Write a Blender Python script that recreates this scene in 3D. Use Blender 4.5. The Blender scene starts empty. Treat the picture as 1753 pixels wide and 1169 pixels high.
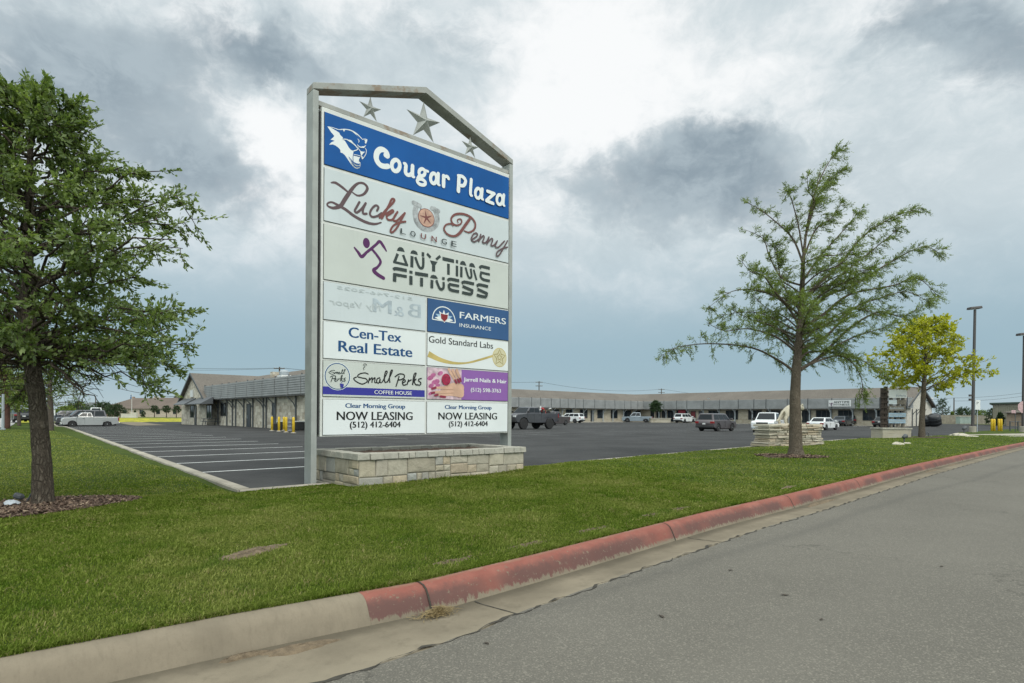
import bpy, math, random
import numpy as np
from mathutils import Vector, Matrix

SC = bpy.context.scene
COL = SC.collection
R = math.radians
# ------------------------------------------------------------------ camera
CAM_H = 1.3
ROLL = R(0.35)
cam_data = bpy.data.cameras.new("camera")
cam = bpy.data.objects.new("camera", cam_data)
COL.objects.link(cam)
cam_data.sensor_width = 36.0
cam_data.lens = 36.0 * 1000.0 / 1753.0
cam_data.shift_y = 125.5 / 1753.0
cam_data.clip_start = 0.05
cam_data.clip_end = 6000.0
cam.matrix_world = Matrix.Translation((0, 0, CAM_H)) @ Matrix.Rotation(R(90), 4, 'X') @ Matrix.Rotation(ROLL, 4, 'Z')
SC.camera = cam
SC.view_settings.view_transform = 'Standard'
SC.view_settings.look = 'None'
SC.view_settings.exposure = 0.06
SC.view_settings.gamma = 1.0
SC.render.film_transparent = False

# ------------------------------------------------------------------ node helper
class NT:
    def __init__(s, tree):
        s.t = tree
    def n(s, typ, **kw):
        nd = s.t.nodes.new(typ)
        for k, v in kw.items():
            setattr(nd, k, v)
        return nd
    def put(s, sock, v):
        if v is None:
            return
        if isinstance(v, bpy.types.NodeSocket):
            s.t.links.new(v, sock)
        else:
            if sock.type == 'RGBA' and len(v) == 3:
                v = (*v, 1.0)
            sock.default_value = v
    def m(s, op, a, b=None, c=None, clamp=False):
        nd = s.n('ShaderNodeMath', operation=op, use_clamp=clamp)
        s.put(nd.inputs[0], a); s.put(nd.inputs[1], b); s.put(nd.inputs[2], c)
        return nd.outputs[0]
    def vm(s, op, a, b=None, out=0):
        nd = s.n('ShaderNodeVectorMath', operation=op)
        s.put(nd.inputs[0], a)
        if b is not None:
            if op == 'SCALE':
                s.put(nd.inputs['Scale'], b)
            else:
                s.put(nd.inputs[1], b)
        return nd.outputs[out]
    def mix(s, f, a, b, blend='MIX'):
        nd = s.n('ShaderNodeMix', data_type='RGBA', blend_type=blend)
        s.put(nd.inputs[0], f); s.put(nd.inputs[6], a); s.put(nd.inputs[7], b)
        return nd.outputs[2]
    def ramp(s, f, x0, x1, y0=0.0, y1=1.0, smooth=True):
        nd = s.n('ShaderNodeMapRange', interpolation_type='SMOOTHSTEP' if smooth else 'LINEAR')
        s.put(nd.inputs[0], f)
        for i, v in enumerate((x0, x1, y0, y1)):
            s.put(nd.inputs[i + 1], v)
        return nd.outputs[0]
    def noise(s, vec, scale, detail=4, rough=0.55, dist=0.0, col=False, lac=2.0):
        nd = s.n('ShaderNodeTexNoise')
        s.put(nd.inputs['Vector'], vec)
        s.put(nd.inputs['Scale'], scale); s.put(nd.inputs['Detail'], detail)
        s.put(nd.inputs['Roughness'], rough); s.put(nd.inputs['Distortion'], dist)
        return nd.outputs['Color' if col else 'Fac']
    def sep(s, v):
        return s.n('ShaderNodeSeparateXYZ'), v

def sep(T, v):
    nd = T.n('ShaderNodeSeparateXYZ'); T.put(nd.inputs[0], v)
    return nd.outputs
def comb(T, x, y, z):
    nd = T.n('ShaderNodeCombineXYZ')
    for i, v in enumerate((x, y, z)):
        T.put(nd.inputs[i], v)
    return nd.outputs[0]

# ------------------------------------------------------------------ sun and overcast sky
SUN_DIR = Vector((0.45, -0.62, 0.80)).normalized()
sun_data = bpy.data.lights.new("sun", 'SUN')
sun_data.energy = 1.2
sun_data.angle = R(24)
sun_data.color = (1.0, 0.94, 0.85)
sun = bpy.data.objects.new("sun", sun_data)
COL.objects.link(sun)
sun.rotation_euler = SUN_DIR.to_track_quat('Z', 'Y').to_euler()

world = bpy.data.worlds.new("World")
SC.world = world
world.use_nodes = True
wt = world.node_tree
wt.nodes.clear()
T = NT(wt)
d = T.n('ShaderNodeTexCoord').outputs['Generated']
sky = T.n('ShaderNodeTexSky', sky_type='NISHITA')
sky.sun_disc = False
sky.sun_elevation = math.asin(SUN_DIR.z)
sky.sun_rotation = math.atan2(SUN_DIR.x, SUN_DIR.y)
clear = T.vm('SCALE', sky.outputs[0], 0.08)
dx, dy, dz = sep(T, d)[:3]
dw = T.vm('SUBTRACT', T.noise(d, 4.0, 5, 0.6, col=True), (0.5, 0.5, 0.5))
dwf = T.vm('SUBTRACT', T.noise(d, 14.0, 6, 0.62, col=True), (0.5, 0.5, 0.5))
warp = T.vm('ADD', T.vm('SCALE', dw, 0.16), T.vm('SCALE', dwf, 0.095))
dd = T.vm('ADD', d, warp)
ex, ey, ez = sep(T, dd)[:3]
inv = T.m('DIVIDE', 1.0, T.m('MAXIMUM', T.m('ABSOLUTE', ey), 0.02))
qx = T.m('MULTIPLY', ex, inv)
qz = T.m('MULTIPLY', ez, inv)
def blob(cx, cy, rx, ry, amp, tilt=0.0):
    """cloud mass towards one compass bearing and height, in slopes x/y and z/y"""
    ax = T.m('SUBTRACT', qx, cx); az = T.m('SUBTRACT', qz, cy)
    if tilt:
        az = T.m('SUBTRACT', az, T.m('MULTIPLY', ax, tilt))
    u = T.m('POWER', T.m('DIVIDE', ax, rx), 2.0)
    v = T.m('POWER', T.m('DIVIDE', az, ry), 2.0)
    return T.m('MULTIPLY', T.m('EXPONENT', T.m('MULTIPLY', T.m('ADD', u, v), -1.0)), amp)
def total(bl):
    a = bl[0]
    for b in bl[1:]:
        a = T.m('ADD', a, b)
    return a
dark = total([
    blob(0.36, 0.42, 0.15, 0.085, 0.95), blob(0.34, 0.49, 0.09, 0.06, 0.55), blob(0.17, 0.41, 0.14, 0.06, 0.62), blob(0.30, 0.35, 0.18, 0.05, 0.35),
    blob(0.84, 0.64, 0.16, 0.11, 0.85), blob(0.70, 0.68, 0.10, 0.05, 0.4),
    blob(-0.68, 0.63, 0.26, 0.10, 0.75), blob(-0.66, 0.50, 0.18, 0.09, 0.50, -0.25), blob(-0.40, 0.615, 0.13, 0.045, 0.85, -0.45), blob(-0.85, 0.50, 0.12, 0.2, 0.35),
    blob(-0.47, 0.385, 0.13, 0.055, 0.62), blob(-0.56, 0.44, 0.14, 0.05, 0.45), blob(-0.10, 0.64, 0.17, 0.07, 0.50), blob(-0.30, 0.30, 0.16, 0.05, 0.25),
    blob(0.62, 0.28, 0.30, 0.12, 0.22), blob(0.10, 0.55, 0.06, 0.04, 0.22), blob(0.62, 0.45, 0.2, 0.08, 0.15)])
bright = total([
    blob(0.15, 0.64, 0.15, 0.14, 1.15), blob(0.06, 0.50, 0.14, 0.05, 0.8), blob(-0.48, 0.52, 0.10, 0.045, 0.6, -0.5), blob(0.45, 0.59, 0.20, 0.08, 0.6),
    blob(0.60, 0.72, 0.12, 0.06, 0.55), blob(-0.41, 0.45, 0.07, 0.12, 0.75), blob(-0.50, 0.70, 0.07, 0.06, 0.4), blob(-0.26, 0.68, 0.09, 0.05, 0.5), blob(-0.36, 0.36, 0.06, 0.07, 0.35),
    blob(0.06, 0.34, 0.07, 0.08, 0.45), blob(0.25, 0.20, 0.10, 0.035, 0.40), blob(0.12, 0.235, 0.10, 0.03, 0.35), blob(-0.55, 0.27, 0.14, 0.035, 0.30)])
nz = T.noise(T.vm('MULTIPLY', d, (1.0, 1.0, 1.9)), 3.0, 8, 0.58, 0.25)
nf = T.noise(T.vm('MULTIPLY', d, (1.0, 1.0, 1.7)), 9.0, 8, 0.62, 0.3)
n4 = T.noise(T.vm('ADD', T.vm('MULTIPLY', d, (1.0, 1.0, 1.5)), T.vm('SCALE', dw, 0.12)), 22.0, 8, 0.66, 0.5)
nn = T.m('ADD', T.m('ADD', T.m('MULTIPLY', T.m('SUBTRACT', nz, 0.5), 1.10), T.m('MULTIPLY', T.m('SUBTRACT', nf, 0.5), 1.15)), T.m('MULTIPLY', T.m('SUBTRACT', n4, 0.5), 1.05))
c_mid = (0.625, 0.705, 0.735)
c_dark = T.mix(T.ramp(T.m('ADD', nf, T.m('MULTIPLY', T.m('SUBTRACT', n4, 0.5), 0.7)), 0.30, 0.70), (0.285, 0.355, 0.405), (0.43, 0.51, 0.555))
c_bright = (0.97, 0.985, 0.985)
col = T.mix(T.ramp(T.m('SUBTRACT', bright, T.m('MULTIPLY', nn, 0.9)), -0.10, 0.95), c_mid, c_bright)
low = T.ramp(dz, 0.33, 0.09)                      # towards the horizon the overcast turns blue grey
col = T.mix(T.m('MULTIPLY', low, 0.95), col, (0.318, 0.462, 0.542))
dens = T.m('ADD', T.m('SUBTRACT', dark, T.m('MULTIPLY', bright, 0.25)), T.m('MULTIPLY', nn, 0.75))
col = T.mix(T.m('MULTIPLY', T.ramp(dens, 0.08, 0.98), T.ramp(dz, 0.05, 0.26)), col, c_dark)
col = T.mix(T.ramp(dz, 0.07, -0.01), col, (0.46, 0.57, 0.62))
up = T.ramp(dz, 0.60, 0.92, 0.0, 1.0)             # overcast is brightest overhead; extra gain added here and behind to light the sign
back = T.ramp(dy, 0.15, -0.55, 0.0, 1.0)
gu = T.vm('SCALE', (1.0, 0.94, 0.84), T.m('MULTIPLY', up, 1.75))
gb = T.vm('SCALE', (1.0, 0.94, 0.84), T.m('MULTIPLY', back, 1.5))
gain = T.vm('ADD', (1.0, 1.0, 1.0), T.vm('ADD', gu, gb))
col = T.vm('MULTIPLY', col, gain)
fin = T.mix(0.93, clear, col)
bg = T.n('ShaderNodeBackground')
T.put(bg.inputs[0], fin)
bg.inputs[1].default_value = 1.0
out = T.n('ShaderNodeOutputWorld')
wt.links.new(bg.outputs[0], out.inputs[0])

# ------------------------------------------------------------------ places: photo bearing -> ground point
PHI = R(41.2)                                     # the plaza is laid out along these two directions
E1 = Vector((math.cos(PHI), math.sin(PHI), 0))
E2 = Vector((-math.sin(PHI), math.cos(PHI), 0))
def g(x, y):                                      # the paved lot dips gently towards the right
    return (-0.25 * np.exp(-((x - 36) / 26) ** 2 - ((y - 62) / 28) ** 2)
            - 0.30 * np.exp(-((x + 49) / 11) ** 2 - ((y - 66) / 13) ** 2))
def uv(px, py):
    ax, ay = px - 876.5, py - 710.0
    c, s = math.cos(ROLL), math.sin(ROLL)
    return (ax * c + ay * s) / 1000.0, (-ax * s + ay * c) / 1000.0
def gp(px, py, dz=0.0):
    u, v = uv(px, py)
    z = dz
    for _ in range(8):
        y = (CAM_H - z) / max(v, 1e-4)
        z = float(g(u * y, y)) + dz
    return Vector((u * y, y, z))
def at(px, py, y):
    u, v = uv(px, py)
    return Vector((u * y, y, CAM_H - v * y))
def ee(p):
    return p.x * E1.x + p.y * E1.y, p.x * E2.x + p.y * E2.y
def we(a, b, z=0.0):
    return Vector((a * E1.x + b * E2.x, a * E1.y + b * E2.y, z))
def ray_e1(px, e1, z=None):
    """e2 at which the bearing px crosses the line e1 = const"""
    u, _ = uv(px, 705)
    # x = e1*E1x + e2*E2x ; y = e1*E1y + e2*E2y ; x = u y
    return (u * e1 * E1.y - e1 * E1.x) / (E2.x - u * E2.y)
def ray_e2(px, e2):
    u, _ = uv(px, 705)
    return (u * e2 * E2.y - e2 * E2.x) / (E1.x - u * E1.y)

# ------------------------------------------------------------------ materials
MATS = {}
def new_mat(name):
    m = bpy.data.materials.new(name)
    m.use_nodes = True
    t = m.node_tree
    b = t.nodes['Principled BSDF']
    return m, NT(t), b
def plain(name, col, rough=0.6, metal=0.0, var=0.0, vscale=6.0, bump=0.0, bscale=40.0, island=0.0, spec=None, coat=0.0):
    if name in MATS:
        return MATS[name]
    m, T, b = new_mat(name)
    tc = T.n('ShaderNodeTexCoord').outputs['Object']
    c = (*col, 1.0)
    csock = None
    if var:
        f = T.noise(tc, vscale, 6, 0.6)
        lo = tuple(x * (1 - var) for x in col); hi = tuple(min(1, x * (1 + var)) for x in col)
        csock = T.mix(T.ramp(f, 0.3, 0.7), lo, hi)
    if island:
        ri = T.n('ShaderNodeNewGeometry').outputs['Random Per Island']
        k = T.m('ADD', 1 - island, T.m('MULTIPLY', ri, 2 * island))
        csock = T.vm('SCALE', csock if csock is not None else col, k)
    if csock is not None:
        T.t.links.new(csock, b.inputs['Base Color'])
    else:
        b.inputs['Base Color'].default_value = c
    b.inputs['Roughness'].default_value = rough
    b.inputs['Metallic'].default_value = metal
    if spec is not None:
        b.inputs['Specular IOR Level'].default_value = spec
    if coat:
        b.inputs['Coat Weight'].default_value = coat
        b.inputs['Coat Roughness'].default_value = 0.08
    if bump:
        bn = T.n('ShaderNodeBump'); bn.inputs['Strength'].default_value = bump
        bn.inputs['Distance'].default_value = 0.02
        T.put(bn.inputs['Height'], T.noise(tc, bscale, 6, 0.65))
        T.t.links.new(bn.outputs[0], b.inputs['Normal'])
    MATS[name] = m
    return m

def leaf_mat(name, dark, light, trans=0.35):
    if name in MATS:
        return MATS[name]
    m, T, b = new_mat(name)
    T.t.nodes.remove(b)
    ri = T.n('ShaderNodeNewGeometry').outputs['Random Per Island']
    pos = T.n('ShaderNodeTexCoord').outputs['Object']
    f = T.m('ADD', T.m('MULTIPLY', ri, 0.6), T.m('MULTIPLY', T.ramp(T.noise(pos, 1.3, 3), 0.3, 0.7), 0.4))
    c = T.mix(f, dark, light)
    di = T.n('ShaderNodeBsdfDiffuse'); T.put(di.inputs[0], c)
    tr = T.n('ShaderNodeBsdfTranslucent'); T.put(tr.inputs[0], T.vm('MULTIPLY', c, (1.15, 1.25, 0.6)))
    gl = T.n('ShaderNodeBsdfGlossy'); gl.inputs['Roughness'].default_value = 0.45
    gl.inputs['Color'].default_value = (0.5, 0.55, 0.5, 1)
    mx = T.n('ShaderNodeMixShader'); mx.inputs[0].default_value = trans
    T.t.links.new(di.outputs[0], mx.inputs[1]); T.t.links.new(tr.outputs[0], mx.inputs[2])
    m2 = T.n('ShaderNodeMixShader'); m2.inputs[0].default_value = 0.06
    T.t.links.new(mx.outputs[0], m2.inputs[1]); T.t.links.new(gl.outputs[0], m2.inputs[2])
    o = [n for n in T.t.nodes if n.type == 'OUTPUT_MATERIAL'][0]
    T.t.links.new(m2.outputs[0], o.inputs[0])
    MATS[name] = m
    return m

# ------------------------------------------------------------------ mesh builder
class MB:
    def __init__(s):
        s.v = []; s.f = []; s.mi = []; s.cur = 0
    def add(s, vs, fs):
        o = len(s.v)
        s.v += [tuple(p) for p in vs]
        for f in fs:
            s.f.append([i + o for i in f]); s.mi.append(s.cur)
        return s
    def box(s, x0, x1, y0, y1, z0, z1, M=None):
        vs = [Vector(p) for p in ((x0, y0, z0), (x1, y0, z0), (x1, y1, z0), (x0, y1, z0), (x0, y0, z1), (x1, y0, z1), (x1, y1, z1), (x0, y1, z1))]
        if M is not None:
            vs = [M @ p for p in vs]
        return s.add(vs, [(0, 3, 2, 1), (4, 5, 6, 7), (0, 1, 5, 4), (1, 2, 6, 5), (2, 3, 7, 6), (3, 0, 4, 7)])
    def hexa(s, b, t):
        """b, t: four bottom and four top corners, counter-clockwise"""
        return s.add(list(b) + list(t), [(0, 3, 2, 1), (4, 5, 6, 7), (0, 1, 5, 4), (1, 2, 6, 5), (2, 3, 7, 6), (3, 0, 4, 7)])
    def tube(s, pts, rad, n=8, cap=True):
        pts = [Vector(p) for p in pts]
        if not hasattr(rad, '__len__'):
            rad = [rad] * len(pts)
        rings = []
        up = Vector((0, 0, 1))
        tan = (pts[1] - pts[0]).normalized()
        ref = up if abs(tan.z) < 0.9 else Vector((1, 0, 0))
        a = tan.cross(ref).normalized()
        vs = []
        for i, p in enumerate(pts):
            if i == 0: t = pts[1] - pts[0]
            elif i == len(pts) - 1: t = pts[-1] - pts[-2]
            else: t = pts[i + 1] - pts[i - 1]
            if t.length < 1e-9: t = tan
            t = t.normalized()
            a = (a - t * a.dot(t))
            a = a.normalized() if a.length > 1e-6 else t.orthogonal().normalized()
            b = t.cross(a)
            for k in range(n):
                w = 2 * math.pi * k / n
                vs.append(p + (a * math.cos(w) + b * math.sin(w)) * rad[i])
        fs = []
        for i in range(len(pts) - 1):
            for k in range(n):
                k2 = (k + 1) % n
                fs.append((i * n + k, i * n + k2, (i + 1) * n + k2, (i + 1) * n + k))
        if cap:
            fs.append(tuple(range(n - 1, -1, -1)))
            fs.append(tuple((len(pts) - 1) * n + k for k in range(n)))
        return s.add(vs, fs)
    def lathe(s, prof, n=20, M=None, cap=True):
        """prof: (radius, height) pairs, about local z"""
        vs = []
        for r, z in prof:
            for k in range(n):
                w = 2 * math.pi * k / n
                p = Vector((r * math.cos(w), r * math.sin(w), z))
                vs.append(M @ p if M is not None else p)
        fs = []
        for i in range(len(prof) - 1):
            for k in range(n):
                k2 = (k + 1) % n
                fs.append((i * n + k, i * n + k2, (i + 1) * n + k2, (i + 1) * n + k))
        if cap:
            fs.append(tuple(range(n - 1, -1, -1)))
            fs.append(tuple((len(prof) - 1) * n + k for k in range(n)))
        return s.add(vs, fs)
    def prism(s, poly, fn0, fn1):
        """poly 2D -> two caps mapped by fn0, fn1 and sides"""
        n = len(poly)
        vs = [fn0(*p) for p in poly] + [fn1(*p) for p in poly]
        fs = [tuple(range(n - 1, -1, -1)), tuple(range(n, 2 * n))]
        fs += [(i, (i + 1) % n, n + (i + 1) % n, n + i) for i in range(n)]
        return s.add(vs, fs)
    def build(s, name, mats, parent=None, smooth=False, bevel=0.0, seg=2, angle=40, **props):
        me = bpy.data.meshes.new(name)
        me.from_pydata(s.v, [], s.f)
        if not isinstance(mats, (list, tuple)):
            mats = [mats]
        for m in mats:
            me.materials.append(m)
        if len(mats) > 1:
            me.polygons.foreach_set('material_index', np.array(s.mi, dtype=np.int32))
        if smooth:
            me.polygons.foreach_set('use_smooth', np.ones(len(me.polygons), dtype=bool))
        me.update()
        o = bpy.data.objects.new(name, me)
        COL.objects.link(o)
        if parent is not None:
            o.parent = parent
        if bevel:
            bv = o.modifiers.new('bevel', 'BEVEL'); bv.width = bevel; bv.segments = seg
            bv.limit_method = 'ANGLE'; bv.angle_limit = R(angle)
        for k, v in props.items():
            if v is not None:
                o[k] = v
        return o

def np_mesh(name, verts, faces, mats, parent=None, smooth=False, **props):
    """fast mesh from arrays: faces (M,k)"""
    me = bpy.data.meshes.new(name)
    k = faces.shape[1]
    me.vertices.add(len(verts)); me.loops.add(faces.size); me.polygons.add(len(faces))
    me.vertices.foreach_set('co', np.asarray(verts, dtype=np.float32).ravel())
    me.loops.foreach_set('vertex_index', faces.astype(np.int32).ravel())
    me.polygons.foreach_set('loop_start', np.arange(0, faces.size, k, dtype=np.int32))
    me.polygons.foreach_set('loop_total', np.full(len(faces), k, dtype=np.int32))
    if smooth:
        me.polygons.foreach_set('use_smooth', np.ones(len(faces), dtype=bool))
    me.materials.append(mats)
    me.update(calc_edges=True)
    me.validate()
    o = bpy.data.objects.new(name, me)
    COL.objects.link(o)
    if parent is not None:
        o.parent = parent
    for kk, v in props.items():
        if v is not None:
            o[kk] = v
    return o

def thing(name, label, cat, loc=(0, 0, 0), rz=0.0, group=None):
    o = bpy.data.objects.new(name, None)
    o.empty_display_size = 0.3
    COL.objects.link(o)
    o.location = loc
    o.rotation_euler = (0, 0, rz)
    o['label'] = label; o['category'] = cat
    if group: o['group'] = group
    return o
def copy_thing(root, loc, rz, label, group=None):
    def cp(o, par):
        c = o.copy(); COL.objects.link(c)
        if par is not None: c.parent = par
        for ch in list(o.children):
            cp(ch, c)
        return c
    c = cp(root, None)
    c.location = loc; c.rotation_euler = (0, 0, rz); c['label'] = label
    if group: c['group'] = group
    return c
# ================================================================== the setting
rng = np.random.default_rng(7)
KB = np.array([(-40, 4.6), (-6, 4.25), (0.0, 4.07), (1.12, 4.0), (2.44, 3.86), (3.66, 3.93), (5.78, 4.10), (7.03, 4.2), (9.55, 4.29), (18.2, 4.79), (32.8, 5.38), (43.7, 5.8), (60, 6.0), (90, 5.5)])
LF = np.array([(-40, 10.0), (2.9, 10.0), (3.0, 10.08), (8.2, 10.2), (9.43, 10.37), (12.4, 11.0), (25.6, 12.2), (38.9, 13.2), (48.6, 13.4), (56, 12.7), (60, 12.0), (90, 11.5)])
def kb(a): return np.interp(a, KB[:, 0], KB[:, 1])
def lf(a): return np.interp(a, LF[:, 0], LF[:, 1])
def gw(a): return np.interp(a, [-5, 0.4, 1.3, 2.75, 4.5, 40], [1.02, 0.98, 0.93, 0.70, 0.66, 0.66])
def curb_e1(b): return 3.0 + 0.0235 * (np.asarray(b) - 10.0)
E1x, E1y, E2x, E2y = E1.x, E1.y, E2.x, E2.y
def exy(a, b): return a * E1x + b * E2x, a * E1y + b * E2y
def lawn_z(a, b):
    a = np.asarray(a, float); b = np.asarray(b, float)
    x, y = exy(a, b)
    k, f = kb(a), lf(a)
    t = np.clip((b - k) / (f - k), 0, 1)
    bump = 0.11 * 4 * t * (1 - t) * np.clip((a + 2) / 8, 0.35, 1) * np.where(b > f, 0, 1)
    tilt = 0.05 * t * np.clip((a - 5) / 3, 0, 1) * np.clip((13 - a) / 3, 0, 1)
    wav = 0.012 * np.sin(a * 1.7 + 0.6 * b) + 0.010 * np.sin(b * 2.3 - a * 0.7)
    return g(x, y) + 0.015 + bump + tilt + wav * np.clip((b - k) / 0.8, 0, 1)
def lz(a, b): return float(lawn_z(a, b))

def grid_obj(name, A, B, Z, mat, uvs=None, **props):
    """A,B,Z 2D arrays in plaza coordinates -> one sheet"""
    x, y = exy(A, B)
    v = np.stack([x, y, Z], -1).reshape(-1, 3)
    n, m = A.shape
    idx = np.arange(n * m).reshape(n, m)
    f = np.stack([idx[:-1, :-1], idx[1:, :-1], idx[1:, 1:], idx[:-1, 1:]], -1).reshape(-1, 4)
    # make the faces look up
    p = v[f[0]]
    if np.cross(p[1] - p[0], p[2] - p[0])[2] < 0:
        f = f[:, ::-1]
    o = np_mesh(name, v, f, mat, smooth=True, **props)
    if uvs is not None:
        ul = o.data.uv_layers.new(name='uv')
        uvf = uvs.reshape(-1, 2)[f.ravel()]
        ul.data.foreach_set('uv', uvf.astype(np.float32).ravel())
    return o

# ---- materials of the ground
def mat_asphalt(name, base, speck, rough, patch=0.12, bump=0.35, old=True):
    m, T, b = new_mat(name)
    p = T.n('ShaderNodeTexCoord').outputs['Object']
    big = T.noise(p, 0.35, 5, 0.6)
    mid = T.noise(p, 2.2, 5, 0.65)
    fine = T.noise(p, 95.0, 3, 0.7)
    vor = T.n('ShaderNodeTexVoronoi'); vor.inputs['Scale'].default_value = 110.0
    T.put(vor.inputs['Vector'], p)
    lo = tuple(c * (1 - patch) for c in base); hi = tuple(c * (1 + patch) for c in base)
    c = T.mix(T.ramp(big, 0.3, 0.7), lo, hi)
    c = T.mix(T.m('MULTIPLY', T.ramp(mid, 0.35, 0.75), 0.35), c, tuple(x * 1.14 for x in base))
    c = T.mix(T.m('MULTIPLY', T.ramp(fine, 0.54, 0.70), 0.75), c, speck)
    c = T.mix(T.m('MULTIPLY', T.ramp(fine, 0.44, 0.30), 0.75), c, tuple(x * 0.45 for x in base))
    rv = T.n('ShaderNodeSeparateColor'); T.put(rv.inputs[0], vor.outputs['Color'])
    c = T.mix(T.m('MULTIPLY', T.ramp(rv.outputs[0], 0.80, 0.95), 0.3), c, tuple(min(1, x * 1.5) for x in speck))
    if old:                                       # fine cracks and tyre-polished bands
        cr = T.n('ShaderNodeTexVoronoi', feature='DISTANCE_TO_EDGE'); cr.inputs['Scale'].default_value = 0.22
        T.put(cr.inputs['Vector'], T.vm('ADD', p, T.vm('SCALE', T.noise(p, 1.4, 5, col=True), 1.6)))
        c = T.mix(T.m('MULTIPLY', T.ramp(cr.outputs['Distance'], 0.0035, 0.0008), 0.6), c, tuple(x * 0.55 for x in base))
    if name == 'street_asphalt':                  # wheel lanes and the seam of the paver, along the street
        x, y, z = sep(T, p)[:3]
        acr = T.m('ADD', T.m('MULTIPLY', x, -math.sin(PHI)), T.m('MULTIPLY', y, math.cos(PHI)))
        acr = T.m('ADD', acr, T.m('MULTIPLY', T.m('SUBTRACT', T.noise(p, 0.15, 2), 0.5), 0.6))
        ln = T.m('ADD', T.m('EXPONENT', T.m('MULTIPLY', T.m('POWER', T.m('DIVIDE', T.m('SUBTRACT', acr, 1.6), 0.35), 2.0), -1.0)), T.m('EXPONENT', T.m('MULTIPLY', T.m('POWER', T.m('DIVIDE', T.m('SUBTRACT', acr, -0.1), 0.35), 2.0), -1.0)))
        c = T.mix(T.m('MULTIPLY', ln, 0.16), c, tuple(q * 1.45 for q in base))
        c = T.mix(T.m('MULTIPLY', T.m('EXPONENT', T.m('MULTIPLY', T.m('POWER', T.m('DIVIDE', T.m('SUBTRACT', acr, 3.15), 0.10), 2.0), -1.0)), 0.22), c, (0.05, 0.048, 0.045))
        oil = T.m('MULTIPLY', T.ramp(T.noise(p, 1.1, 4, 0.6), 0.66, 0.76), 0.35)
        c = T.mix(oil, c, tuple(q * 0.5 for q in base))
    T.t.links.new(c, b.inputs['Base Color'])
    b.inputs['Roughness'].default_value = rough
    b.inputs['Specular IOR Level'].default_value = 0.3 if old and name[0] == 's' else 0.12
    bn = T.n('ShaderNodeBump'); bn.inputs['Strength'].default_value = bump; bn.inputs['Distance'].default_value = 0.006
    T.put(bn.inputs['Height'], T.m('ADD', fine, T.m('MULTIPLY', rv.outputs[0], 0.5)))
    T.t.links.new(bn.outputs[0], b.inputs['Normal'])
    return m
M_street = mat_asphalt('street_asphalt', (0.115, 0.107, 0.091), (0.225, 0.207, 0.172), 0.88, 0.10)
M_lot = mat_asphalt('lot_asphalt', (0.043, 0.0435, 0.044), (0.085, 0.085, 0.085), 0.85, 0.34, 0.25)

def mat_grass():
    m, T, b = new_mat('lawn_grass')
    p = T.n('ShaderNodeTexCoord').outputs['Object']
    n1 = T.noise(p, 0.7, 5, 0.6); n2 = T.noise(p, 5.0, 5, 0.65); n3 = T.noise(T.vm('MULTIPLY', p, (1, 1, .2)), 60.0, 3, 0.7)
    c = T.mix(T.ramp(n1, 0.3, 0.7), (0.046, 0.074, 0.011), (0.080, 0.110, 0.020))
    c = T.mix(T.m('MULTIPLY', T.ramp(n2, 0.5, 0.78), 0.55), c, (0.105, 0.110, 0.036))
    c = T.mix(T.m('MULTIPLY', T.ramp(n3, 0.35, 0.7), 0.6), c, (0.020, 0.036, 0.006))
    T.t.links.new(c, b.inputs['Base Color'])
    b.inputs['Roughness'].default_value = 0.9
    b.inputs['Specular IOR Level'].default_value = 0.1
    bn = T.n('ShaderNodeBump'); bn.inputs['Strength'].default_value = 0.8; bn.inputs['Distance'].default_value = 0.03
    T.put(bn.inputs['Height'], T.m('ADD', n3, n2)); T.t.links.new(bn.outputs[0], b.inputs['Normal'])
    return m
M_grass = mat_grass()
def mat_field():
    m, T, b = new_mat('field_grass')
    p = T.n('ShaderNodeTexCoord').outputs['Object']
    n1 = T.noise(p, 0.05, 5, 0.6); n2 = T.noise(p, 0.6, 5, 0.7)
    c = T.mix(T.ramp(n1, 0.35, 0.65), (0.085, 0.115, 0.03), (0.13, 0.135, 0.05))
    x, y, z = sep(T, p)[:3]
    # the meadow of yellow flowers past the lot
    mask = T.m('MULTIPLY', T.m('MULTIPLY', T.ramp(x, -125, -105), T.ramp(x, -28, -40)), T.m('MULTIPLY', T.ramp(y, 60, 66), T.ramp(y, 165, 130)))
    c = T.mix(T.m('MULTIPLY', mask, T.ramp(n2, 0.42, 0.60)), c, (0.52, 0.47, 0.03))
    T.t.links.new(c, b.inputs['Base Color']); b.inputs['Roughness'].default_value = 0.95
    b.inputs['Specular IOR Level'].default_value = 0.1
    return m
M_field = mat_field()
def mat_concrete(name, base=(0.200, 0.170, 0.125), dirt=0.5):
    m, T, b = new_mat(name)
    p = T.n('ShaderNodeTexCoord').outputs['Object']
    n1 = T.noise(p, 1.1, 6, 0.65); n2 = T.noise(p, 9.0, 6, 0.7); n3 = T.noise(p, 120.0, 3, 0.7)
    c = T.mix(T.ramp(n1, 0.3, 0.72), tuple(x * 0.72 for x in base), tuple(min(1, x * 1.1) for x in base))
    c = T.mix(T.m('MULTIPLY', T.ramp(n2, 0.50, 0.75), dirt), c, tuple(x * 0.55 for x in base))
    c = T.mix(T.m('MULTIPLY', T.ramp(n3, 0.55, 0.75), 0.4), c, tuple(x * 0.6 for x in base))
    T.t.links.new(c, b.inputs['Base Color']); b.inputs['Roughness'].default_value = 0.9
    b.inputs['Specular IOR Level'].default_value = 0.2
    bn = T.n('ShaderNodeBump'); bn.inputs['Strength'].default_value = 0.35; bn.inputs['Distance'].default_value = 0.006
    T.put(bn.inputs['Height'], T.m('ADD', n3, n2)); T.t.links.new(bn.outputs[0], b.inputs['Normal'])
    return m
M_conc = mat_concrete('concrete')
M_walk = mat_concrete('pale_concrete', (0.36, 0.33, 0.275), 0.3)

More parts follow.
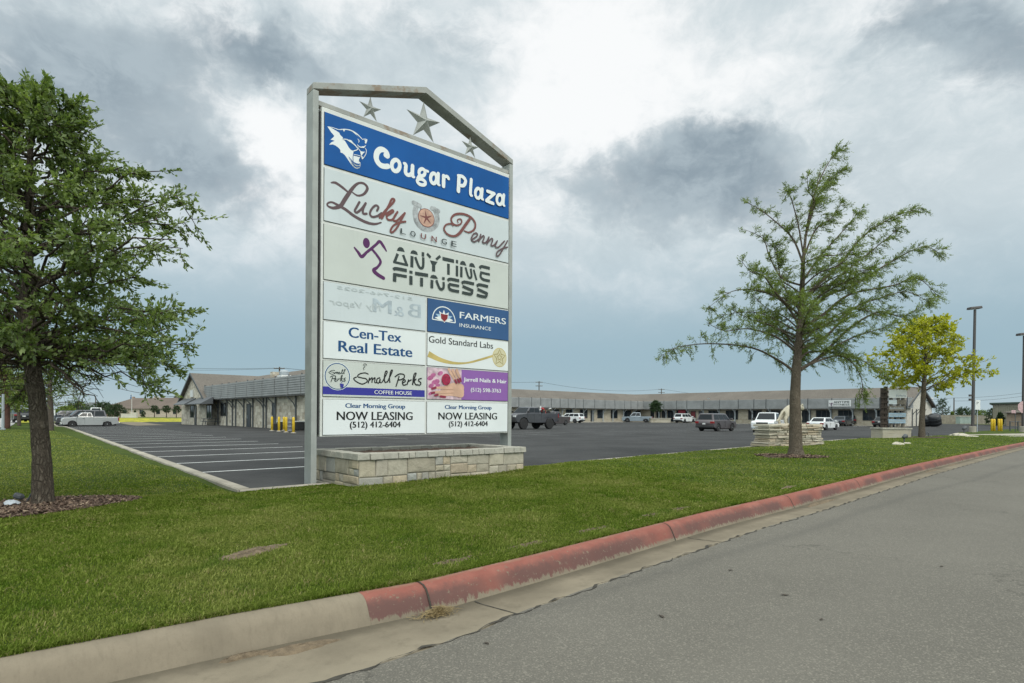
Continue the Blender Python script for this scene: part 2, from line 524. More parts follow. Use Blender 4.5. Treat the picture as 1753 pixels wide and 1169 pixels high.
def mat_kerb(red):
    m, T, b = new_mat('kerb_red_paint' if red else 'kerb_concrete')
    p = T.n('ShaderNodeTexCoord').outputs['Object']
    uvn = T.n('ShaderNodeUVMap'); uvn.uv_map = 'uv'
    u, v = sep(T, uvn.outputs[0])[:2]
    base = (0.205, 0.172, 0.126)
    n1 = T.noise(p, 1.6, 6, 0.65); n2 = T.noise(p, 14.0, 6, 0.7); n3 = T.noise(p, 110.0, 3, 0.7)
    st = T.noise(comb(T, T.m('MULTIPLY', u, 30.0), T.m('MULTIPLY', v, 3.0), 0.0), 1.0, 4, 0.7)   # vertical runs
    c = T.mix(T.ramp(n1, 0.3, 0.72), tuple(x * 0.78 for x in base), tuple(x * 1.1 for x in base))
    c = T.mix(T.m('MULTIPLY', T.ramp(st, 0.45, 0.75), 0.35), c, tuple(x * 0.6 for x in base))
    c = T.mix(T.m('MULTIPLY', T.ramp(n3, 0.55, 0.75), 0.35), c, tuple(x * 0.6 for x in base))
    if red:
        pr = T.mix(T.ramp(n1, 0.3, 0.7), (0.200, 0.066, 0.050), (0.265, 0.102, 0.078))
        grime = T.m('MULTIPLY', T.ramp(T.m('ADD', v, T.m('MULTIPLY', T.m('SUBTRACT', n2, 0.5), 0.5)), 0.26, 0.60), T.ramp(T.noise(p, 0.9, 4), 0.30, 0.56))
        pr = T.mix(T.m('MULTIPLY', grime, 0.80), pr, (0.088, 0.055, 0.050))
        worn = T.ramp(T.m('ADD', v, T.m('ADD', T.m('MULTIPLY', T.m('SUBTRACT', st, 0.5), 0.55), T.m('MULTIPLY', T.m('SUBTRACT', n2, 0.5), 0.35))), 0.80, 0.90)
        chips = T.ramp(T.noise(p, 26.0, 5, 0.75), 0.60, 0.65)
        pr = T.mix(T.m('MULTIPLY', T.ramp(T.m('ADD', v, T.m('MULTIPLY', T.m('SUBTRACT', n1, 0.5), 0.6)), 0.22, 0.0), 0.75), pr, (0.30, 0.21, 0.15))
        bare = T.m('MAXIMUM', worn, T.m('MULTIPLY', chips, 0.8))
        c = T.mix(bare, pr, c)
    T.t.links.new(c, b.inputs['Base Color']); b.inputs['Roughness'].default_value = 0.8
    b.inputs['Specular IOR Level'].default_value = 0.25
    bn = T.n('ShaderNodeBump'); bn.inputs['Strength'].default_value = 0.3; bn.inputs['Distance'].default_value = 0.005
    T.put(bn.inputs['Height'], T.m('ADD', n3, n2)); T.t.links.new(bn.outputs[0], b.inputs['Normal'])
    return m

def mat_mulch(name='mulch', tone=1.0):
    m, T, b = new_mat(name)
    p = T.n('ShaderNodeTexCoord').outputs['Object']
    n1 = T.noise(p, 18.0, 5, 0.75); n2 = T.noise(p, 55.0, 4, 0.75)
    c = T.mix(T.ramp(n1, 0.3, 0.7), tuple(tone * x for x in (0.075, 0.045, 0.032)), tuple(tone * x for x in (0.17, 0.105, 0.072)))
    c = T.mix(T.m('MULTIPLY', T.ramp(n2, 0.60, 0.72), 0.7), c, tuple(tone * x for x in (0.36, 0.27, 0.19)))
    T.t.links.new(c, b.inputs['Base Color']); b.inputs['Roughness'].default_value = 0.95
    bn = T.n('ShaderNodeBump'); bn.inputs['Strength'].default_value = 1.0; bn.inputs['Distance'].default_value = 0.03
    T.put(bn.inputs['Height'], T.m('ADD', n1, n2)); T.t.links.new(bn.outputs[0], b.inputs['Normal'])
    return m
M_mulch = mat_mulch()

# ---- ground to the horizon
def graded(lo, hi, near_lo, near_hi, step):
    a = list(np.arange(near_lo, near_hi + 0.01, step))
    s, x = step, near_hi
    while x < hi:
        s *= 1.6; x += s; a.append(x)
    s, x = step, near_lo
    while x > lo:
        s *= 1.6; x -= s; a.insert(0, x)
    return np.array(a)
gx = graded(-3500, 3500, -90, 120, 4.0); gy = graded(-300, 3500, -20, 140, 4.0)
X, Y = np.meshgrid(gx, gy, indexing='ij')
GA = X * E1.x + Y * E1.y; GB = X * E2.x + Y * E2.y
Z = g(X, Y) - 0.10 - 0.35 * ((GB < 9.5) & (GB > -14) & (np.abs(GA) < 96))
v = np.stack([X, Y, Z], -1).reshape(-1, 3)
n, m_ = X.shape; idx = np.arange(n * m_).reshape(n, m_)
f = np.stack([idx[:-1, :-1], idx[1:, :-1], idx[1:, 1:], idx[:-1, 1:]], -1).reshape(-1, 4)
np_mesh('ground', v, f, M_field, smooth=True, kind='structure')

# ---- parking lot
a = np.concatenate([np.linspace(0, 1, 60)])
bs = np.concatenate([np.linspace(10.0, 30, 30), np.linspace(31, 97, 50)])
e1s = np.concatenate([[0.0], np.linspace(0.3, 30, 60), np.linspace(31, 140, 60)])
A = np.zeros((len(e1s), 80)); B = np.zeros_like(A)
for i, s_ in enumerate(e1s):
    e_ = 3.0 + s_
    t = np.linspace(0, 1, 80) ** 1.5
    B[i] = lf(e_) + 0.02 + t * (97 - lf(e_))
    A[i] = e_ + np.clip(1 - s_ / 20, 0, 1) * (curb_e1(B[i]) - 3.0)
x_, y_ = exy(A, B)
grid_obj('parking_lot', A, B, g(x_, y_), M_lot, kind='structure')

# ---- lawn
s1 = np.concatenate([np.arange(-26, -1, 1.0), np.arange(-1, 15, 0.25), np.arange(15, 58.1, 0.7)])
t = np.linspace(0, 1, 34)
A = np.repeat(s1[:, None], len(t), 1)
K, F = kb(A) + 0.025, lf(A)
B = K + (F - K) * t[None]
ver, fac = [], []
def sheet(A, B, Z, off):
    x, y = exy(A, B); v = np.stack([x, y, Z], -1).reshape(-1, 3)
    n, m = A.shape; idx = np.arange(n * m).reshape(n, m) + off
    return v, np.stack([idx[:-1, :-1], idx[1:, :-1], idx[1:, 1:], idx[:-1, 1:]], -1).reshape(-1, 4)
v1, f1 = sheet(A, B, lawn_z(A, B), 0)
b2 = np.concatenate([np.arange(10.0, 30, 0.6), np.arange(30, 96, 1.6)])
t2 = np.linspace(0, 1, 26)
B2 = np.repeat(b2[:, None], len(t2), 1)
A2 = -26 + (curb_e1(B2) + 26) * t2[None] ** 0.6
v2, f2 = sheet(A2, B2, lawn_z(A2, B2), len(v1))
f2 = f2[:, ::-1]
np_mesh('lawn', np.concatenate([v1, v2]), np.concatenate([f1, f2]), M_grass, smooth=True, kind='structure')

# ---- street, gutter, kerb
ks = np.concatenate([np.arange(-40, -4, 1.5), np.arange(-4, 20, 0.25), np.arange(20, 90, 1.0)])
x_, y_ = exy(ks, kb(ks)); kg = g(x_, y_)
off = np.array([0.66, 1.0, 2.0, 3.5, 5.5, 8.0, 10.6])
A = np.repeat(ks[:, None], len(off), 1)
rag = 0.018 * np.sin(ks * 9.1) + 0.014 * np.sin(ks * 23.7 + 1)
B = kb(ks)[:, None] - off[None]; B[:, 0] = kb(ks) - gw(ks) + rag; B[:, 1] = np.minimum(B[:, 1], B[:, 0] - 0.08)
Z = kg[:, None] - 0.155 + 0.018 * (off[None] - 0.66) * np.clip(1.5 - off[None] / 7, 0, 1)
grid_obj('street', A, B, Z, M_street, kind='structure')
off = np.array([0.21, 0.26, 0.34, 0.45, 0.72])
A = np.repeat(ks[:, None], 5, 1); B = kb(ks)[:, None] - off[None]; B[:, 4] = kb(ks) - gw(ks) - 0.06
Z = kg[:, None] + np.array([-0.172, -0.180, -0.178, -0.174, -0.163])[None]
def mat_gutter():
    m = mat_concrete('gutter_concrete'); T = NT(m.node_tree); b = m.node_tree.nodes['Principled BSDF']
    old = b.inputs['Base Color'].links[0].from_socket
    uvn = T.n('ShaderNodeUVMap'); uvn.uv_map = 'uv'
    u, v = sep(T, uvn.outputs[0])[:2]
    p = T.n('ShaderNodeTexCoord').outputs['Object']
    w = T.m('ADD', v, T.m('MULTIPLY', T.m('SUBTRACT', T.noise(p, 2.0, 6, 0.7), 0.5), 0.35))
    c = T.mix(T.m('MULTIPLY', T.ramp(w, 0.30, 0.02), 0.62), old, (0.055, 0.047, 0.034))      # silt and damp along the kerb foot, doubling as its painted contact shadow
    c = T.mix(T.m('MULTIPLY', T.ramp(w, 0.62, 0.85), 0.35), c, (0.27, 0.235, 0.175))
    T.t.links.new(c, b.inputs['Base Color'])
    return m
GU = np.stack([A, np.repeat(np.array([0, 0.08, 0.2, 0.45, 1.0])[None], len(ks), 0)], -1)
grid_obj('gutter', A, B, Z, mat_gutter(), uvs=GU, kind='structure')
# the open seam between gutter and asphalt, and the cut joints of the gutter
M_seam = plain('seam_dirt', (0.040, 0.036, 0.028), 0.95, var=0.3, vscale=9)
kf = np.arange(-4, 40, 0.06); rg = np.random.default_rng(3)
w1 = gw(kf) + 0.018 * np.sin(kf * 9.1) + 0.014 * np.sin(kf * 23.7 + 1) + rg.normal(0, 0.004, len(kf)); wd = np.clip(0.012 + rg.normal(0, 0.007, len(kf)), 0.003, 0.03)
A = np.repeat(kf[:, None], 2, 1); B = kb(kf)[:, None] - np.stack([w1 - wd, w1 + wd], 1)
x_, y_ = exy(kf, kb(kf))
grid_obj('gutter_seam', A, B, g(x_, y_)[:, None] + np.array([-0.155, -0.150])[None], M_seam, kind='structure')
mbj = MB()
for j in (-4.6, -0.9, 2.80, 6.25, 9.8, 13.4, 17.0, 20.8, 24.6, 28.4):
    row = []
    for o_ in np.linspace(0.225, float(gw(j)) - .005, 7):
        zz = float(np.interp(o_, [0.21, 0.26, 0.34, 0.45, float(gw(j)) + .06], [-0.172, -0.180, -0.178, -0.174, -0.163]))
        for sd in (-1, 1):
            q_ = we(j + 0.10 * o_ + sd * (0.007 + 0.003 * math.sin(o_ * 40)), float(kb(j)) - o_); row.append((q_.x, q_.y, zz + 0.003 + float(g(q_.x, q_.y))))
    mbj.add(row, [(2 * i, 2 * i + 1, 2 * i + 3, 2 * i + 2) for i in range(6)])
mbj.build('gutter_joints', M_seam, kind='structure')
prof = np.array([(-0.06, -0.20), (-0.045, -0.012), (-0.02, 0.008), (0.03, 0.014), (0.085, 0.006), (0.125, -0.018), (0.152, -0.055), (0.178, -0.105), (0.20, -0.150), (0.215, -0.185)])
vv = np.array([0, 0, 0.05, 0.15, 0.28, 0.40, 0.55, 0.72, 0.88, 1.0])
joints = [-4.6, -0.9, 2.42, 6.0, 9.65, 13.3, 17.0, 20.8, 24.6, 28.4]
def kerb_run(name, a0, a1, mat):
    ss = [a0 + 0.0005]
    for j in joints:                              # sunk joints between the poured lengths
        if a0 < j < a1:
            ss += [j - 0.013, j - 0.009, j + 0.009, j + 0.013]
    ss = np.array(sorted(set(ss) | set(np.arange(math.ceil(a0 * 4) / 4 + 0.1, a1 - 0.05, 0.25).round(3)) | {a1 - 0.0005}))
    jn = np.array([any(abs(s_ - j) < 0.010 for j in joints) for s_ in ss])
    P = np.repeat(prof[None], len(ss), 0).copy()
    P[jn, :, 0] -= 0.004; P[jn, :, 1] -= 0.004
    x, y = exy(ss, kb(ss)); kz = g(x, y)
    A = np.repeat(ss[:, None], len(prof), 1)
    B = kb(ss)[:, None] - P[:, :, 0]
    Z = kz[:, None] + P[:, :, 1]
    U = np.stack([A, np.repeat(vv[None], len(ss), 0)], -1)
    return grid_obj(name, A, B, Z, mat, uvs=U, kind='structure')
kerb_run('kerb', -40, 1.95, mat_kerb(False))
kerb_run('painted_kerb', 1.95, 62, mat_kerb(True))
mbj = MB()
for j in joints:
    row = []
    for (pa, pz) in prof:
        for sd in (-1, 1):
            q_ = we(j + sd * 0.0075, float(kb(j)) - pa - 0.0015); row.append((q_.x, q_.y, pz + 0.0015 + float(g(q_.x, q_.y))))
    mbj.add(row, [(2 * i, 2 * i + 1, 2 * i + 3, 2 * i + 2) for i in range(len(prof) - 1)])
mbj.build('kerb_joints', M_seam, kind='structure')
# the far kerb of the street, behind the photographer
A = np.repeat(ks[:, None], 3, 1); B = kb(ks)[:, None] - np.array([10.58, 10.7, 11.0])[None]
Z = kg[:, None] + np.array([-0.16, 0.0, 0.01])[None]
grid_obj('far_kerb', A, B, Z, M_conc, kind='structure')

# ---- kerb round the parking lot
def strip_kerb(name, path, w, h, mat):
    mb = MB()
    P = [Vector((p[0], p[1], 0)) for p in path]
    sec = []
    for i, p in enumerate(P):
        t_ = (P[min(i + 1, len(P) - 1)] - P[max(i - 1, 0)]).normalized()
        nrm = Vector((-t_.y, t_.x, 0))
        q = we(p.x, p.y); z = float(g(q.x, q.y))
        nn_ = E1 * nrm.x + E2 * nrm.y
        row = []
        for o_, hz in ((-w / 2, -0.12), (-w / 2, h - 0.015), (-w / 2 + 0.015, h), (w / 2 - 0.02, h), (w / 2, h - 0.02), (w / 2, -0.12)):
            r_ = q + nn_ * o_; row.append((r_.x, r_.y, z + hz))
        sec.append(row)
    vs = [q for r_ in sec for q in r_]; k = 6
    fs = []
    for i in range(len(sec) - 1):
        for j in range(k - 1):
            fs.append((i * k + j, i * k + j + 1, (i + 1) * k + j + 1, (i + 1) * k + j))
    fs.append(tuple(range(k))); fs.append(tuple(range((len(sec) - 1) * k + k - 1, (len(sec) - 1) * k - 1, -1)))
    mb.add(vs, fs)
    return mb.build(name, mat, kind='structure')
strip_kerb('parking_kerb', [(float(curb_e1(b)) , b) for b in list(np.arange(10.08, 30, 1.0)) + list(np.arange(30, 96, 3.0))], 0.20, 0.07, M_walk)
strip_kerb('lot_edge_kerb', [(2.92, 10.08), (3.6, 10.09), (4.45, 10.11)], 0.17, 0.055, M_walk)
strip_kerb('lot_edge_kerb', [(float(a_), float(lf(a_))) for a_ in np.arange(8.3, 57, 0.8)], 0.14, 0.03, M_walk)

# ---- pavement at the driveway, island, side road
def poly_sheet(name, pts, dz, mat, n=14, **props):
    """four corners in plaza coordinates, draped over the ground"""
    (a0, b0), (a1, b1), (a2, b2_), (a3, b3) = pts
    s_, t_ = np.meshgrid(np.linspace(0, 1, n), np.linspace(0, 1, n), indexing='ij')
    A = (a0 * (1 - s_) + a1 * s_) * (1 - t_) + (a3 * (1 - s_) + a2 * s_) * t_
    B = (b0 * (1 - s_) + b1 * s_) * (1 - t_) + (b3 * (1 - s_) + b2_ * s_) * t_
    x, y = exy(A, B)
    return grid_obj(name, A, B, g(x, y) + dz, mat, **props)
poly_sheet('sidewalk', [(52.0, 8.9), (58.5, 6.0), (84, 5.2), (58.6, 12.3)], 0.10, M_walk, kind='structure')
poly_sheet('grass_island', [(60.5, 11.8), (84, 6.5), (100, 12.5), (70, 14.2)], 0.08, M_grass, kind='structure')
poly_sheet('side_road', [(-34, 53), (-0.4, 53.5), (3.9, 150), (-34, 150)], 0.045, plain('pale_road', (0.33, 0.325, 0.31), 0.9, var=0.1, vscale=0.6), n=24, kind='structure')
poly_sheet('apron', [(12, 80), (15, 80), (15, 97), (12, 97)], 0.006, M_conc, kind='structure')

# ---- painted stall lines
M_paint = plain('stall_paint', (0.70, 0.71, 0.70), 0.7, var=0.16, vscale=9)
M_faded = plain('faded_paint', (0.20, 0.20, 0.20), 0.75, var=0.35, vscale=3)
def drape(lines, name, mat, w=0.10, dz=0.005):
    mb = MB()
    for (a0, b0, a1, b1) in lines:
        L = math.hypot(a1 - a0, b1 - b0); n_ = max(2, int(L / 1.0) + 1)
        tx, ty = (a1 - a0) / L, (b1 - b0) / L
        row = []
        for i in range(n_ + 1):
            s_ = i / n_
            for sd in (-1, 1):
                q = we(a0 + (a1 - a0) * s_ - ty * w / 2 * sd, b0 + (b1 - b0) * s_ + tx * w / 2 * sd)
                row.append((q.x, q.y, float(g(q.x, q.y)) + dz))
        mb.add(row, [(2 * i, 2 * i + 1, 2 * i + 3, 2 * i + 2)[::-1] for i in range(n_)])
    return mb.build(name, mat, kind='structure')
ln = []
for i in range(19):
    b_ = 14.05 + 2.83 * i
    ln.append((float(curb_e1(b_)) + 0.14, b_, float(curb_e1(b_)) + 5.6, b_ + 0.05))
drape(ln, 'stall_lines', M_paint)
ln = []
for i in range(15):                               # in front of the back shops and along the right wing
    a_ = 50 + 2.9 * i; ln.append((a_, 66.0, a_, 71.2))
for i in range(14):
    b_ = 28 + 2.9 * i; ln.append((92.2, b_, 98.0, b_))
drape(ln, 'shop_stall_lines', M_paint)
ln = []
for r_, (b0, b1) in enumerate(((26.5, 31.5), (31.5, 36.5), (44, 49), (49, 54))):
    for i in range(24):
        ln.append((16 + 2.8 * i + r_ * 0.4, b0, 16 + 2.8 * i + r_ * 0.4, b1))
for b_ in (31.5, 49):
    ln.append((16, b_, 83, b_))
drape(ln, 'old_stall_lines', M_faded)

# ---- mulch beds, bare soil
def patch(name, label, cat, cen, ra, rb, rot, dz, mat, seed, h=0.03, kind='structure'):
    r_ = np.random.default_rng(seed)
    ph = r_.uniform(0, 6.28, 5); am = r_.uniform(0.02, 0.09, 5)
    mb = MB(); rings = 9; n_ = 48; vs = []
    for k in range(rings + 1):
        for j in range(n_):
            w = 2 * math.pi * j / n_
            rr = 1 + sum(am[q] * math.sin((q + 2) * w + ph[q]) for q in range(5)) + (0.03 * math.sin(17 * w + 2) if k == rings else 0)
            s_ = k / rings
            a_ = ra * rr * s_ * math.cos(w); b_ = rb * rr * s_ * math.sin(w)
            aa = cen[0] + a_ * math.cos(rot) - b_ * math.sin(rot); bb = cen[1] + a_ * math.sin(rot) + b_ * math.cos(rot)
            q = we(aa, bb)
            z = lz(aa, bb) + dz + h * (1 - s_ ** 3) + (0.012 * r_.uniform(-1, 1) if 0 < k < rings else 0) - (0.03 if k == rings else 0)
            vs.append((q.x, q.y, z))
    fs = [(k * n_ + j, (k + 1) * n_ + j, (k + 1) * n_ + (j + 1) % n_, k * n_ + (j + 1) % n_) for k in range(1, rings) for j in range(n_)]
    fs += [(0, n_ + j, n_ + (j + 1) % n_) for j in range(n_)]
    mb.add(vs, fs)
    o = mb.build(name, mat, smooth=True)
    if kind: o['kind'] = kind
    return o
BEDS = []                                         # no grass grows here: centre, radii, turn
def bed(*a): BEDS.append(a[:4]); return a
OAK = (0.45, 10.25)
patch('mulch_bed', None, None, *bed((-0.05, 10.0), 1.62, 0.95, R(8)), 0.012, M_mulch, 3)
CYP = (17.94, 7.57)
patch('mulch_bed', None, None, *bed((17.6, 7.55), 1.15, 0.62, R(-30)), 0.015, mat_mulch('dark_mulch', 0.62), 4)
GLD = (43.72, 10.69)
patch('mulch_bed', None, None, *bed((43.9, 10.6), 2.3, 0.7, R(-15)), 0.012, mat_mulch('dark_mulch_b', 0.6), 5)
patch('bare_soil', None, None, *bed((1.72, 5.50), 0.36, 0.12, R(18)), 0.0, plain('dry_soil', (0.150, 0.112, 0.072), 0.95, var=0.3, vscale=14, bump=0.9), 6, h=0.012)
M_dryg = plain('dry_soil')if False else MATS['dry_soil']
for k_, (a_, b_) in enumerate(((2.95, 4.13), (3.9, 4.2), (5.0, 4.30), (6.2, 4.42), (7.0, 4.47), (10.6, 4.6))):
    patch('bare_soil', None, None, *bed((a_, b_), 0.26 + 0.07 * (k_ % 3), 0.07, R(4)), -0.008, M_dryg, 60 + k_, h=0.01)
def chips(cen, ra, rb, rot, n, seed, s0):
    r_ = np.random.default_rng(seed); V = []
    q = np.sqrt(r_.random(n)) * 0.99; w = r_.uniform(0, 2 * np.pi, n)
    aa = cen[0] + ra * q * np.cos(w) * math.cos(rot) - rb * q * np.sin(w) * math.sin(rot); bb = cen[1] + ra * q * np.cos(w) * math.sin(rot) + rb * q * np.sin(w) * math.cos(rot)
    x, y = exy(aa, bb); z = lawn_z(aa, bb) + 0.020 + 0.03 * (1 - q ** 3) + r_.uniform(0, 0.012, n)
    az = r_.uniform(0, 6.28, n); L = s0 * r_.uniform(0.4, 1.3, n); Wd = L * r_.uniform(0.2, 0.5, n); tl = r_.normal(0, 0.35, n)
    ux, uy, uz = np.cos(az) * L, np.sin(az) * L, tl * L; vx, vy, vz = -np.sin(az) * Wd, np.cos(az) * Wd, r_.normal(0, 0.3, n) * Wd
    V = np.stack([np.stack([x + sx * ux + sy * vx, y + sx * uy + sy * vy, z + sx * uz + sy * vz], -1) for sx, sy in ((-1, -1), (1, -1), (1, 1), (-1, 1))], 1).reshape(-1, 3)
    m = MATS.get('bark_chips')
    if m is None:
        m, T, b = new_mat('bark_chips'); ri = T.n('ShaderNodeNewGeometry').outputs['Random Per Island']
        rp = T.n('ShaderNodeValToRGB'); el = rp.color_ramp.elements
        el[0].color = (0.050, 0.030, 0.022, 1); el[1].color = (0.42, 0.33, 0.23, 1); el[1].position = 1.0
        for p_, c_ in ((0.45, (0.115, 0.072, 0.052)), (0.80, (0.17, 0.115, 0.082)), (0.92, (0.30, 0.22, 0.15))):
            e = el.new(p_); e.color = (*c_, 1)
        T.put(rp.inputs[0], ri); T.t.links.new(rp.outputs[0], b.inputs['Base Color']); b.inputs['Roughness'].default_value = 0.95; MATS['bark_chips'] = m
    np_mesh('mulch_chips', V, np.arange(len(V)).reshape(-1, 4), m, kind='stuff', label='loose brown bark mulch chips round the foot of a tree', category='mulch')
chips((-0.05, 10.0), 1.66, 0.98, R(8), 9000, 91, 0.022)
chips((17.6, 7.55), 1.15, 0.62, R(-30), 2500, 92, 0.035)
# silt lying in the gutter
def gutter_silt(a0, b_off, ra, rb, seed):
    r_ = np.random.default_rng(seed); mb = MB(); n_ = 40; vs = []
    for k in range(7):
        for j in range(n_):
            w = 2 * math.pi * j / n_
            rr = 1 + 0.16 * math.sin(3 * w + seed) + 0.10 * math.sin(7 * w + 2 * seed)
            s_ = k / 6
            aa = a0 + ra * rr * s_ * math.cos(w); bb = float(kb(aa)) - b_off + rb * rr * s_ * math.sin(w)
            q = we(aa, bb); z = -0.176 + 0.022 * (1 - s_ ** 2) + (r_.uniform(-.004, .004) if k < 6 else -0.012) + float(g(q.x, q.y))
            vs.append((q.x, q.y, z))
    fs = [(k * n_ + j, (k + 1) * n_ + j, (k + 1) * n_ + (j + 1) % n_, k * n_ + (j + 1) % n_) for k in range(0, 6) for j in range(n_)]
    mb.add(vs, fs)
    o = mb.build('gutter_silt', MATS['dry_soil'], smooth=True); o['kind'] = 'structure'
gutter_silt(1.42, 0.33, 0.24, 0.075, 1); gutter_silt(1.12, 0.27, 0.16, 0.03, 2)
gutter_silt(10.6, 0.30, 0.7, 0.07, 3); gutter_silt(19.5, 0.32, 0.8, 0.07, 4); gutter_silt(22.5, 0.3, 0.7, 0.07, 5)

# ---- grass blades
def in_beds(a, b):
    m = np.zeros(len(a), bool)
    for (c, ra, rb, rot) in BEDS:
        da, db = a - c[0], b - c[1]
        u = da * math.cos(rot) + db * math.sin(rot); w = -da * math.sin(rot) + db * math.cos(rot)
        k = rng.random(len(a))
        m |= ((u / ra) ** 2 + (w / rb) ** 2 < (0.85 + 0.15 * k if ra > 1 else 0.15 + 1.0 * k)) & ((ra > 1) | (rng.random(len(a)) < 0.72))
    return m
def blades():
    N = 1500000
    a = np.concatenate([rng.uniform(-3.5, 9, N // 2), 9 + 49 * rng.random(N // 4) ** 1.7, rng.uniform(-6.0, 3.6, N // 4)])
    b = np.concatenate([rng.uniform(3.6, 10.6, N // 2), rng.uniform(4.2, 13.5, N // 4), 10 + 45 * rng.random(N // 4) ** 2.0])
    ae = rng.uniform(-3.5, 30, 150000); a = np.concatenate([a, ae]); b = np.concatenate([b, kb(ae) + rng.uniform(-0.012, 0.11, 150000) * rng.random(150000) ** 0.4])
    x, y = exy(a, b)
    dist = np.hypot(x, y)
    keep = rng.random(len(a)) < np.clip((6.5 / np.maximum(dist, 3.5)) ** 1.25, 0, 1)
    keep &= (y > 2.0) & (np.abs(x) < 0.95 * y + 1.2)
    F = lf(a)
    keep &= (b > kb(a) - 0.012 + 0.03 * rng.random(len(a))) & np.where(a > 3.0, b < F - 0.03, (b < 10.0) | (a < curb_e1(b) - 0.07))
    keep &= ~((a > 4.44) & (a < 8.25) & (b > 9.02))
    keep &= ~in_beds(a, b)
    keep &= ~((a > 2.8) & (a < 4.5) & (b > 9.97))
    F = F[keep]
    a, b, x, y, dist = a[keep], b[keep], x[keep], y[keep], dist[keep]
    z = lawn_z(a, b)
    n = len(a)
    clump = 0.5 + 0.5 * np.sin(a * 3.1 + 1.3 * np.sin(b * 2.2)) * np.sin(b * 3.7 + 1.1 * np.sin(a * 1.9))
    h = rng.uniform(0.010, 0.034, n) * (0.7 + 0.6 * clump) * np.where(rng.random(n) < 0.035, 1.9, 1.0)
    edge = (b - kb(a) < 0.22) | (np.where(a > 3.0, F - b, 9) < 0.15)
    foot = (a > 4.35) & (a < 8.4) & (b > 8.84) & (b < 9.03)
    h = h * np.where(edge, 1.15, 1.0) * np.where(foot, 2.0, 1.0)
    w = 0.0030 * np.clip(dist / 5.0, 1.0, 7.0)
    az = rng.uniform(0, 2 * np.pi, n); lean = rng.uniform(0.15, 1.5, n)
    lx, ly = np.cos(az) * lean * h, np.sin(az) * lean * h
    sx, sy = -np.sin(az + 0.6) * w, np.cos(az + 0.6) * w
    V = np.empty((n, 5, 3), np.float32)
    V[:, 0] = np.stack([x - sx, y - sy, z - 0.004], -1)
    V[:, 1] = np.stack([x + sx, y + sy, z - 0.004], -1)
    mx, my, mz = x + lx * 0.4, y + ly * 0.4, z + h * 0.6
    V[:, 2] = np.stack([mx + sx * 0.8, my + sy * 0.8, mz], -1)
    V[:, 3] = np.stack([x + lx, y + ly, z + h * (1 - 0.38 * lean)], -1)
    V[:, 4] = np.stack([mx - sx * 0.8, my - sy * 0.8, mz], -1)
    F_ = np.arange(n * 5).reshape(n, 5)
    m, T, b = new_mat('grass_blade'); T.t.nodes.remove(b)
    ri = T.n('ShaderNodeNewGeometry').outputs['Random Per Island']; p = T.n('ShaderNodeTexCoord').outputs['Object']
    n1 = T.noise(p, 0.55, 5, 0.65); n2 = T.noise(p, 3.5, 4, 0.65)
    c = T.mix(ri, (0.066, 0.112, 0.012), (0.225, 0.285, 0.058))
    c = T.mix(T.m('MULTIPLY', T.m('MAXIMUM', T.ramp(n1, 0.44, 0.62), T.ramp(sep(T, p)[0], -6.5, -10.0)), 0.75), c, T.mix(ri, (0.150, 0.185, 0.040), (0.360, 0.365, 0.125)))
    dry = T.m('MULTIPLY', T.ramp(T.m('FRACT', T.m('MULTIPLY', ri, 37.0)), 0.80, 0.86), T.ramp(n2, 0.40, 0.66))
    c = T.mix(dry, c, (0.34, 0.29, 0.14))
    c = T.mix(T.m('MULTIPLY', T.ramp(T.noise(p, 1.7, 5, 0.65), 0.54, 0.68), 0.75), c, T.vm('MULTIPLY', c, (0.50, 0.68, 0.45)))
    di = T.n('ShaderNodeBsdfDiffuse'); T.put(di.inputs[0], c); tr = T.n('ShaderNodeBsdfTranslucent'); T.put(tr.inputs[0], T.vm('MULTIPLY', c, (1.1, 1.2, 0.7)))
    mx = T.n('ShaderNodeMixShader'); mx.inputs[0].default_value = 0.38
    T.t.links.new(di.outputs[0], mx.inputs[1]); T.t.links.new(tr.outputs[0], mx.inputs[2])
    T.t.links.new(mx.outputs[0], [n_ for n_ in T.t.nodes if n_.type == 'OUTPUT_MATERIAL'][0].inputs[0])
    np_mesh('grass', V.reshape(-1, 3), F_, m, kind='stuff', label='short mown green lawn grass in front of the tall sign', category='grass')
    print('blades', n)
blades()
# ================================================================== the tall sign
SO = we(*ee(at(553, 745, 1.8018 * 5.84)))          # cabinet front, lower left corner of the lettered area
SIGN_O = Vector((SO.x, SO.y, 0)) - E1 * 0.20 + E2 * 0.05
SIGN_O.z = 0.0
M_steel = plain('painted_steel', (0.31, 0.325, 0.31), 0.55, var=0.14, vscale=2.2, bump=0.05)
def mat_rusty():
    m, T, b = new_mat('rust_spotted_steel')
    p = T.n('ShaderNodeTexCoord').outputs['Object']
    n1 = T.noise(p, 1.5, 3, 0.5); n2 = T.noise(p, 9.0, 6, 0.7)
    c = T.mix(T.ramp(T.noise(p, 2.5, 5), 0.3, 0.7), (0.255, 0.26, 0.245), (0.335, 0.34, 0.32))
    c = T.mix(T.m('MULTIPLY', T.ramp(T.m('ADD', n1, T.m('MULTIPLY', T.m('SUBTRACT', n2, 0.5), 0.5)), 0.53, 0.66), 0.7), c, (0.20, 0.12, 0.062))
    T.t.links.new(c, b.inputs['Base Color']); b.inputs['Roughness'].default_value = 0.6
    return m
M_rusty = mat_rusty()
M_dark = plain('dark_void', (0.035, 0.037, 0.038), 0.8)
M_ret = plain('retainer_white', (0.60, 0.61, 0.585), 0.45, var=0.05, vscale=3)
M_groove = plain('groove', (0.10, 0.10, 0.095), 0.8)
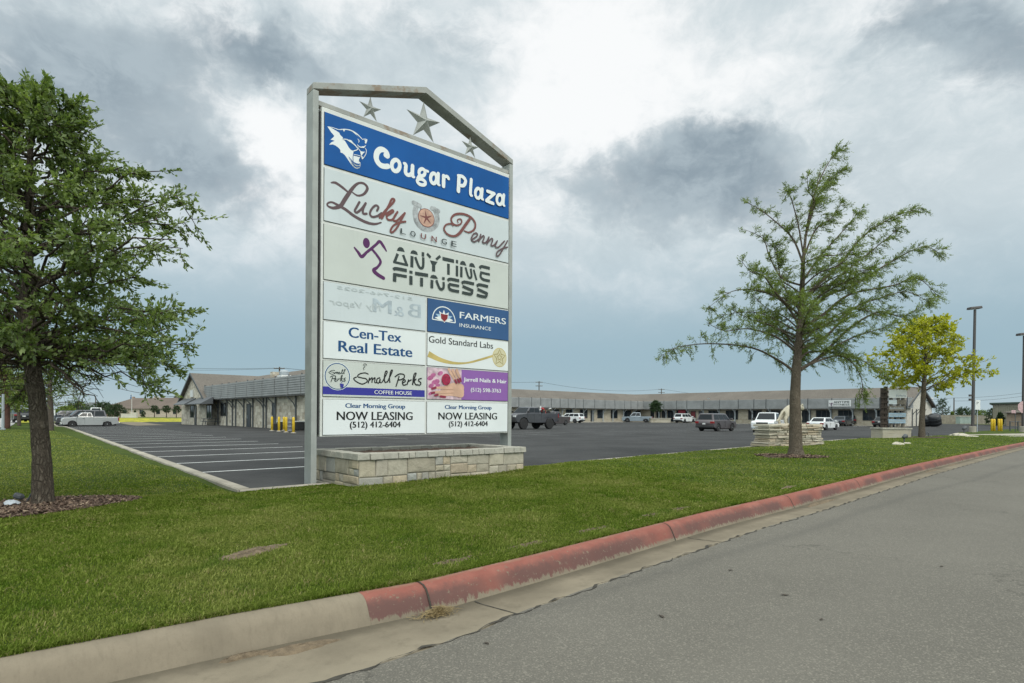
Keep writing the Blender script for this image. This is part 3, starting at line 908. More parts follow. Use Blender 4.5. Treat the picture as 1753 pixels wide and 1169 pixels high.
def pan(name, col, var=0.03):
    m, T, b = new_mat(name)
    p = T.n('ShaderNodeTexCoord').outputs['Object']
    n1 = T.noise(T.vm('MULTIPLY', p, (7.0, 1.0, 0.7)), 1.6, 5, 0.65); n2 = T.noise(p, 0.9, 4, 0.6)
    c = T.mix(T.ramp(n2, 0.3, 0.7), tuple(q * (1 - var * 1.5) for q in col), tuple(min(1, q * (1 + var)) for q in col))
    c = T.mix(T.m('MULTIPLY', T.ramp(n1, 0.55, 0.80), 0.22), c, tuple(q * 0.72 + 0.01 for q in col))
    T.t.links.new(c, b.inputs['Base Color']); b.inputs['Roughness'].default_value = 0.42; b.inputs['Specular IOR Level'].default_value = 0.18
    return m
def pan_plain(name, col, var=0.03):
    return plain(name, col, 0.42, var=var, vscale=1.5, spec=0.18)
M_pw = pan('panel_white', (0.68, 0.715, 0.72)); M_pg = pan('panel_greywhite', (0.55, 0.60, 0.62))
M_pc = pan('panel_cream', (0.53, 0.56, 0.53)); M_pb = pan('panel_blue', (0.006, 0.085, 0.30), 0.08)
M_pf = pan('panel_slateblue', (0.040, 0.098, 0.225), 0.06); M_pp = pan('panel_purple', (0.25, 0.115, 0.36), 0.05)
M_lw = plain('vinyl_white', (0.72, 0.75, 0.75), 0.45, spec=0.15); M_navy = plain('vinyl_navy', (0.018, 0.075, 0.20), 0.45, spec=0.15)
M_blk = plain('vinyl_black', (0.022, 0.024, 0.024), 0.45, spec=0.15); M_anth = plain('vinyl_anthracite', (0.045, 0.058, 0.057), 0.45, spec=0.15)
M_brn = plain('vinyl_brown', (0.115, 0.078, 0.085), 0.45, spec=0.15); M_mar = plain('vinyl_maroon', (0.185, 0.075, 0.070), 0.45, spec=0.15)
M_pur = plain('vinyl_plum', (0.095, 0.030, 0.105), 0.45, spec=0.15); M_vio = plain('vinyl_violet', (0.045, 0.045, 0.28), 0.45, spec=0.15)
M_gold = plain('vinyl_gold', (0.47, 0.37, 0.14), 0.45, spec=0.15, var=0.2, vscale=2); M_dgold = plain('vinyl_darkgold', (0.27, 0.215, 0.08), 0.45, spec=0.15); M_pgold = plain('vinyl_palegold', (0.58, 0.54, 0.36), 0.45, spec=0.15)
M_red = plain('vinyl_red', (0.23, 0.035, 0.04), 0.45, spec=0.15); M_sky = plain('vinyl_paleblue', (0.36, 0.52, 0.66), 0.45, spec=0.15)
M_sil = plain('vinyl_silver', (0.32, 0.335, 0.345), 0.3, var=0.4, vscale=9); M_cop = plain('vinyl_copper', (0.45, 0.27, 0.20), 0.3, var=0.25, vscale=7)
M_ghost = plain('ghost_lettering', (0.40, 0.46, 0.50), 0.45, spec=0.15, var=0.18, vscale=5); M_ghost2 = plain('ghost_lettering_faint', (0.45, 0.495, 0.505), 0.45, spec=0.15, var=0.1, vscale=5)

sign = thing('pylon_sign', 'tall grey steel shopping plaza sign with gabled top, three stars and stacked tenant panels', 'sign', SIGN_O, PHI)
PW, PH_ = 0.105, 0.30
ZT, ZA, SW = 7.22, 8.02, 4.75
for x0 in (0.0, SW - PW):
    mb = MB().box(x0, x0 + PW, 0, PH_, -0.3, ZT - (0.0 if False else 0.12))
    mb.build('post', M_steel, sign, bevel=0.006)
for sgn in (0, 1):                                # the two raking beams
    if sgn == 0: pl = [(0, ZT - 0.115), (0.004, ZT), (SW / 2, ZA), (SW / 2, ZA - 0.125)]
    else: pl = [(SW, ZT - 0.115), (SW / 2, ZA - 0.125), (SW / 2, ZA), (SW - 0.004, ZT)]
    mb = MB(); mb.prism(pl, lambda x, z: (x, -0.002, z), lambda x, z: (x, PH_ + 0.002, z))
    mb.build('ridge_beam', M_rusty, sign, bevel=0.004)
MB().box(PW, SW - PW, 0.03, 0.17, 6.86, 6.95).build('crossbar', M_rusty, sign, bevel=0.01, seg=3)
def star_mb(cx, cz, r, y0):
    mb = MB(); vs = [(cx, y0 - 0.28 * r, cz), (cx, y0 + 0.28 * r, cz)]
    for k in range(10):
        w = math.pi / 2 + k * math.pi / 5; rr = r if k % 2 == 0 else r * 0.36
        vs.append((cx + rr * math.cos(w), y0, cz + rr * math.sin(w)))
    fs = []
    for k in range(10):
        a_, b_ = 2 + k, 2 + (k + 1) % 10
        fs += [(0, b_, a_), (1, a_, b_)]
    return mb.add(vs, fs)
star_mb(1.17, 7.18, 0.245, 0.10).build('star', M_steel, sign)
star_mb(2.375, 7.33, 0.43, 0.10).build('star', M_steel, sign)
star_mb(3.58, 7.18, 0.245, 0.10).build('star', M_steel, sign)
# cabinet
CX0, CX1, CZ0, CZ1, CY = 0.150, 4.600, 0.885, 6.845, -0.050
mb = MB(); mb.box(CX0, CX1, CY + 0.014, 0.335, CZ0, CZ1 - 0.02)
mb.build('cabinet', M_ret, sign, bevel=0.008)
mb = MB(); mb.box(CX0 - 0.028, CX0 - 0.003, 0.0, 0.30, CZ0 + 0.05, CZ1 - 0.1); mb.build('gap_shade', M_dark, sign); mb = MB(); mb.box(CX1 + 0.003, SW - PW - 0.002, 0.02, 0.30, CZ0 + 0.05, CZ1 - 0.1)  # dark strips standing in for the shade in the gaps beside the posts
mb.build('gap_shade', M_dark, sign)

c_, s_ = math.cos(PHI), math.sin(PHI)
def SP(px, py, yl=CY):
    """where the sight line of a photo point meets the sign's face plane, in the sign's own metres"""
    u, v = uv(px, py)
    dv = Vector((u, 1, -v)); o = Vector((0, 0, CAM_H)) - SIGN_O - E2 * yl
    t = -(o.dot(E2)) / dv.dot(E2)
    q = o + dv * t
    return q.dot(E1), q.z
class Reg:
    def __init__(s, x0, y0, k): s.x0, s.y0, s.k = x0, y0, k
    def __call__(s, x, y): return SP(s.x0 + x / s.k, s.y0 + y / s.k)
    def px(s, n): return n / s.k / 83.0           # rough metres for a width measured in this crop
LAY = [0.0]
class Ink:
    """flat vinyl shapes on a sign panel: every piece on its own thin step"""
    def __init__(s, base): s.mb = MB(); s.y = base; s.mats = []
    def mat(s, m):
        if m not in s.mats: s.mats.append(m)
        s.mb.cur = s.mats.index(m)
    def step(s): s.y -= 0.00035
    def poly(s, pts, m):
        s.mat(m); s.step()
        s.mb.add([(x, s.y, z) for x, z in pts], [tuple(range(len(pts)))])
    def stroke(s, pts, w, m, smooth=True, closed=False, cap=True):
        P = [Vector((x, z)) for x, z in pts]
        W = list(w) if hasattr(w, '__len__') else [w] * len(P)
        if smooth and len(P) > 2:
            Q, V = [], []
            n = len(P); rng_ = range(n if closed else n - 1)
            for i in rng_:
                p0 = P[(i - 1) % n] if closed or i > 0 else P[0]; p1 = P[i]; p2 = P[(i + 1) % n]
                p3 = P[(i + 2) % n] if closed or i + 2 < n else P[-1]
                for k in range(6):
                    t = k / 6
                    Q.append(0.5 * ((2 * p1) + (p2 - p0) * t + (2 * p0 - 5 * p1 + 4 * p2 - p3) * t * t + (-p0 + 3 * p1 - 3 * p2 + p3) * t ** 3))
                    V.append(W[i] * (1 - t) + W[(i + 1) % n] * t)
            if not closed: Q.append(P[-1]); V.append(W[-1])
            P, W = Q, V
        s.mat(m); s.step()
        n = len(P); vs = []; y = s.y
        for i in range(n):
            a = P[(i - 1) % n] if closed or i > 0 else P[i]; b = P[(i + 1) % n] if closed or i < n - 1 else P[i]
            t = (b - a); t = t.normalized() if t.length > 1e-9 else Vector((1, 0))
            nn = Vector((-t.y, t.x)) * W[i] / 2
            yy = y - 0.000012 * i
            vs += [(P[i].x + nn.x, yy, P[i].y + nn.y), (P[i].x - nn.x, yy, P[i].y - nn.y)]
        fs = [(2 * i, 2 * i + 1, (2 * i + 3) % (2 * n), (2 * i + 2) % (2 * n)) for i in range(n if closed else n - 1)]
        s.mb.add(vs, fs)
        s.y -= 0.000012 * n
        if cap and not closed:
            for e in (0, n - 1):
                s.step()
                c = P[e]; r = W[e] / 2
                s.mb.add([(c.x + r * math.cos(k * math.pi / 7), s.y, c.y + r * math.sin(k * math.pi / 7)) for k in range(14)], [tuple(range(14))])
    def ellipse(s, c, ux, uz, m, n=36, a0=0, a1=360):
        """c centre; ux, uz half axes as 2D vectors"""
        s.mat(m); s.step()
        pts = [(c[0] + ux[0] * math.cos(R(a0 + (a1 - a0) * k / n)) + uz[0] * math.sin(R(a0 + (a1 - a0) * k / n)), s.y,
                c[1] + ux[1] * math.cos(R(a0 + (a1 - a0) * k / n)) + uz[1] * math.sin(R(a0 + (a1 - a0) * k / n))) for k in range(n if a1 - a0 == 360 else n + 1)]
        s.mb.add(pts, [tuple(range(len(pts)))])
    def text(s, string, x0, x1, z0, z1, m, bold=0.0, shear=0.0, mirror=False):
        v, f = text_shape(string, 0.0, shear)
        s.mat(m); s.step()
        th = bold * abs(z1 - z0) * 1.6
        for k in ((0,) if bold <= 0 else (-1, -0.33, 0.33, 1)):
            s.step()
            xa, xb = x0 + th / 2, x1 - th / 2
            q = [((xb - (xb - xa) * a) if mirror else (xa + (xb - xa) * a) , s.y, z0 + (z1 - z0) * b) for a, b in v]
            s.mb.add([(x + k * th / 2, y, z) for x, y, z in q], f)
    def build(s, name, parent):
        o = s.mb.build(name, s.mats, parent)
        s.mb = MB(); s.mats = []
        return o
TXT = {}
def text_shape(string, bold=0.0, shear=0.0):
    key = (string, bold, shear)
    if key not in TXT:
        cu = bpy.data.curves.new('lettering', 'FONT'); cu.body = string; cu.fill_mode = 'FRONT'; cu.offset = bold; cu.shear = shear
        cu.resolution_u = 4
        ob = bpy.data.objects.new('lettering', cu); COL.objects.link(ob)
        dg = bpy.context.evaluated_depsgraph_get()
        me = bpy.data.meshes.new_from_object(ob.evaluated_get(dg))
        v = [(p.co.x, p.co.y) for p in me.vertices]; f = [tuple(p.vertices) for p in me.polygons]
        xs = [p[0] for p in v]; ys = [p[1] for p in v]
        w, h = max(xs) - min(xs), max(ys) - min(ys)
        v = [((x - min(xs)) / w, (y - min(ys)) / h) for x, y in v]
        bpy.data.objects.remove(ob); bpy.data.meshes.remove(me); bpy.data.curves.remove(cu)
        TXT[key] = (v, f)
    return TXT[key]
def ring(R_, cx, cy, rx, ry, n=14, tilt=0.0):
    return [R_(cx + rx * math.cos(2 * math.pi * k / n), cy + ry * math.sin(2 * math.pi * k / n) + tilt * rx * math.cos(2 * math.pi * k / n)) for k in range(n)]

# panel layout read off the face
PX0, PX1 = SP(553.6, 600)[0], SP(869.2, 600)[0]
def row(yt, yb): return SP(553.6, yt)[1], SP(553.6, yb)[1]
ROWS = [row(190.3, 279.8), row(286.0, 376.6), row(382.8, 477.3), row(481.5, 546.0), row(549.5, 612.6), row(616.5, 678.0), row(683.5, 744.5)]
PMID = SP(730.0, 560)[0]
def panel(label, x0, x1, z1, z0, mat):
    o = MB().box(x0, x1, CY - 0.004, CY + 0.012, z0, z1).build('sign_panel', mat, sign, bevel=0.002)
    o['label'] = label
    mb = MB()                                     # dark seam round the panel
    for (a_, b_, c2, d2) in ((x0 - 0.010, x1 + 0.010, z0 - 0.012, z0), (x0 - 0.010, x1 + 0.010, z1, z1 + 0.006), (x0 - 0.010, x0, z0, z1), (x1, x1 + 0.006, z0, z1)):
        mb.box(a_, b_, CY + 0.0115, CY + 0.0138, c2, d2)
    mb.build('panel_seam', M_groove, o)
    return o
g2 = 0.028
p_top = panel('blue top panel with white cat head emblem and rounded white lettering', PX0, PX1, *ROWS[0], M_pb)
p_two = panel('pale panel with brown script lettering, horseshoe and copper coin', PX0, PX1, *ROWS[1], M_pg)
p_three = panel('cream panel with plum running figure and striped dark lettering', PX0, PX1, *ROWS[2], M_pc)
p_ghost = panel('blank pale panel with faint reversed lettering showing through', PX0, PMID - g2, *ROWS[3], M_pg)
p_navy = panel('slate blue panel with sunburst shield emblem and white lettering', PMID + g2, PX1 + 0.02, *ROWS[3], M_pf)
p_cen = panel('white panel with two lines of bold navy lettering', PX0, PMID - g2, *ROWS[4], M_pw)
p_gold = panel('white panel with gold curve and star medal', PMID + g2, PX1 + 0.01, *ROWS[4], M_pw)
p_coffee = panel('cream panel with script lettering, round badge and violet stripe', PX0, PMID - g2, *ROWS[5], M_pc)
p_nail = panel('purple panel with white lettering and a photo of hands', PMID + g2, PX1 + 0.005, *ROWS[5], M_pp)
p_lease = panel('white leasing panel at lower left of the sign', PX0, PMID - g2, *ROWS[6], M_pw)
p_lease2 = panel('white leasing panel at lower right of the sign', PMID + g2, PX1, *ROWS[6], M_pw)
B0 = CY - 0.0045

# --- top panel: cat head
r1 = Reg(540, 180, 8.35)
ink = Ink(B0)
def P1(l): return [r1(*p) for p in l]
def w1(n): return r1.px(n)
ink.poly(P1([(168, 303), (205, 313), (262, 345), (340, 395), (352, 425), (390, 462), (385, 490), (420, 510), (450, 560), (475, 605), (505, 640), (545, 655), (538, 690), (535, 720), (560, 725), (640, 745), (622, 770), (622, 800), (645, 830), (642, 872), (625, 900), (595, 910), (560, 898), (525, 865), (490, 820), (455, 765), (420, 715), (385, 685), (355, 675), (355, 640), (330, 610), (290, 580), (250, 562), (195, 565), (225, 532), (275, 510), (215, 492), (255, 460), (268, 440), (225, 390)]), M_lw)
ink.stroke(P1([(185, 308), (250, 322), (330, 348), (400, 345), (470, 352), (535, 376), (595, 415), (640, 458), (672, 492)]), [w1(x) for x in (5, 7, 9, 10, 12, 16, 15, 11, 8)], M_lw)
ink.poly(P1([(490, 352), (560, 385), (600, 445), (585, 430), (545, 395)]), M_lw)
ink.poly(P1([(375, 345), (425, 345), (405, 385), (400, 365)]), M_lw)
ink.stroke(P1([(668, 490), (715, 486), (736, 497)]), w1(8), M_lw)
ink.poly(P1([(738, 492), (735, 520), (718, 556), (704, 540), (706, 515), (695, 500)]), M_lw)
ink.stroke(P1([(388, 488), (440, 490), (480, 512), (530, 545), (570, 580), (600, 625), (590, 640), (545, 655)]), [w1(x) for x in (9, 11, 18, 17, 13, 11, 9, 12)], M_lw)
ink.poly(P1([(480, 495), (510, 505), (545, 550), (500, 530), (470, 515)]), M_lw)
ink.stroke(P1([(603, 485), (620, 512), (612, 540)]), [w1(8), w1(10), w1(4)], M_lw)
ink.stroke(P1([(595, 568), (630, 598), (680, 604), (714, 578)]), [w1(8), w1(12), w1(14), w1(6)], M_lw)
ink.poly(P1([(655, 592), (708, 588), (690, 616), (672, 612)]), M_lw)
ink.stroke(P1([(600, 600), (625, 645), (655, 675), (695, 672)]), w1(9), M_lw)
ink.poly(P1([(635, 660), (695, 672), (668, 705), (652, 735), (640, 700)]), M_lw)
ink.stroke(P1([(706, 618), (722, 650), (716, 700), (692, 740), (668, 770)]), w1(8), M_lw)
ink.stroke(P1([(540, 708), (600, 718), (660, 738)]), w1(7), M_lw)
ink.poly(P1([(648, 738), (672, 738), (662, 785)]), M_lw)
ink.stroke(P1([(470, 742), (510, 790), (550, 828), (600, 848), (636, 842)]), [w1(x) for x in (5, 12, 16, 18, 8)], M_pb)
ink.stroke(P1([(500, 800), (540, 855), (590, 885), (632, 872)]), [w1(x) for x in (3, 14, 16, 8)], M_pb)
ink.stroke(P1([(540, 700), (530, 760), (538, 800)]), w1(6), M_pb)
ink.poly(P1([(630, 752), (645, 760), (640, 800), (618, 805), (622, 780)]), M_pb)
ink.build('cat_head_emblem', p_top)
# --- top panel: lettering
r6 = Reg(630, 240, 7.012); ink = Ink(B0)
def P6(l): return [r6(*p) for p in l]
def w6(n): return r6.px(n) * 1.02
W = M_lw
ink.stroke(P6([(208, 180), (232, 190), (226, 150), (190, 118), (148, 112), (110, 145), (97, 205), (115, 262), (155, 302), (205, 315), (238, 312)]), [w6(x) for x in (50, 56, 52, 56, 62, 64, 64, 62, 60, 58, 56)], W)
ink.stroke(ring(r6, 331, 304, 48, 67), w6(47), W, closed=True)
ink.stroke(P6([(432, 280), (452, 300), (448, 380), (465, 412), (498, 418), (522, 395)]), [w6(x) for x in (34, 46, 46, 46, 44, 38)], W)
ink.stroke(P6([(532, 310), (530, 420), (550, 442)]), [w6(48), w6(48), w6(30)], W)
ink.stroke(ring(r6, 645, 388, 36, 42), w6(40), W, closed=True)
ink.stroke(P6([(680, 362), (716, 376)]), w6(30), W)
ink.stroke(ring(r6, 636, 503, 49, 34, tilt=0.25), w6(40), W, closed=True)
ink.stroke(P6([(612, 425), (592, 460)]), w6(36), W)
ink.stroke(ring(r6, 782, 460, 36, 60), w6(44), W, closed=True)
ink.stroke(P6([(838, 405), (834, 515), (852, 540)]), [w6(46), w6(46), w6(28)], W)
ink.stroke(P6([(903, 432), (900, 552)]), w6(50), W)
ink.stroke(P6([(915, 440), (945, 438), (960, 462)]), [w6(36), w6(38), w6(42)], W)
ink.build('lettering', p_top)
ink.stroke(P6([(1086, 440), (1078, 612)]), w6(52), W)
ink.stroke(P6([(1075, 428), (1130, 442), (1164, 490), (1142, 545), (1098, 545)]), [w6(x) for x in (36, 44, 46, 44, 40)], W)
ink.stroke(P6([(1232, 476), (1222, 640), (1240, 668)]), [w6(44), w6(44), w6(30)], W)
ink.stroke(ring(r6, 1314, 640, 34, 58), w6(42), W, closed=True)
ink.stroke(P6([(1363, 590), (1356, 690), (1374, 715)]), [w6(44), w6(44), w6(28)], W)
ink.stroke(P6([(1425, 615), (1508, 645)]), w6(42), W)
ink.stroke(P6([(1500, 648), (1415, 725)]), w6(42), W)
ink.stroke(P6([(1412, 730), (1492, 762)]), w6(42), W)
ink.stroke(ring(r6, 1570, 716, 34, 58), w6(42), W, closed=True)
ink.stroke(P6([(1620, 662), (1612, 765), (1628, 790)]), [w6(44), w6(44), w6(28)], W)
ink.build('lettering', p_top)

# --- script panel
r2 = Reg(550, 300, 5.312); ink = Ink(B0)
def P2(l): return [r2(*p) for p in l]
def w2(n): return r2.px(n) * 1.16
def S2(l, ws, m): ink.stroke(P2(l), [w2(x) for x in ws] if hasattr(ws, '__len__') else w2(ws), m)
S2([(90, 68), (130, 70), (190, 110), (240, 152)], [10, 20, 20, 14], M_brn)
S2([(285, 158), (330, 185), (385, 172), (418, 120), (390, 78), (340, 72), (295, 105), (250, 165), (212, 222), (172, 280), (110, 298), (62, 282), (55, 258), (95, 246), (155, 275), (220, 312), (300, 372), (400, 425), (480, 444), (542, 430)], [10, 14, 18, 22, 18, 16, 22, 28, 30, 28, 20, 14, 12, 14, 20, 22, 22, 22, 18, 10], M_brn)
S2([(345, 245), (320, 290), (303, 325), (325, 338), (370, 300), (402, 255)], 17, M_brn)
S2([(402, 255), (378, 310), (380, 348), (410, 350)], 17, M_brn)
S2([(505, 322), (518, 290), (492, 275), (458, 305), (440, 350), (462, 378), (505, 372), (545, 345)], 16, M_brn)
S2([(528, 385), (582, 320), (650, 250), (662, 222), (638, 220), (612, 275), (575, 345), (548, 392)], 17, M_mar)
S2([(585, 355), (640, 318), (652, 332), (612, 360), (592, 372), (602, 402), (645, 402), (690, 335)], 15, M_mar)
S2([(690, 335), (665, 372), (652, 408), (682, 415), (722, 380), (757, 345)], 16, M_mar)
S2([(757, 345), (722, 410), (682, 482), (642, 520), (626, 505), (650, 462), (700, 432), (762, 422)], 15, M_mar)
ink.build('lettering', p_two)
S2([(1240, 432), (1235, 406), (1265, 400), (1272, 432), (1235, 456), (1192, 440), (1178, 395), (1212, 358), (1280, 352), (1350, 378), (1394, 432), (1388, 490), (1340, 520), (1295, 505)], [8, 10, 12, 12, 14, 15, 16, 18, 18, 18, 18, 18, 14, 8], M_mar)
S2([(1345, 400), (1300, 462), (1250, 530), (1200, 555), (1142, 536), (1112, 490), (1130, 452), (1172, 442), (1195, 462)], [24, 26, 24, 18, 16, 16, 14, 12, 8], M_mar)
S2([(1365, 587), (1412, 552), (1407, 527), (1377, 540), (1360, 582), (1388, 606), (1440, 572)], 13, M_brn)
S2([(1445, 540), (1428, 602)], 14, M_brn); S2([(1432, 588), (1466, 552), (1476, 568), (1462, 610), (1490, 612), (1515, 575)], 13, M_brn)
S2([(1518, 565), (1502, 626)], 14, M_brn); S2([(1507, 612), (1542, 577), (1553, 592), (1538, 636), (1565, 638), (1590, 605)], 13, M_brn)
S2([(1594, 598), (1577, 645), (1602, 657), (1642, 618), (1660, 600)], 13, M_brn)
S2([(1687, 598), (1652, 660), (1612, 726), (1590, 736), (1592, 702), (1640, 667), (1686, 656)], 13, M_brn)
ink.build('lettering', p_two)
for ch, x, y, m in (('L', 737, 513, M_anth), ('O', 826, 535, M_anth), ('U', 921, 558, M_mar), ('N', 1017, 582, M_mar), ('G', 1108, 605, M_anth), ('E', 1196, 627, M_anth)):
    x0, z1 = r2(x - 24, y - 30); x1, z0 = r2(x + 24, y + 30)
    ink.text(ch, x0, x1, z0 + 0.0, z1 - 0.0, m, 0.04)
ink.build('lettering', p_two)
ink = Ink(B0 - 0.001)
S2([(868, 265), (852, 335), (868, 420), (920, 478), (985, 488), (1040, 448), (1052, 380), (1030, 308)], [40, 46, 48, 46, 46, 48, 46, 40], M_sil)
S2([(905, 300), (893, 350), (905, 410), (940, 448), (985, 455), (1015, 425), (1020, 380)], 5, M_anth)
S2([(838, 250), (895, 278)], 34, M_sil); S2([(1005, 300), (1062, 326)], 34, M_sil)
ink.build('horseshoe_emblem', p_two)
ink = Ink(B0 - 0.006)
cc = r2(953, 388); ux = (r2(953 + 74, 388 + 22)[0] - cc[0], 0); uz = (0, cc[1] - r2(953, 388 + 84)[1])
ink.ellipse(cc, ux, uz, M_mar); ink.ellipse(cc, (ux[0] * 0.93, 0), (0, uz[1] * 0.93), M_cop)
for k in range(5):
    w_ = R(90 + 72 * k + 12)
    q = (cc[0] + ux[0] * 0.78 * math.cos(w_), cc[1] + uz[1] * 0.78 * math.sin(w_))
    ink.stroke([cc, ((cc[0] + q[0]) / 2, (cc[1] + q[1]) / 2), q], [w2(18), w2(12), w2(2)], M_mar, smooth=False, cap=False)
ink.build('coin_emblem', p_two)

# --- runner panel
r3 = Reg(590, 390, 6.045); ink = Ink(B0)
def P3(l): return [r3(*p) for p in l]
def w3(n): return r3.px(n)
def S3(l, ws, m=M_anth, sm=True, cap=False): ink.stroke(P3(l), [w3(x) for x in ws] if hasattr(ws, '__len__') else w3(ws), m, smooth=sm, cap=cap)
cc = r3(224, 157); ux = (r3(260, 157)[0] - cc[0], 0); uz = (0, cc[1] - r3(224, 210)[1])
ink.ellipse(cc, ux, uz, M_pur)
S3([(100, 205), (140, 255), (176, 298), (228, 252), (275, 215), (325, 172), (362, 142), (400, 190), (430, 240)], [16, 30, 34, 26, 28, 26, 32, 30, 14], M_pur, cap=True)
S3([(275, 215), (330, 280), (370, 350), (340, 405), (300, 440), (342, 485), (400, 520)], [26, 26, 28, 24, 40, 38, 36], M_pur, cap=True)
ink.build('runner_emblem', p_three)
ink = Ink(B0)
def Q3(l): ink.poly(P3(l), M_anth)
Q3([(538, 238), (548, 212), (565, 198), (588, 200), (606, 214), (622, 252)])
S3([(548, 268), (512, 362)], 30, sm=False); S3([(603, 280), (645, 392)], 30, sm=False); S3([(500, 352), (656, 388)], 26, sm=False)
Q3([(678, 265), (688, 240), (705, 231), (728, 236), (748, 252), (756, 282)])
S3([(696, 292), (693, 410)], 36, sm=False); S3([(728, 302), (765, 398), (790, 418), (810, 398), (812, 305)], 30); S3([(809, 252), (808, 298)], 32, sm=False)
S3([(850, 268), (888, 308)], 30, sm=False); S3([(988, 292), (945, 328)], 28, sm=False); Q3([(880, 336), (960, 352), (935, 390), (935, 456), (902, 449), (902, 385)])
S3([(1010, 318), (1130, 346)], 38, sm=False); S3([(1072, 372), (1072, 485)], 34, sm=False)
S3([(1160, 332), (1160, 368)], 30, sm=False); S3([(1160, 392), (1160, 502)], 32, sm=False)
Q3([(1190, 378), (1198, 350), (1218, 341), (1240, 350), (1258, 392)]); Q3([(1285, 398), (1292, 370), (1312, 362), (1335, 375), (1350, 412)])
S3([(1206, 402), (1204, 512)], 32, sm=False); S3([(1248, 408), (1275, 500), (1294, 518), (1310, 500), (1302, 422)], 26); S3([(1332, 432), (1362, 542)], 26, sm=False)
S3([(1395, 420), (1415, 400), (1500, 420)], 32); S3([(1500, 484), (1400, 460)], 26, sm=False); S3([(1410, 462), (1405, 505), (1432, 534), (1500, 550)], 30)
ink.build('lettering', p_three)
S3([(500, 432), (530, 422), (640, 442)], 32); S3([(500, 480), (640, 504)], 28, sm=False); S3([(515, 478), (513, 556)], 38, sm=False)
S3([(683, 444), (683, 472)], 36, sm=False); S3([(683, 497), (682, 588)], 36, sm=False)
S3([(725, 470), (860, 492)], 34, sm=False); S3([(793, 517), (792, 606)], 34, sm=False)
Q3([(882, 518), (890, 494), (912, 486), (940, 494), (962, 528)]); S3([(900, 540), (898, 624)], 34, sm=False)
S3([(945, 542), (975, 618), (1000, 636), (1020, 616), (1020, 560)], 28); S3([(1018, 510), (1018, 537)], 32, sm=False)
S3([(1062, 545), (1090, 530), (1182, 548)], 30); S3([(1180, 602), (1075, 582)], 26, sm=False); S3([(1075, 582), (1078, 625), (1105, 645), (1180, 660)], 30)
S3([(1208, 572), (1238, 560), (1335, 580)], 30); S3([(1215, 604), (1318, 648)], 30, sm=False); S3([(1318, 636), (1310, 680), (1285, 684), (1210, 668)], 30)
S3([(1362, 602), (1392, 588), (1480, 607)], 30); S3([(1370, 634), (1468, 678)], 30, sm=False); S3([(1468, 668), (1460, 708), (1435, 712), (1362, 695)], 30)
ink.build('lettering', p_three)

# --- faint reversed lettering
r4 = Reg(540, 470, 5.316); ink = Ink(B0)
def box4(R_, tl, br): x0, z1 = R_(*tl); x1, z0 = R_(*br); return x0, x1, z0, z1
def T_(R_, s_, tl, br, m, bold=0.0, shear=0.0, mirror=False):
    x0, x1, z0, z1 = box4(R_, tl, br); ink.text(s_, x0, x1, z0, z1, m, bold, shear, mirror)
T_(r4, 'B', (840, 258), (958, 395), M_ghost, 0.04, 0, True); T_(r4, '&', (715, 285), (805, 385), M_ghost, 0.01, 0, True); T_(r4, 'M', (520, 215), (692, 358), M_ghost, 0.05, 0, True)
ink.build('reversed_lettering', p_ghost); T_(r4, 'My Vapor', (125, 212), (595, 350), M_ghost2, 0.0, 0.15, True); ink.build('reversed_lettering', p_ghost); T_(r4, '512-746-2025', (195, 100), (880, 235), M_ghost2, 0.0, 0, True)
ink.build('reversed_lettering', p_ghost)
# --- navy lettering
ink = Ink(B0)
T_(r4, 'Cen-Tex', (300, 475), (782, 618), M_navy, 0.05); ink.build('lettering', p_cen); T_(r4, 'Real Estate', (207, 600), (880, 752), M_navy, 0.05)
ink.build('lettering', p_cen)
# --- coffee panel
ink = Ink(B0)
ink.poly([r4(66, 1016), r4(66, 1088), r4(993, 1115), r4(993, 1053)], M_vio)
ink.build('stripe', p_coffee)
ink = Ink(B0 - 0.0012)
cc = r4(200, 926); ux = (r4(320, 926)[0] - cc[0], 0); uz = (0, cc[1] - r4(200, 1052)[1])
ink.ellipse(cc, ux, uz, M_lw, 44); ink.ellipse(cc, (ux[0] * .955, 0), (0, uz[1] * .965), M_navy, 44); ink.ellipse(cc, (ux[0] * .885, 0), (0, uz[1] * .90), M_pc, 44)
SMALL = [[(482, 908), (450, 895), (400, 905), (383, 928), (420, 940), (462, 950), (468, 975), (430, 996), (390, 985), (360, 965), (348, 945), (375, 932)],
    [(478, 990), (492, 938), (490, 962), (515, 938), (512, 985)], [(514, 962), (540, 938), (538, 978), (552, 985)],
    [(588, 938), (562, 948), (556, 978), (575, 986), (588, 950), (586, 980), (602, 982)], [(605, 980), (645, 905), (650, 880), (636, 885), (625, 940), (632, 980), (650, 975)],
    [(652, 980), (692, 895), (698, 870), (684, 880), (672, 940), (676, 985)],
    [(760, 922), (745, 975), (730, 1020)], [(720, 932), (760, 905), (802, 910), (805, 938), (770, 958), (748, 955)],
    [(790, 987), (816, 970), (806, 955), (790, 975), (797, 1005), (825, 1000)], [(830, 1005), (846, 955), (844, 972), (872, 955)],
    [(880, 1000), (905, 925), (914, 898), (897, 905), (886, 960), (882, 1005)], [(886, 972), (915, 950), (897, 972), (910, 1000), (928, 1003)],
    [(965, 945), (940, 950), (937, 967), (957, 985), (947, 1005), (920, 1000)]]
for k_, st in enumerate(SMALL):
    a_ = st[:]
    if k_ < 6: b_ = [(120 + (x - 348) * 0.425, 862 + (y - 870) * 0.36) for x, y in a_]
    else: b_ = [(132 + (x - 720) * 0.575, 915 + (y - 895) * 0.50) for x, y in a_]
    ink.stroke([r4(*q) for q in b_], r4.px(6), M_anth, cap=False)
ink.poly([r4(*q) for q in ((218, 990), (255, 995), (250, 1030), (226, 1028))], M_vio); ink.stroke([r4(*q) for q in ((232, 985), (240, 975))], r4.px(4), M_vio)
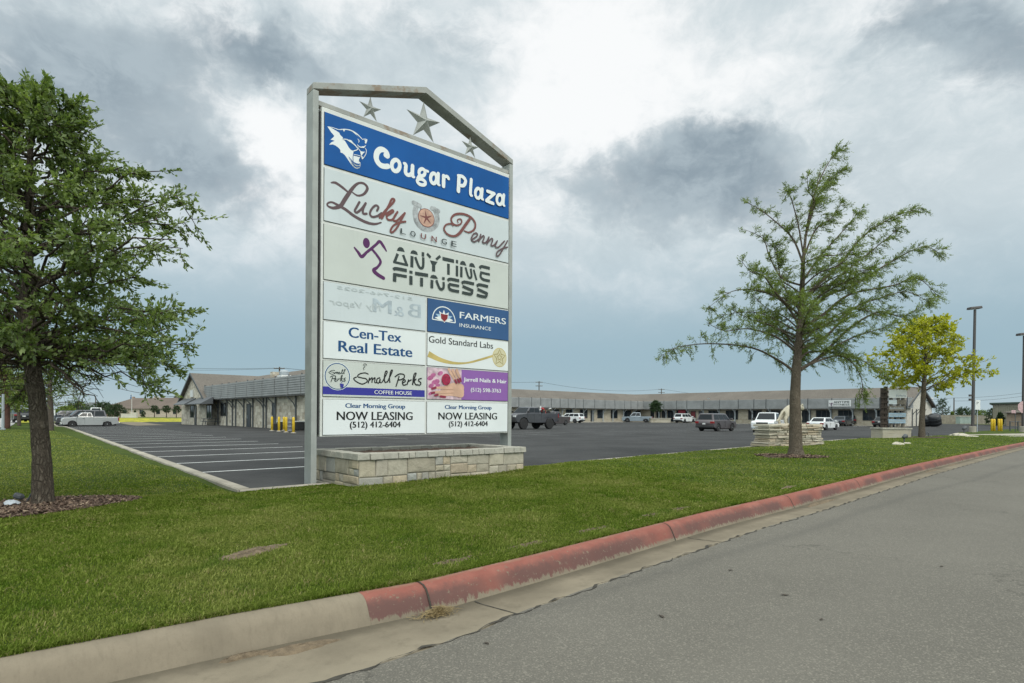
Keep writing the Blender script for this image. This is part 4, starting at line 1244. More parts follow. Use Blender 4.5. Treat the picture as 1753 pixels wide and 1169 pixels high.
ink.build('round_badge', p_coffee)
ink = Ink(B0)
for st in SMALL:
    ink.stroke([r4(*q) for q in st], r4.px(11), M_blk, cap=False)
ink.stroke([r4(*q) for q in ((440, 868), (435, 850), (448, 836), (434, 822), (446, 811), (462, 818), (455, 828))], r4.px(4), M_blk, cap=False)
ink.build('lettering', p_coffee)
T_(r4, 'COFFEE HOUSE', (533, 1052), (873, 1096), M_lw, 0.02)
ink.y = B0 - 0.004
ink.build('lettering', p_coffee)
# --- sunburst panel
r5 = Reg(720, 500, 4.494); ink = Ink(B0)
cx_, cy_ = 178, 222
arc = [r5(cx_ + 88 * math.cos(R(w_)), cy_ - 108 * math.sin(R(w_)) + 0.16 * 88 * math.cos(R(w_))) for w_ in range(0, 181, 12)]
ink.stroke(arc, r5.px(8), M_lw, cap=False); ink.stroke([arc[-1], arc[0]], r5.px(8), M_lw, smooth=False, cap=False)
for w_, ln_ in ((12, 72), (35, 78), (62, 80), (90, 84), (118, 80), (145, 78), (168, 72)):
    tip = r5(cx_ + ln_ * math.cos(R(w_)), cy_ - ln_ * math.sin(R(w_)) + 0.16 * ln_ * math.cos(R(w_)))
    o_ = r5(cx_, cy_ - 18); md = ((o_[0] * 0.45 + tip[0] * 0.55), (o_[1] * 0.45 + tip[1] * 0.55))
    ink.stroke([o_, md, tip], [r5.px(26), r5.px(26), r5.px(2)], M_sky if int(w_) % 2 else M_lw, smooth=False, cap=False)
sh = [r5(*q) for q in ((148, 160), (180, 168), (213, 172), (210, 205), (182, 236), (152, 205))]
ink.poly(sh, M_lw); mx_ = sum(p[0] for p in sh) / 6; mz_ = sum(p[1] for p in sh) / 6
ink.poly([(mx_ + (p[0] - mx_) * .86, mz_ + (p[1] - mz_) * .86) for p in sh], M_red)
ink.build('sunburst_emblem', p_navy)
ink = Ink(B0)
T_(r5, 'FARMERS', (300, 150), (655, 250), M_lw, 0.025); ink.build('lettering', p_navy); T_(r5, 'INSURANCE', (298, 238), (540, 297), M_lw, 0.0)
ink.build('lettering', p_navy)
# --- gold panel
ink = Ink(B0)
ink.stroke([r5(*q) for q in ((58, 475), (150, 520), (250, 545), (350, 545), (450, 522), (556, 490))], [r5.px(x) for x in (48, 34, 22, 14, 18, 18)], M_gold, cap=False)
cc = r5(606, 503); ux = (r5(660, 503)[0] - cc[0], 0); uz = (0, cc[1] - r5(606, 577)[1])
ink.ellipse(cc, ux, uz, M_gold, 24); ink.ellipse(cc, (ux[0] * .93, 0), (0, uz[1] * .93), M_pgold, 24)
st = [(cc[0] + ux[0] * (0.85 if k % 2 == 0 else 0.42) * math.cos(R(90 + 36 * k)), cc[1] + uz[1] * (0.85 if k % 2 == 0 else 0.42) * math.sin(R(90 + 36 * k))) for k in range(10)]
ink.stroke(st, r5.px(8), M_dgold, smooth=False, closed=True)
ink.stroke([(cc[0] + (p[0] - cc[0]) * .45, cc[1] + (p[1] - cc[1]) * .45) for p in st], r5.px(7), M_dgold, smooth=False, closed=True)
ink.build('swoosh_and_medal', p_gold)
ink = Ink(B0)
T_(r5, 'Gold Standard Labs', (62, 335), (556, 437), M_blk, 0.02)
ink.build('lettering', p_gold)
# --- nail panel
ink = Ink(B0)
M_pink = plain('print_pink', (0.56, 0.42, 0.47), 0.45, spec=0.15, var=0.3, vscale=7); M_skin = plain('print_skin', (0.58, 0.37, 0.27), 0.45, spec=0.15, var=0.12, vscale=5)
M_skin2 = plain('print_skin_shade', (0.42, 0.24, 0.17), 0.45, spec=0.15); M_nail = plain('print_nail_red', (0.24, 0.018, 0.05), 0.35); M_rose = plain('print_rose', (0.32, 0.03, 0.07), 0.45, spec=0.15, var=0.3, vscale=12)
M_petal = plain('print_petal', (0.43, 0.13, 0.27), 0.45, spec=0.15, var=0.3, vscale=9)
pq = [r5(*q) for q in ((58, 588), (314, 600), (314, 818), (58, 808))]
ink.poly([(PMID + g2, ROWS[5][0]), (pq[1][0], ROWS[5][0]), (pq[1][0], ROWS[5][1]), (PMID + g2, ROWS[5][1])][::-1], M_pink)
for q in ((75, 660, 20), (95, 640, 18), (120, 690, 22), (80, 720, 18), (130, 720, 16), (150, 625, 18), (100, 690, 14), (75, 780, 14), (295, 800, 12)):
    c0 = r5(q[0], q[1]); ink.ellipse(c0, (r5.px(q[2]) * 1.4, 0.01), (0.01, r5.px(q[2])), M_petal, 12)
ink.stroke([r5(*q) for q in ((310, 735), (250, 722), (180, 735), (110, 735))], [r5.px(x) for x in (60, 50, 22, 14)], M_skin); ink.stroke([r5(*q) for q in ((310, 765), (220, 760), (150, 768), (100, 772))], [r5.px(x) for x in (60, 40, 22, 16)], M_skin)
ink.stroke([r5(*q) for q in ((310, 785), (230, 780), (170, 790), (125, 790))], [r5.px(x) for x in (56, 36, 22, 14)], M_skin)
for l_ in (((215, 595), (240, 640), (262, 680)), ((245, 600), (265, 640), (282, 675)), ((275, 600), (290, 635), (300, 665))):
    ink.stroke([r5(*q) for q in l_], [r5.px(24), r5.px(22), r5.px(16)], M_skin)
for l_ in (((250, 748), (150, 750)), ((250, 775), (150, 780)), ((235, 605), (262, 655)), ((262, 605), (288, 655))):
    ink.stroke([r5(*q) for q in l_], r5.px(3), M_skin2, smooth=False, cap=False)
for l_ in (((112, 735), (85, 742)), ((102, 772), (84, 776)), ((128, 790), (108, 794)), ((150, 802), (185, 806)), ((262, 678), (272, 698)), ((282, 672), (292, 694)), ((300, 664), (304, 684))):
    ink.stroke([r5(*q) for q in l_], r5.px(17), M_nail, smooth=False)
c0 = r5(192, 672); ink.ellipse(c0, (r5.px(42), 0), (0, r5.px(46)), M_rose, 20); ink.stroke(ring(r5, 192, 672, 18, 22), r5.px(6), M_nail, closed=True)
ink.build('hands_picture', p_nail)
ink = Ink(B0)
xr = PX1 + 0.0
T_(r5, 'Jarrell Nails & Hair', (330, 655), (660, 712), M_lw, 0.04); ink.build('lettering', p_nail); T_(r5, '(512) 598-3763', (385, 735), (616, 783), M_lw, 0.02)
ink.build('lettering', p_nail)
# --- leasing panels
r7 = Reg(510, 460, 2.9974)
for pnl, R_, q in ((p_lease, r7, ((242, 690), (550, 724), (198, 732), (588, 776), (265, 784), (526, 822))), (p_lease2, r5, ((185, 868), (545, 912), (135, 925), (587, 980), (215, 993), (515, 1042)))):
    ink = Ink(B0)
    T_(R_, 'Clear Morning Group', q[0], q[1], M_navy, 0.06)
    ink.build('lettering', pnl); T_(R_, 'NOW LEASING', q[2], q[3], M_blk, 0.045); ink.build('lettering', pnl); T_(R_, '(512) 412-6404', q[4], q[5], M_blk, 0.04)
    ink.build('lettering', pnl)

# ================================================================== stone planter under the sign
PL = SIGN_O + E1 * 0.353 - E2 * 1.142
planter = thing('stone_planter', 'rectangular limestone block planter with flat cap at the foot of the tall sign', 'planter', (PL.x, PL.y, 0.0), PHI)
PLW, PLD, PLH = 3.74, 1.80, 0.52
def mat_stone(name, cols, island=True):
    m, T, b = new_mat(name)
    p = T.n('ShaderNodeTexCoord').outputs['Object']
    ri = T.n('ShaderNodeNewGeometry').outputs['Random Per Island']
    rp = T.n('ShaderNodeValToRGB'); rp.color_ramp.interpolation = 'LINEAR'
    el = rp.color_ramp.elements
    el[0].position = 0; el[0].color = (*cols[0], 1); el[1].position = 1; el[1].color = (*cols[-1], 1)
    for i, c in enumerate(cols[1:-1]):
        e = el.new((i + 1) / (len(cols) - 1)); e.color = (*c, 1)
    T.put(rp.inputs[0], ri)
    n1 = T.noise(p, 5.0, 6, 0.65); n2 = T.noise(p, 22.0, 6, 0.7)
    c = T.mix(T.m('MULTIPLY', T.ramp(n1, 0.40, 0.75), 0.55), rp.outputs[0], T.vm('SCALE', rp.outputs[0], 0.62))
    c = T.mix(T.m('MULTIPLY', T.ramp(n2, 0.5, 0.75), 0.5), c, T.vm('SCALE', c, 1.28))
    T.t.links.new(c, b.inputs['Base Color']); b.inputs['Roughness'].default_value = 0.92
    b.inputs['Specular IOR Level'].default_value = 0.2
    bn = T.n('ShaderNodeBump'); bn.inputs['Strength'].default_value = 0.9; bn.inputs['Distance'].default_value = 0.02
    T.put(bn.inputs['Height'], T.m('ADD', n1, n2)); T.t.links.new(bn.outputs[0], b.inputs['Normal'])
    return m
M_block = mat_stone('limestone_block', [(0.29, 0.28, 0.245), (0.40, 0.345, 0.25), (0.45, 0.415, 0.33), (0.35, 0.315, 0.26), (0.32, 0.33, 0.315), (0.47, 0.395, 0.285), (0.33, 0.275, 0.21)])
M_cap = mat_stone('cap_stone', [(0.32, 0.315, 0.275), (0.41, 0.39, 0.335), (0.36, 0.345, 0.30)])
M_mortar = plain('mortar', (0.17, 0.155, 0.125), 0.95, var=0.15, vscale=12)
def block_wall(mb, L, z0, z1, place, seed, hmin=0.10, hmax=0.24):
    """irregular squared blocks filling L x (z1-z0); place(u, w, z) gives the point, w outwards"""
    r_ = random.Random(seed)
    def rec(u0, u1, a, b, depth):
        w, h = u1 - u0, b - a
        if depth > 0 and (w > 0.62 or h > 0.34 or (w > 0.26 and r_.random() < 0.42)):
            if w > h * (1.5 + 0.6 * r_.random()) :
                c = u0 + w * r_.uniform(0.36, 0.64); rec(u0, c, a, b, depth - 1); rec(c, u1, a, b, depth - 1); return
            if h > 0.22 or (h > 0.17 and r_.random() < .5):
                c = a + h * r_.uniform(0.38, 0.62); rec(u0, u1, a, c, depth - 1); rec(u0, u1, c, b, depth - 1); return
        j = 0.006; o = r_.uniform(0.004, 0.024)
        q = [(u0 + j, a + j), (u1 - j, a + j), (u1 - j, b - j), (u0 + j, b - j)]
        q = [(x + r_.uniform(-.004, .004), z + r_.uniform(-.004, .004)) for x, z in q]
        cx, cz = (u0 + u1) / 2, (a + b) / 2
        ins = [(cx + (x - cx) * (1 - 0.03 / max(w, .06)), cz + (z - cz) * (1 - 0.03 / max(h, .06))) for x, z in q]
        mid = place(cx + r_.uniform(-.2, .2) * w, o + 0.008, cz + r_.uniform(-.2, .2) * h)
        vs = [place(x, -0.03, z) for x, z in q] + [place(x, o * 0.3, z) for x, z in q] + [place(x, o + r_.uniform(-.003, .004), z) for x, z in ins] + [mid]
        fs = [(i, (i + 1) % 4, 4 + (i + 1) % 4, 4 + i) for i in range(4)] + [(4 + i, 4 + (i + 1) % 4, 8 + (i + 1) % 4, 8 + i) for i in range(4)] + [(8 + i, 8 + (i + 1) % 4, 12) for i in range(4)]
        mb.add(vs, fs)
    n = max(1, round(L / 0.9))
    for i in range(n):
        rec(L * i / n, L * (i + 1) / n, z0, z1, 6)
mb = MB()
block_wall(mb, PLW, -0.1, PLH, lambda u, w, z: (u, -w, z), 11)
block_wall(mb, PLD, -0.1, PLH, lambda u, w, z: (-w, PLD - u, z), 12)
block_wall(mb, PLD, -0.1, PLH, lambda u, w, z: (PLW + w, u, z), 13)
block_wall(mb, PLW, -0.1, PLH, lambda u, w, z: (PLW - u, PLD + w, z), 14)
mb.build('stone_wall', M_block, planter)
mb = MB()
th = 0.16
mb.box(0, PLW, 0, th, -0.2, PLH - 0.004); mb.box(0, PLW, PLD - th, PLD, -0.2, PLH - 0.004); mb.box(0, th, th, PLD - th, -0.2, PLH - 0.004); mb.box(PLW - th, PLW, th, PLD - th, -0.2, PLH - 0.004)
mb.build('wall_core', M_mortar, planter)
mb = MB(); r_ = random.Random(5)
def cap_run(L, place):
    x = 0.0
    while x < L - 0.02:
        w = min(r_.uniform(0.13, 0.30), L - x)
        if L - x - w < 0.1: w = L - x
        j = 0.004; zt = PLH + 0.105 + r_.uniform(-.004, .005); o = -0.045 + r_.uniform(-.012, .008)
        b_ = [place(x + j, o, PLH), place(x + w - j, o + r_.uniform(-.005, .005), PLH), place(x + w - j, 0.215, PLH), place(x + j, 0.215, PLH)]
        t_ = [place(x + j * 2, o + 0.012, zt), place(x + w - j * 2, o + 0.012, zt), place(x + w - j, 0.212, zt), place(x + j, 0.212, zt)]
        mb.hexa(b_, t_); x += w
cap_run(PLW + 0.08, lambda u, w, z: (u - 0.04, w, z)); cap_run(PLW + 0.08, lambda u, w, z: (PLW + 0.04 - u, PLD - w, z))
cap_run(PLD - 0.43, lambda u, w, z: (w, PLD - 0.215 - u, z)); cap_run(PLD - 0.43, lambda u, w, z: (PLW - w, 0.215 + u, z))
mb.build('cap_stones', M_cap, planter, bevel=0.008)
mb = MB(); n_ = 14
vs = []
for i in range(n_ * 3):
    for j in range(n_):
        vs.append((0.19 + (PLW - 0.38) * i / (n_ * 3 - 1), 0.19 + (PLD - 0.38) * j / (n_ - 1), 0.565 + r_.uniform(-.02, .02)))
mb.add(vs, [(i * n_ + j, (i + 1) * n_ + j, (i + 1) * n_ + j + 1, i * n_ + j + 1) for i in range(n_ * 3 - 1) for j in range(n_ - 1)])
mb.build('soil', mat_mulch('red_mulch', 0.85), planter, smooth=True)
# ================================================================== buildings
def mat_limestone(name, a, b_, c_, scale=1.0, bw=0.45, bh=0.2, mort=(0.40, 0.37, 0.31)):
    m, T, b = new_mat(name)
    tc = T.n('ShaderNodeTexCoord').outputs['Object']
    x, y, z = sep(T, tc)[:3]
    geo = T.n('ShaderNodeNewGeometry')
    tr = T.n('ShaderNodeVectorTransform', vector_type='NORMAL', convert_from='WORLD', convert_to='OBJECT')
    T.put(tr.inputs[0], geo.outputs['Normal'])
    nx = sep(T, tr.outputs[0])[0]
    u = T.mix(T.m('GREATER_THAN', T.m('ABSOLUTE', nx), 0.7), comb(T, x, z, 0.0), comb(T, y, z, 0.0))
    w = T.vm('SCALE', T.vm('SUBTRACT', T.noise(tc, 1.2, 3, col=True), (0.5, 0.5, 0.5)), 0.25)
    br = T.n('ShaderNodeTexBrick')
    T.put(br.inputs['Vector'], T.vm('ADD', u, w)); T.put(br.inputs['Color1'], a); T.put(br.inputs['Color2'], b_); T.put(br.inputs['Mortar'], mort)
    for k, v in (('Scale', 1.0), ('Mortar Size', 0.012), ('Brick Width', bw), ('Row Height', bh), ('Bias', 0.0)):
        br.inputs[k].default_value = v
    br.squash = 0.6; br.squash_frequency = 3; br.offset_frequency = 2
    n = T.noise(tc, 2.4, 6, 0.7)
    c = T.mix(T.m('MULTIPLY', T.ramp(n, 0.42, 0.68), 0.7), br.outputs[0], c_)
    n2 = T.noise(tc, 11.0, 5, 0.7)
    c = T.mix(T.m('MULTIPLY', T.ramp(n2, 0.5, 0.75), 0.4), c, T.vm('SCALE', c, 0.62))
    T.t.links.new(c, b.inputs['Base Color']); b.inputs['Roughness'].default_value = 0.93; b.inputs['Specular IOR Level'].default_value = 0.15
    bn = T.n('ShaderNodeBump'); bn.inputs['Strength'].default_value = 0.6; bn.inputs['Distance'].default_value = 0.03
    T.put(bn.inputs['Height'], T.m('ADD', br.outputs['Fac'], n2)); bn.invert = True; T.t.links.new(bn.outputs[0], b.inputs['Normal'])
    return m
M_lime = mat_limestone('rubble_limestone', (0.60, 0.56, 0.46), (0.31, 0.265, 0.205), (0.64, 0.61, 0.53), bw=0.6, bh=0.28)
M_lime2 = mat_limestone('pale_limestone', (0.40, 0.365, 0.285), (0.29, 0.255, 0.195), (0.43, 0.40, 0.335), bw=0.8, bh=0.3)
M_lime3 = mat_limestone('white_limestone', (0.58, 0.555, 0.49), (0.52, 0.495, 0.43), (0.60, 0.58, 0.53), bw=0.7, bh=0.22)
def mat_shingle(name, a=(0.165, 0.148, 0.130), b_=(0.110, 0.099, 0.088)):
    m, T, b = new_mat(name)
    tc = T.n('ShaderNodeTexCoord').outputs['Object']
    n = T.noise(T.vm('MULTIPLY', tc, (3.0, 3.0, 7.0)), 1.6, 5, 0.8); n2 = T.noise(tc, 0.3, 4)
    x, y, z = sep(T, tc)[:3]
    rowl = T.m('FRACT', T.m('MULTIPLY', z, 14.0))
    c = T.mix(T.ramp(n, 0.35, 0.65), b_, a)
    c = T.mix(T.m('MULTIPLY', T.ramp(n2, 0.35, 0.7), 0.4), c, tuple(q * 1.25 for q in a))
    c = T.mix(T.m('MULTIPLY', T.ramp(rowl, 0.16, 0.02), 0.55), c, tuple(q * 0.45 for q in b_))
    T.t.links.new(c, b.inputs['Base Color']); b.inputs['Roughness'].default_value = 0.95; b.inputs['Specular IOR Level'].default_value = 0.1
    return m
M_shing = mat_shingle('shingles'); M_shingd = mat_shingle('dark_shingles', (0.155, 0.125, 0.105), (0.105, 0.088, 0.078))
M_slat = plain('grey_slat', (0.275, 0.283, 0.283), 0.5, var=0.12, vscale=0.8)
M_trim = plain('dark_grey_trim', (0.060, 0.066, 0.072), 0.55)
M_post = plain('grey_post', (0.115, 0.125, 0.13), 0.55); M_postl = plain('pale_post', (0.30, 0.335, 0.36), 0.5)
M_glass = plain('dark_glass', (0.012, 0.018, 0.024), 0.06, spec=0.6); M_frame = plain('window_frame', (0.030, 0.033, 0.036), 0.5)
M_door = plain('dark_door', (0.035, 0.042, 0.050), 0.4); M_rdoor = plain('red_door', (0.16, 0.025, 0.03), 0.45)
M_soff = plain('soffit', (0.24, 0.24, 0.235), 0.8); M_awn = plain('awning_metal', (0.085, 0.092, 0.10), 0.45)
M_lawnch = plain('white_enamel', (0.62, 0.63, 0.62), 0.4)

def wallf(kind, c, sgn):
    """point on/near a wall: u along it, o outwards, z"""
    if kind == 'x': return lambda u, o, z: (u, c + sgn * o, z)
    return lambda u, o, z: (c + sgn * o, u, z)
def slab(mb, F, u0, u1, o0, o1, z0, z1):
    b = [F(u0, o0, z0), F(u1, o0, z0), F(u1, o1, z0), F(u0, o1, z0)]; t = [F(u0, o0, z1), F(u1, o0, z1), F(u1, o1, z1), F(u0, o1, z1)]
    return mb.hexa(b, t)
def window(par, F, u0, u1, z0, z1, name='window', panes=2, mat=None):
    if u0 > u1: u0, u1 = u1, u0
    mb = MB(); t = 0.07
    slab(mb, F, u0, u1, 0.004, 0.07, z0, z0 + t); slab(mb, F, u0, u1, 0.004, 0.07, z1 - t, z1)
    for k in range(panes + 1):
        uu = u0 + (u1 - u0 - t) * k / panes
        slab(mb, F, uu, uu + t, 0.006, 0.066, z0 + t + .001, z1 - t - .001)
    o = mb.build(name, M_frame, par)
    slab(MB(), F, 0, 0, 0, 0, 0, 0)
    g_ = MB(); slab(g_, F, u0 + 0.02, u1 - 0.02, 0.010, 0.030, z0 + 0.02, z1 - 0.02); g_.build('pane', mat or M_glass, o)
    return o
def door(par, F, u0, u1, z0, z1, mat):
    if u0 > u1: u0, u1 = u1, u0
    mb = MB(); slab(mb, F, u0, u1, 0.004, 0.05, z0, z1)
    o = mb.build('door', mat, par)
    h = MB(); slab(h, F, u1 - 0.22, u1 - 0.16, 0.05, 0.10, z0 + 0.9, z0 + 1.25); h.build('handle', M_postl, o)
    f = MB(); slab(f, F, u0 - 0.09, u0 - .002, 0.003, 0.07, z0, z1 + 0.09); slab(f, F, u1 + .002, u1 + 0.09, 0.003, 0.07, z0, z1 + 0.09); slab(f, F, u0 - .002, u1 + .002, 0.003, 0.07, z1 + .002, z1 + 0.09)
    f.build('frame', M_frame, o)
def screen(par, F, u0, u1, z0, z1, o, seam, n=7, seed=1):
    """slatted grey fascia: horizontal boards with dark seams where lengths meet"""
    if u0 > u1: u0, u1 = u1, u0
    r_ = random.Random(seed); mb = MB(); h = (z1 - z0) / n
    cuts = [u0]; x = u0
    while x < u1 - 1.0:
        x += seam * r_.uniform(0.7, 1.25); cuts.append(min(x, u1))
    if cuts[-1] < u1: cuts.append(u1)
    for a_, b_ in zip(cuts[:-1], cuts[1:]):
        for k in range(n):
            slab(mb, F, a_ + 0.07, b_ - 0.07, o - 0.02, o + 0.02 + r_.uniform(0, .004), z0 + h * k + 0.018, z0 + h * (k + 1) - 0.018)
    ob = mb.build('slat_screen', M_slat, par)
    st = MB()
    for c in cuts:
        slab(st, F, c - 0.05, c + 0.05, o - 0.10, o - 0.022, z0 - 0.02, z1 + 0.10)
    slab(st, F, u0, u1, o - 0.14, o - 0.102, z0 + 0.05, z1 - 0.06)
    st.build('screen_frame', M_trim, ob)
    return ob
def brace_post(par, F, u, o0, o1, z0, zt, mat, w=0.14):
    mb = MB(); slab(mb, F, u - w / 2, u + w / 2, o0, o0 + w, z0, zt)
    a0, a1 = F(u, o0 + w / 2, zt - 0.95), F(u, o1, zt - 0.06)
    mb.tube([a0, F(u, o0 + w / 2 + (o1 - o0) * .28, zt - 0.52), a1], [w * .42] * 3, n=4)
    mb.build('canopy_post', mat, par)

# ---- stone building with cross gable (behind the sign, left)
gab = thing('stone_building', 'limestone block building with shingled gable, grey slatted fascia and yellow bollards beside it', 'building', (0, 0, 0), PHI)
WZ, RZ = 2.95, 5.9
A0, A1_, AR = 17.8, 30.2, 24.0
B0_, B1_, G0, G1, GC, GE = 38.0, 69.8, 69.8, 81.6, 75.7, 16.9
mb = MB()
mb.box(A0, A1_, B0_, B1_ + 0.01, -0.6, WZ)
mb.prism([(A0, WZ), (A1_, WZ), (AR, RZ - 0.18)], lambda x, z: (x, B0_, z), lambda x, z: (x, B0_ + 0.3, z))
mb.build('wall', M_lime, gab)
mb = MB(); mb.prism([(G0, -0.6), (G1, -0.6), (G1, WZ - 0.1), (GC, RZ - 0.16), (G0, WZ - 0.1)], lambda y, z: (GE, y, z), lambda y, z: (A1_ + 1, y, z))
mb.build('gable_wall', M_lime, gab)
mb = MB()
def roofslab(mb, p, q, r, s_, th=0.14):
    """four top corners, thickness downwards"""
    t = [Vector(v) for v in (p, q, r, s_)]; b_ = [v - Vector((0, 0, th)) for v in t]
    mb.hexa(b_, t)
roofslab(mb, (A0 - 0.35, B0_ - 0.4, WZ - 0.02), (AR, B0_ - 0.4, RZ), (AR, GC, RZ), (A0 - 0.35, G0 + 0.05, WZ - 0.02))
roofslab(mb, (AR, B0_ - 0.4, RZ), (A1_ + 0.35, B0_ - 0.4, WZ - 0.02), (A1_ + 0.35, G0, WZ - 0.02), (AR, GC, RZ))
mb.build('roof', M_shing, gab)
mb = MB()
roofslab(mb, (GE - 0.35, GC, RZ + 0.03), (GE - 0.35, G1 + 0.45, WZ - 0.38), (A1_ + 1, G1 + 0.45, WZ - 0.38), (A1_ + 1, GC, RZ + 0.03))
roofslab(mb, (GE - 0.35, G0 - 0.35, WZ - 0.22), (GE - 0.35, GC, RZ + 0.03), (A1_ + 1, GC, RZ + 0.03), (A1_ + 1, G0 - 0.35, WZ - 0.22))
mb.build('gable_roof', M_shing, gab)
mb = MB()                                         # bargeboards
for (y0, z0, y1, z1) in ((G1 + 0.45, WZ - 0.36, GC, RZ + 0.05), (GC, RZ + 0.05, G0 - 0.35, WZ - 0.2)):
    mb.hexa([(GE - 0.41, y0, z0 - 0.25), (GE - 0.355, y0, z0 - 0.25), (GE - 0.355, y1, z1 - 0.25), (GE - 0.41, y1, z1 - 0.25)], [(GE - 0.41, y0, z0 + .02), (GE - 0.355, y0, z0 + .02), (GE - 0.355, y1, z1 + .02), (GE - 0.41, y1, z1 + .02)])
mb.build('bargeboard', M_trim, gab)
Fg = wallf('y', GE, -1); Ff = wallf('y', A0, -1)
SO_ = 0.85
screen(gab, Ff, 38.1, 71.2, 2.78, 4.25, SO_, 2.9, 8, 3)
mb = MB(); slab(mb, Ff, 38.1, 69.6, 0.002, SO_ - 0.1, 2.70, 2.78); mb.build('canopy_soffit', M_soff, gab)
for px in (374.6, 389.5, 399, 404.6, 418.5, 434, 452, 457, 473, 507.7):
    brace_post(gab, Ff, ray_e1(px, A0), 0.02, SO_ - 0.1, -0.4, 2.69, M_post, 0.11)
window(gab, Ff, ray_e1(378.5, A0), ray_e1(387, A0), 1.0, 2.4)
door(gab, Ff, ray_e1(423.5, A0), ray_e1(429.5, A0), -0.1, 2.1, M_door); door(gab, Ff, ray_e1(467.2, A0), ray_e1(471.5, A0), -0.1, 2.15, M_door)
window(gab, Fg, ray_e1(326.5, GE), ray_e1(332.2, GE), 0.75, 2.2); window(gab, Fg, ray_e1(354.5, GE), ray_e1(363, GE), 0.65, 2.15)
door(gab, Fg, ray_e1(334.2, GE), ray_e1(336.6, GE), -0.2, 2.1, M_door)
for (pa, pb) in ((316.5, 335.5), (341.0, 365.0)):
    u0, u1 = sorted((ray_e1(pa, GE), ray_e1(pb, GE)))
    mb = MB(); mb.hexa([Fg(u0, 0.02, 2.28), Fg(u1, 0.02, 2.28), Fg(u1, 1.25, 2.22), Fg(u0, 1.25, 2.22)], [Fg(u0, 0.02, 3.02), Fg(u1, 0.02, 3.02), Fg(u1, 1.25, 2.29), Fg(u0, 1.25, 2.29)])
    mb.build('awning', M_awn, gab)
u_ = ray_e1(329, GE); mb = MB(); slab(mb, Fg, u_ - 0.7, u_ + 0.5, 0.02, 0.12, 3.15, 3.95); mb.build('sign_board', M_lawnch, gab)
mb = MB(); v_ = ray_e1(487, A0 + 1.6)              # kitchen extract on the roof
mb.box(A0 + 1.1, A0 + 2.0, v_ - 0.55, v_ + 0.55, 3.2, 4.75); mb.build('roof_vent', M_lawnch, gab, bevel=0.03)
mb = MB(); mb.lathe([(0.38, 0), (0.42, 0.10), (0.42, 0.32), (0.30, 0.46), (0.05, 0.52)], 16, Matrix.Translation((A0 + 1.55, v_, 4.75))); mb.build('vent_cowl', M_postl, gab)
mb = MB(); mb.box(AR - 1.2, AR - 0.5, 66.6, 67.4, 5.1, 5.95); mb.build('chimney', M_lime, gab)
# rear part facing the court
bk = MB().box(A1_ + 0.01, 42.0, 50.0, 70.0, -0.6, 2.9); bk.build('rear_wall', M_lime, gab)
mb = MB(); roofslab(mb, (A1_ + .1, 49.5, 3.0), (42.6, 49.5, 2.95), (42.6, 70, 2.95), (A1_ + .1, 70, 3.6)); mb.build('rear_roof', M_shing, gab)
screen(gab, wallf('y', 42.0, 1), 49.6, 70, 2.7, 4.2, 1.1, 2.9, 8, 9)

# ---- long shop building round the back of the lot
shop = thing('shopping_strip', 'long low L-shaped row of shops with shingle roof and continuous grey slatted fascia', 'building', (0, 0, 0), PHI)
SB, SA = 72.5, 99.3                               # planes of the fascia
WB, WA = SB + 1.25, SA + 1.25
RB, RA = 79.9, 106.4
EB, EA = 86.5, 113.5
N0, W0 = 26.4, 46.0                               # near end of the right wing, left end of the back wing
SZ0, SZ1, RZ2 = 2.62, 4.22, 6.0
mb = MB(); mb.box(W0, WA + 0.02, WB, EB, -0.8, 3.05); mb.build('wall', M_lime2, shop)
mb = MB(); mb.box(WA, EA, N0 + 0.3, EB, -0.8, 3.05); mb.build('side_wall', M_lime2, shop)
mb = MB(); mb.prism([(WA, -0.8), (EA, -0.8), (EA, 3.0), (RA, RZ2 - 0.15), (WA, 3.0)], lambda x, z: (x, N0, z), lambda x, z: (x, N0 + 0.295, z)); mb.build('gable_wall', M_lime3, shop)
mb = MB()
roofslab(mb, (W0 - .4, SB + 0.3, 2.95), (SA + .3, SB + 0.3, 2.95), (RA, RB, RZ2), (W0 - .4, RB, RZ2))
roofslab(mb, (SA + 0.3, N0 - 0.5, 2.95), (RA, N0 - 0.5, RZ2), (RA, RB, RZ2), (SA + 0.3, SB + 0.3, 2.95))
roofslab(mb, (RA, N0 - 0.5, RZ2), (EA + .5, N0 - 0.5, 2.95), (EA + .5, EB + .5, 2.95), (RA, RB, RZ2))
roofslab(mb, (W0 - .4, RB, RZ2), (RA, RB, RZ2), (EA + .5, EB + .5, 2.95), (W0 - .4, EB + .5, 2.95))
mb.build('roof', M_shing, shop)
mb = MB()
for (x0, z0, x1, z1) in ((RA, RZ2 + .03, EA + 0.5, 2.98), (RA, RZ2 + .03, SA + 0.3, 2.98)):
    mb.hexa([(x0, N0 - 0.56, z0 - 0.28), (x1, N0 - 0.56, z1 - 0.28), (x1, N0 - 0.505, z1 - 0.28), (x0, N0 - 0.505, z0 - 0.28)], [(x0, N0 - 0.56, z0), (x1, N0 - 0.56, z1), (x1, N0 - 0.505, z1), (x0, N0 - 0.505, z0)])
mb.build('bargeboard', M_trim, shop)
FB = wallf('x', WB, -1); FA = wallf('y', WA, -1)
screen(shop, FB, W0, SA + 0.2, SZ0, SZ1, 1.25, 2.6, 8, 4)
screen(shop, FA, N0 + 0.1, SB + 0.1, SZ0, SZ1, 1.25, 3.0, 8, 5)
screen(shop, wallf('x', N0, -1), WA - 1.2, WA + 1.5, SZ0, SZ1, 0.35, 2.8, 8, 6)
mb = MB(); slab(mb, FB, W0, WA, 0.003, 1.15, SZ0 - 0.08, SZ0); slab(mb, FA, N0, WB - 1.26, 0.003, 1.15, SZ0 - 0.084, SZ0 - 0.004); mb.build('canopy_soffit', M_soff, shop)
